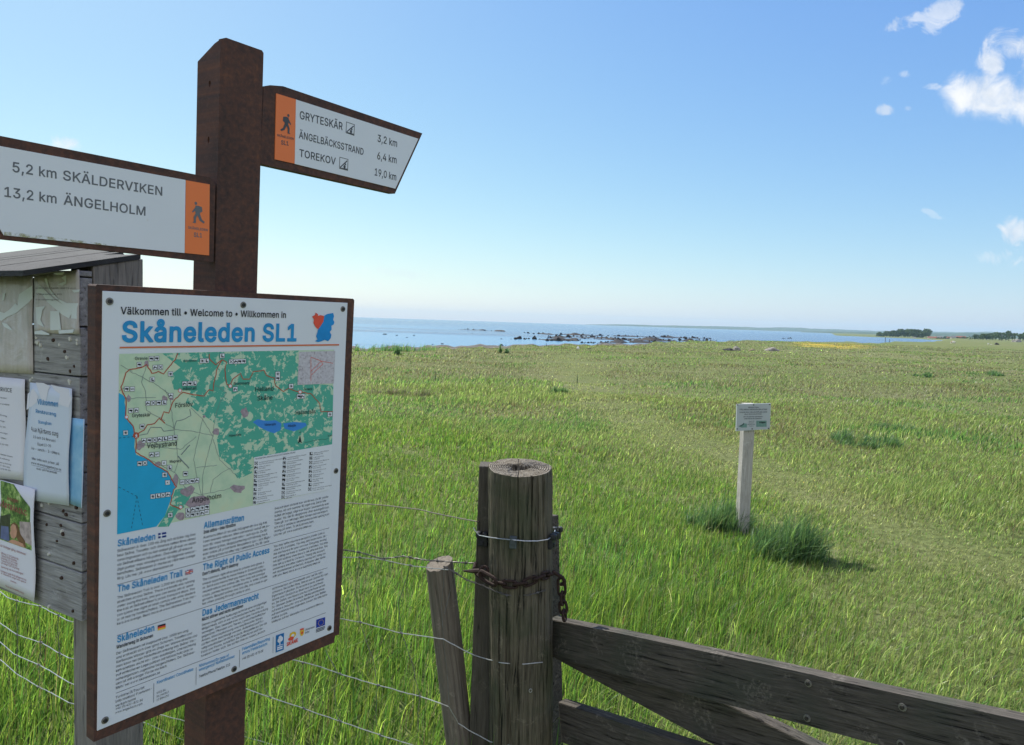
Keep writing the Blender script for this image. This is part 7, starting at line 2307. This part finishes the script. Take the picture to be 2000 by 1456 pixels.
ROOFR = plain('far_red_roof', (0.22, 0.075, 0.05), 0.85)
ROOFG = plain('far_grey_roof', (0.16, 0.15, 0.15), 0.85)
WALLW = plain('far_white_wall', (0.62, 0.60, 0.55), 0.85)
WALLR = plain('far_red_wall', (0.22, 0.06, 0.04), 0.85)
WIN = plain('far_window_glass', (0.04, 0.05, 0.06), 0.2)
for px, yb_, wpx, hpx, wm, rm, lab in ((1820, 663, 14, 5.2, WALLW, ROOFR, 'white house with a red roof, leftmost of the far houses'), (1838, 663, 16, 5.6, WALLR, ROOFG, 'dark red house with a grey roof behind the bay'), (1850, 662.5, 9, 4.6, WALLW, ROOFR, 'small white house with a red roof among the far houses'), (1862, 662.5, 8, 6.0, WALLW, ROOFG, 'tall narrow white house with a grey roof among the far houses'), (1876, 662, 16, 5.2, WALLR, ROOFR, 'red house with a long red roof, rightmost of the far houses'), (1786, 661.5, 5, 3.2, WALLW, ROOFG, 'tiny white boathouse below the dark grove on the headland')):
    d = 600
    p = at(px, yb_, d)
    u_ = d / FPX
    w, h = wpx * u_ / 2, hpx * u_
    dep = w * .7
    hs_ = empty('house', p, lab, 'house', 'houses on the far shore')
    hs_.rotation_euler = (0, 0, rrng.uniform(-.5, .1))
    m = MB()
    m.box((-w, -dep, -0.8), (w, dep, h * .5))
    wl_ = m.build('wall', wm, None)
    wl_.parent = hs_
    wl_.matrix_basis = Matrix.Identity(4)
    m = MB()
    A_, B_ = [(-w - .2, -dep - .3, h * .5), (-w - .2, dep + .3, h * .5), (-w - .2, 0, h)], [(w + .2, -dep - .3, h * .5), (w + .2, dep + .3, h * .5), (w + .2, 0, h)]
    m.prism(A_, B_)
    rf = m.build('roof', rm, None)
    rf.parent = hs_
    rf.matrix_basis = Matrix.Identity(4)
    for k in range(3):
        m = MB()
        x = -w * .6 + k * w * .6
        m.box((x - w * .1, -dep - 0.02, h * .14), (x + w * .1, -dep + 0.05, h * .36))
        wi = m.build('window', WIN, None)
        wi.parent = hs_
        wi.matrix_basis = Matrix.Identity(4)

# ------------------------------------------------------------------ air
HAZE = True
if HAZE:
    mt = bpy.data.materials.new('sea_haze')
    mt.use_nodes = True
    t_ = mt.node_tree
    t_.nodes.clear()
    pv = t_.nodes.new('ShaderNodeVolumePrincipled')
    pv.inputs['Color'].default_value = (0.58, 0.84, 1.0, 1)
    pv.inputs['Density'].default_value = 0.00015
    pv.inputs['Anisotropy'].default_value = 0.0
    oo = t_.nodes.new('ShaderNodeOutputMaterial')
    t_.links.new(pv.outputs[0], oo.inputs['Volume'])
    m = MB()
    m.box((-5700, -5700, -8), (5700, 5700, 62))
    tag(m.build('haze', mt), 'thin bluish sea haze over the whole coast', kind='stuff')

# ------------------------------------------------------------------ grass
GRASSM, n = new_mat('grass_blades')
at_ = n.n('ShaderNodeAttribute', attribute_name='blade_colour')
df = n.n('ShaderNodeBsdfDiffuse')
tl_ = n.n('ShaderNodeBsdfTranslucent')
gl = n.n('ShaderNodeBsdfGlossy')
gl.inputs['Roughness'].default_value = 0.35
gl.inputs['Color'].default_value = (0.9, 0.92, 0.95, 1)
n.link(at_.outputs['Color'], df.inputs[0])
bt_ = n.mix(1.0, at_.outputs['Color'], (1.08, 1.15, 0.85), 'MULTIPLY')
n.link(bt_, tl_.inputs[0])
mx = n.n('ShaderNodeMixShader')
mx.inputs[0].default_value = 0.55
n.link(df.outputs[0], mx.inputs[1])
n.link(tl_.outputs[0], mx.inputs[2])
mx2 = n.n('ShaderNodeMixShader')
mx2.inputs[0].default_value = 0.012
n.link(mx.outputs[0], mx2.inputs[1])
n.link(gl.outputs[0], mx2.inputs[2])
oo = n.n('ShaderNodeOutputMaterial')
n.link(mx2.outputs[0], oo.inputs[0])


def vnoise(x, y, s, seed):
    """smooth value noise for arrays"""
    tab = np.random.default_rng(seed).random((256, 256))
    u, v = x / s, y / s
    i, j = np.floor(u).astype(int), np.floor(v).astype(int)
    f, g = u - i, v - j
    f, g = f * f * (3 - 2 * f), g * g * (3 - 2 * g)
    t = lambda a, b_: tab[a % 256, b_ % 256]
    return (t(i, j) * (1 - f) + t(i + 1, j) * f) * (1 - g) + (t(i, j + 1) * (1 - f) + t(i + 1, j + 1) * f) * g


def fbm(x, y, s, seed):
    return (vnoise(x, y, s, seed) * .5 + vnoise(x, y, s / 2.1, seed + 1) * .3 + vnoise(x, y, s / 4.3, seed + 2) * .2)


def tallness(x, y):
    """1 in the lush strip by the fence, 0 on the grazed turf to the right"""
    xb = np.interp(y, [0, 2.6, 3.3, 4.0, 4.6, 5.2, 5.8, 6.6, 8.0, 9.0, 10.5, 12, 15, 20], [0.1, 0.35, 0.85, 1.5, 2.05, 2.2, 2.1, 1.8, 1.4, 0.5, -1.2, -2.8, -5, -9])
    w = 0.7 + 0.09 * y
    n_ = (fbm(x, y, 1.1, 3) - 0.5) * (1.8 + 0.25 * y)
    return np.clip((xb + n_ - x) / w + 0.5, 0, 1)


_pp = [on_ground(*q) for q in ((1105, 696), (1125, 740), (1165, 785), (1260, 835), (1400, 895), (1580, 975), (1780, 1060), (2020, 1140), (2300, 1230))]
PATH = [(p.x, p.y) for p in _pp]


def trodden(x, y):
    """1 on the faint trodden path through the pasture"""
    best = np.full(len(x), 99.0)
    for (x0, y0), (x1, y1) in zip(PATH[:-1], PATH[1:]):
        dx_, dy_ = x1 - x0, y1 - y0
        t = np.clip(((x - x0) * dx_ + (y - y0) * dy_) / (dx_ ** 2 + dy_ ** 2), 0, 1)
        best = np.minimum(best, np.hypot(x - x0 - t * dx_, y - y0 - t * dy_))
    w = 0.35 + 0.03 * np.hypot(x, y)
    return np.clip(1.3 - best / w + (fbm(x, y, 0.9, 81) - .5) * 1.2, 0, 1)


GREEN = np.array([[0.120, 0.230, 0.038], [0.180, 0.290, 0.052], [0.082, 0.175, 0.040], [0.245, 0.315, 0.066]])
OLIVE = np.array([[0.215, 0.310, 0.080], [0.265, 0.310, 0.105], [0.170, 0.275, 0.070], [0.300, 0.325, 0.130]])
TAN = np.array([[0.260, 0.245, 0.155], [0.225, 0.220, 0.130], [0.190, 0.200, 0.110], [0.240, 0.205, 0.155]])
STRAW = np.array([[0.24, 0.21, 0.10], [0.28, 0.25, 0.15], [0.20, 0.15, 0.08]])


def blades(x, y, h, w, lean, col, segs, name, label):
    """curved tapering blades as one mesh"""
    N = len(x)
    z = ground_z(x, y)
    an = rng.uniform(0, 2 * np.pi, N)                   # facing of the blade's flat side
    wind = R(70) + rng.normal(0, 1.0, N)                # they lean mostly to the right
    bx, by = np.cos(an), np.sin(an)
    lx, ly = np.cos(wind - R(70)), np.sin(wind - R(70))
    V = np.zeros((N, 2 * segs + 1, 3), np.float32)
    for k in range(segs + 1):
        t = k / segs
        cx_ = x + lx * lean * h * t * t
        cy_ = y + ly * lean * h * t * t
        cz_ = z - 0.01 + h * (t - 0.35 * np.minimum(lean, 1.2) * t * t)
        ww = w * (1 - t) ** 0.7 * 0.5
        if k < segs:
            V[:, 2 * k, 0], V[:, 2 * k, 1], V[:, 2 * k, 2] = cx_ - bx * ww, cy_ - by * ww, cz_
            V[:, 2 * k + 1, 0], V[:, 2 * k + 1, 1], V[:, 2 * k + 1, 2] = cx_ + bx * ww, cy_ + by * ww, cz_
        else:
            V[:, 2 * k, 0], V[:, 2 * k, 1], V[:, 2 * k, 2] = cx_, cy_, cz_
    P = 2 * segs + 1
    base = (np.arange(N) * P)[:, None]
    loops, sizes = [], []
    quads = []
    for k in range(segs - 1):
        quads.append(base + np.array([2 * k, 2 * k + 1, 2 * k + 3, 2 * k + 2]))
    tri = base + np.array([2 * segs - 2, 2 * segs - 1, 2 * segs])
    rows = quads + [tri]
    flat_ = np.concatenate(rows, axis=1).ravel().astype(np.int32)
    per = np.array([4] * (segs - 1) + [3], np.int32)
    tot_ = np.tile(per, N)
    start = np.concatenate([[0], np.cumsum(tot_)[:-1]]).astype(np.int32)
    me = bpy.data.meshes.new(name)
    me.vertices.add(N * P)
    me.vertices.foreach_set('co', V.ravel())
    me.loops.add(len(flat_))
    me.loops.foreach_set('vertex_index', flat_)
    me.polygons.add(len(tot_))
    me.polygons.foreach_set('loop_start', start)
    me.polygons.foreach_set('loop_total', tot_)
    ca = me.attributes.new('blade_colour', 'FLOAT_COLOR', 'POINT')
    c4 = np.ones((N, P, 4), np.float32)
    c4[:, :, :3] = col[:, None, :]
    ca.data.foreach_set('color', c4.ravel())
    me.materials.append(GRASSM)
    me.update(calc_edges=True)
    o = bpy.data.objects.new(name, me)
    COL.objects.link(o)
    return tag(o, label, kind='stuff') if label else o


def field(r0, r1, az0, az1, dens):
    """random points of a ring sector, dens per square metre"""
    A = 0.5 * (r1 ** 2 - r0 ** 2) * math.radians(az1 - az0)
    N = int(A * dens)
    r = np.sqrt(rng.uniform(r0 ** 2, r1 ** 2, N))
    a = np.radians(rng.uniform(az0, az1, N))
    return r * np.sin(a), r * np.cos(a)


def pick(pal, N):
    return pal[rng.integers(0, len(pal), N)]


def colour(x, y, tall):
    N = len(x)
    r = np.hypot(x, y)
    lush = fbm(x, y, 2.4, 21)
    dry = fbm(x, y, 3.5, 31)
    c = np.where((tall > rng.random(N))[:, None], pick(GREEN, N), pick(OLIVE, N))
    # farther out the pasture fades into seeding, tan-topped grass
    far = np.clip((r - 9) / 17, 0, 0.9) * np.clip((fbm(x, y, 9, 41) - 0.25) * 3.0, 0.25, 1)
    c = np.where((rng.random(N) < far)[:, None], pick(TAN, N), c)
    dr = np.clip((dry - 0.50) * 4, 0, 1) * (1 - tall * 0.8) * 0.5 + 0.035
    c = np.where((rng.random(N) < dr)[:, None], pick(STRAW, N) * 0.8, c)
    g = np.clip((lush - 0.56) * 5, 0, 1) * 0.6
    c = np.where((rng.random(N) < g)[:, None], pick(GREEN, N) * np.array([0.72, 0.9, 1.25]), c)
    pt = trodden(x, y)
    c = np.where((rng.random(N) < pt * 0.65)[:, None], np.array([0.30, 0.31, 0.14]) * rng.uniform(.8, 1.15, (N, 1)), c)
    return c * np.exp(rng.normal(-0.03, 0.38, (N, 1)))


parts = []
AZ0, AZ1 = -46, 46


def layer(r0, r1, lai, segs, wmin, hfun, name, label, az=(AZ0, AZ1), keep=None):
    rm = (r0 + r1) / 2
    w0 = max(wmin, 0.00115 * rm)
    hm = 0.12
    dens = lai / (hm * w0 * 0.6)
    x, y = field(r0, r1, az[0], az[1], dens)
    t = tallness(x, y)
    h, k = hfun(x, y, t)
    pt = trodden(x, y)
    h = h * (1 - 0.45 * pt)
    m = rng.random(len(x)) < k * (1 - 0.2 * pt)
    if keep is not None:
        m &= keep(x, y)
    x, y, t, h = x[m], y[m], t[m], h[m]
    parts.append((x, y, h, np.full(len(x), w0) * rng.uniform(.6, 1.3, len(x)), t, segs))


def hf_near(x, y, t):
    cl = fbm(x, y, 0.55, 51)
    cl2 = fbm(x, y, 1.6, 55)
    tu = np.clip((fbm(x, y, 1.7, 61) - 0.54) * 7, 0, 1)
    Hm = np.interp(y, [2.4, 3.2, 4.2, 5.2, 7, 9], [0.36, 0.31, 0.19, 0.105, 0.09, 0.085])
    N = len(x)
    h = (0.030 + 0.050 * rng.random(N) * (0.5 + cl)) * (1 - t) + t * Hm * (0.35 + 0.75 * cl + 0.35 * (cl2 - .5)) * rng.uniform(.4, 1.25, N)
    h = h + (1 - t) * tu * 0.07 * rng.random(N)
    k = np.clip(0.10 / h, 0.25, 1.0) * np.clip(0.55 + 1.1 * (cl - 0.30) * 2, 0.35, 1)
    return h, k * np.where(t > .5, 1.5, 1.6)


def hf_far(x, y, t):
    tu = np.clip((fbm(x, y, 3.0, 61) - 0.52) * 6, 0, 1)
    N = len(x)
    h = (0.04 + 0.05 * rng.random(N)) * (1 - t) + t * 0.12 * rng.uniform(.5, 1.2, N) + tu * 0.09 * rng.random(N)
    return h, np.clip(0.10 / h, 0.3, 1.0) * (0.5 + 0.5 * fbm(x, y, 1.2, 52))


layer(0.6, 2.2, 0.35, 3, 0.0040, hf_near, 'grass', None, az=(-75, 75))
layer(2.2, 3.2, 1.5, 4, 0.0052, hf_near, 'grass', None)
layer(3.2, 4.4, 1.6, 4, 0.0055, hf_near, 'grass', None)
layer(4.4, 6.0, 1.7, 3, 0.0060, hf_near, 'grass', None)
layer(6.0, 8.5, 1.6, 3, 0.0070, hf_near, 'grass', None)
layer(8.5, 12, 1.5, 2, 0.006, hf_near, 'grass', None)
layer(12, 18, 1.1, 2, 0.008, hf_far, 'grass', None)
layer(18, 30, 0.5, 1, 0.01, hf_far, 'grass', None)
layer(30, 55, 0.30, 1, 0.01, hf_far, 'grass', None, az=(-20, 46))
layer(55, 120, 0.16, 1, 0.01, hf_far, 'grass', None, az=(4, 44))
by_seg = {}
for (x, y, h, w, t, s) in parts:
    by_seg.setdefault(s, []).append((x, y, h, w, t))
LABELS = {4: 'lush long grass by the fence, backlit', 3: 'pasture grass in the middle ground', 2: 'pasture grass farther out', 1: 'thin seeding grass of the far pasture'}
total_blades = 0
for s, L in by_seg.items():
    x, y, h, w, t = (np.concatenate([q[i] for q in L]) for i in range(5))
    ok = ground_z(x, y) > -0.2
    x, y, h, w, t = x[ok], y[ok], h[ok], w[ok], t[ok]
    total_blades += len(x)
    lean = np.abs(rng.normal(0.25, 0.30, len(x))) + 0.15 * (1 - t)
    blades(x, y, h, w, lean, colour(x, y, t), s, 'grass', LABELS[s])
print('blades', total_blades)

# taller flowering stems with pale seed heads
x, y = field(2.4, 16, AZ0, AZ1, 16)
t = tallness(x, y)
m = rng.random(len(x)) < (0.25 + 0.75 * t) * np.clip(fbm(x, y, 1.8, 71) * 1.6 - .3, 0.05, 1)
x, y, t = x[m], y[m], t[m]
hh_ = (0.20 + 0.30 * t) * rng.uniform(.7, 1.25, len(x))
blades(x, y, hh_, np.maximum(0.0022, 0.0006 * np.hypot(x, y)), np.abs(rng.normal(.5, .35, len(x))), pick(STRAW, len(x)) * rng.uniform(.8, 1.2, (len(x), 1)), 4, 'seed_stalks', 'pale dry seed stalks scattered through the grass')


# buttercups and daisies: tiny discs on hidden stems
def flowers(name, label, N, r0, r1, col, size, seed):
    x, y = field(r0, r1, -44, 44, 1.0)
    k = fbm(x, y, 2.2, seed)
    x, y = np.repeat(x, 4) + rng.normal(0, .25, len(x) * 4), np.repeat(y, 4) + rng.normal(0, .25, len(x) * 4)
    m = (rng.random(len(x)) < np.clip((np.repeat(k, 4) - .42) * 3, 0, 1)) & (ground_z(x, y) > -.15)
    x, y = x[m][:N], y[m][:N]
    t = tallness(x, y)
    z = ground_z(x, y) + (0.06 + 0.14 * t) * rng.uniform(.7, 1.3, len(x))
    g = MB()
    for a, b_, c_ in zip(x, y, z):
        s_ = size * rng.uniform(.7, 1.3)
        nx, ny = rng.normal(0, .35, 2)
        g.add([(a + s_ * math.cos(q), b_ + s_ * math.sin(q), c_ - s_ * (nx * math.cos(q) + ny * math.sin(q))) for q in (0, 1.26, 2.51, 3.77, 5.03)], [(0, 1, 2, 3, 4)])
    tag(g.build(name, plain(name + '_petals', col, 0.6)), label, kind='stuff')


flowers('buttercups', 'tiny yellow buttercups dotted through the pasture', 700, 5, 26, (0.70, 0.56, 0.05), 0.0045, 91)
flowers('daisies', 'tiny white daisies dotted through the pasture', 300, 6, 22, (0.60, 0.60, 0.54), 0.0045, 95)


TUFTM = GRASSM.copy()
TUFTM.name = 'tuft_blades'
for nd in TUFTM.node_tree.nodes:
    if nd.type == 'MIX_SHADER' and nd.inputs[0].default_value < 0.05:
        nd.inputs[0].default_value = 0.022
    if nd.type == 'BSDF_GLOSSY':
        nd.inputs['Roughness'].default_value = 0.42


# separate tufts that stand out
def tuft(name, px, py, width_px, h, nbl, label, pal, cat='grass tuft', lean=0.6):
    p = gpt(px, py)
    wd = width_px * p.y / FPX
    ncl = max(3, nbl // 90)                              # a tuft is several clumps grown together
    cr_ = np.sqrt(rng.random(ncl)) * wd / 2
    ca_ = rng.uniform(0, 2 * np.pi, ncl)
    ch_ = rng.uniform(.45, 1.1, ncl) * (1 - 0.45 * (cr_ / (wd / 2)) ** 2)
    ci = rng.integers(0, ncl, nbl)
    rr_s = np.abs(rng.normal(0, 0.085 * wd ** 0.6, nbl))
    aa_s = rng.uniform(0, 2 * np.pi, nbl)
    x = p.x + cr_[ci] * np.cos(ca_[ci]) + rr_s * np.cos(aa_s)
    y = p.y + (cr_[ci] * np.sin(ca_[ci])) * 0.75 + rr_s * np.sin(aa_s)
    hh = h * ch_[ci] * rng.uniform(.4, 1.15, nbl)
    o = blades(x, y, hh, np.maximum(0.0065, 0.0012 * p.y) * rng.uniform(.6, 1.4, nbl), np.abs(rng.normal(lean - .2, .40, nbl)), pal[rng.integers(0, len(pal), nbl)] * rng.uniform(.7, 1.3, (nbl, 1)), 4, name, None)
    o.data.materials[0] = TUFTM
    return tag(o, label, cat, 'grass tufts in the pasture')


BLUEG = np.array([[0.085, 0.180, 0.070], [0.115, 0.215, 0.095], [0.190, 0.280, 0.110], [0.065, 0.135, 0.052], [0.13, 0.23, 0.06]])
PURP = np.array([[0.20, 0.175, 0.12], [0.16, 0.19, 0.07], [0.22, 0.18, 0.14], [0.12, 0.18, 0.05]])
tuft('grass_tuft', 1535, 1090, 120, 0.36, 2600, 'dense dark bluish-green grass tuft spilling right from the foot of the small sign', BLUEG)
tuft('grass_tuft', 1405, 1030, 110, 0.34, 1900, 'dark bluish-green grass tuft just left of the small sign post', BLUEG)
tuft('grass_tuft', 1690, 868, 130, 0.30, 1300, 'silvery green tuft in the turf right of the small sign', BLUEG)
tuft('grass_tuft', 1745, 840, 70, 0.20, 900, 'darker green tuft behind the silvery one right of the small sign', BLUEG)
tuft('grass_tuft', 800, 772, 130, 0.22, 900, 'purplish-brown patch of tall seeding grass near the map board', PURP)
tuft('grass_tuft', 1085, 768, 40, 0.22, 500, 'small dark tuft between the two thistles', BLUEG)
tuft('grass_tuft', 1810, 737, 50, 0.30, 400, 'dark tuft in the far right pasture, left of a wider one', BLUEG)
tuft('grass_tuft', 1925, 733, 70, 0.30, 500, 'wide dark tuft in the far right pasture near the picture edge', BLUEG)
tuft('grass_tuft', 980, 690, 22, 0.5, 160, 'dark low tuft at the shore edge of the pasture', BLUEG)
tuft('grass_tuft', 775, 693, 20, 0.5, 160, 'dark tuft near the shore, right of the map board', BLUEG)

# thistles
THM = plain('thistle_leaf', (0.055, 0.10, 0.03), 0.6)
for px, py, h_px, lab in ((850, 744, 19, 'lone dark thistle in the left pasture, nearer the map board'), (1127, 749, 16, 'lone bright green thistle above the gate post')):
    p = gpt(px, py)
    H_ = h_px * p.y / FPX
    g = MB()
    g.tube([(0, 0, -0.02), (0.01, 0, H_ * .5), (0.0, 0, H_)], [0.014, 0.010, 0.006], 6)
    for k in range(18):
        an = k * 2.4
        z0 = H_ * (0.08 + 0.9 * k / 18)
        L = H_ * .34 * (1.1 - k / 24)
        d_ = Vector((math.cos(an), math.sin(an), 0))
        s_ = Vector((-d_.y, d_.x, 0)) * L * .14
        q = Vector((0, 0, z0))
        mid, tipp = q + d_ * L * .5 + Vector((0, 0, L * .35)), q + d_ * L + Vector((0, 0, L * .45))
        g.add([q - s_ * .5, q + s_ * .5, mid + s_, mid - s_, tipp], [(0, 1, 2, 3), (3, 2, 4)])
    tag(g.build('thistle', THM, None, Matrix.Translation(p)), lab, 'thistle')
# tall weeds along the shore edge
xw, yw = [], []
for k in range(420):
    px = rng.uniform(692, 850)
    p = gpt(px, 685.5 + rng.uniform(-.5, 1.5))
    xw.append(p.x)
    yw.append(p.y)
xw, yw = np.array(xw), np.array(yw)
o = blades(xw, yw, rng.uniform(.12, .5, len(xw)), np.full(len(xw), .035), np.abs(rng.normal(.3, .2, len(xw))), pick(BLUEG, len(xw)) * 1.2, 3, 'shore_weeds', 'green weeds along the shore edge of the pasture')
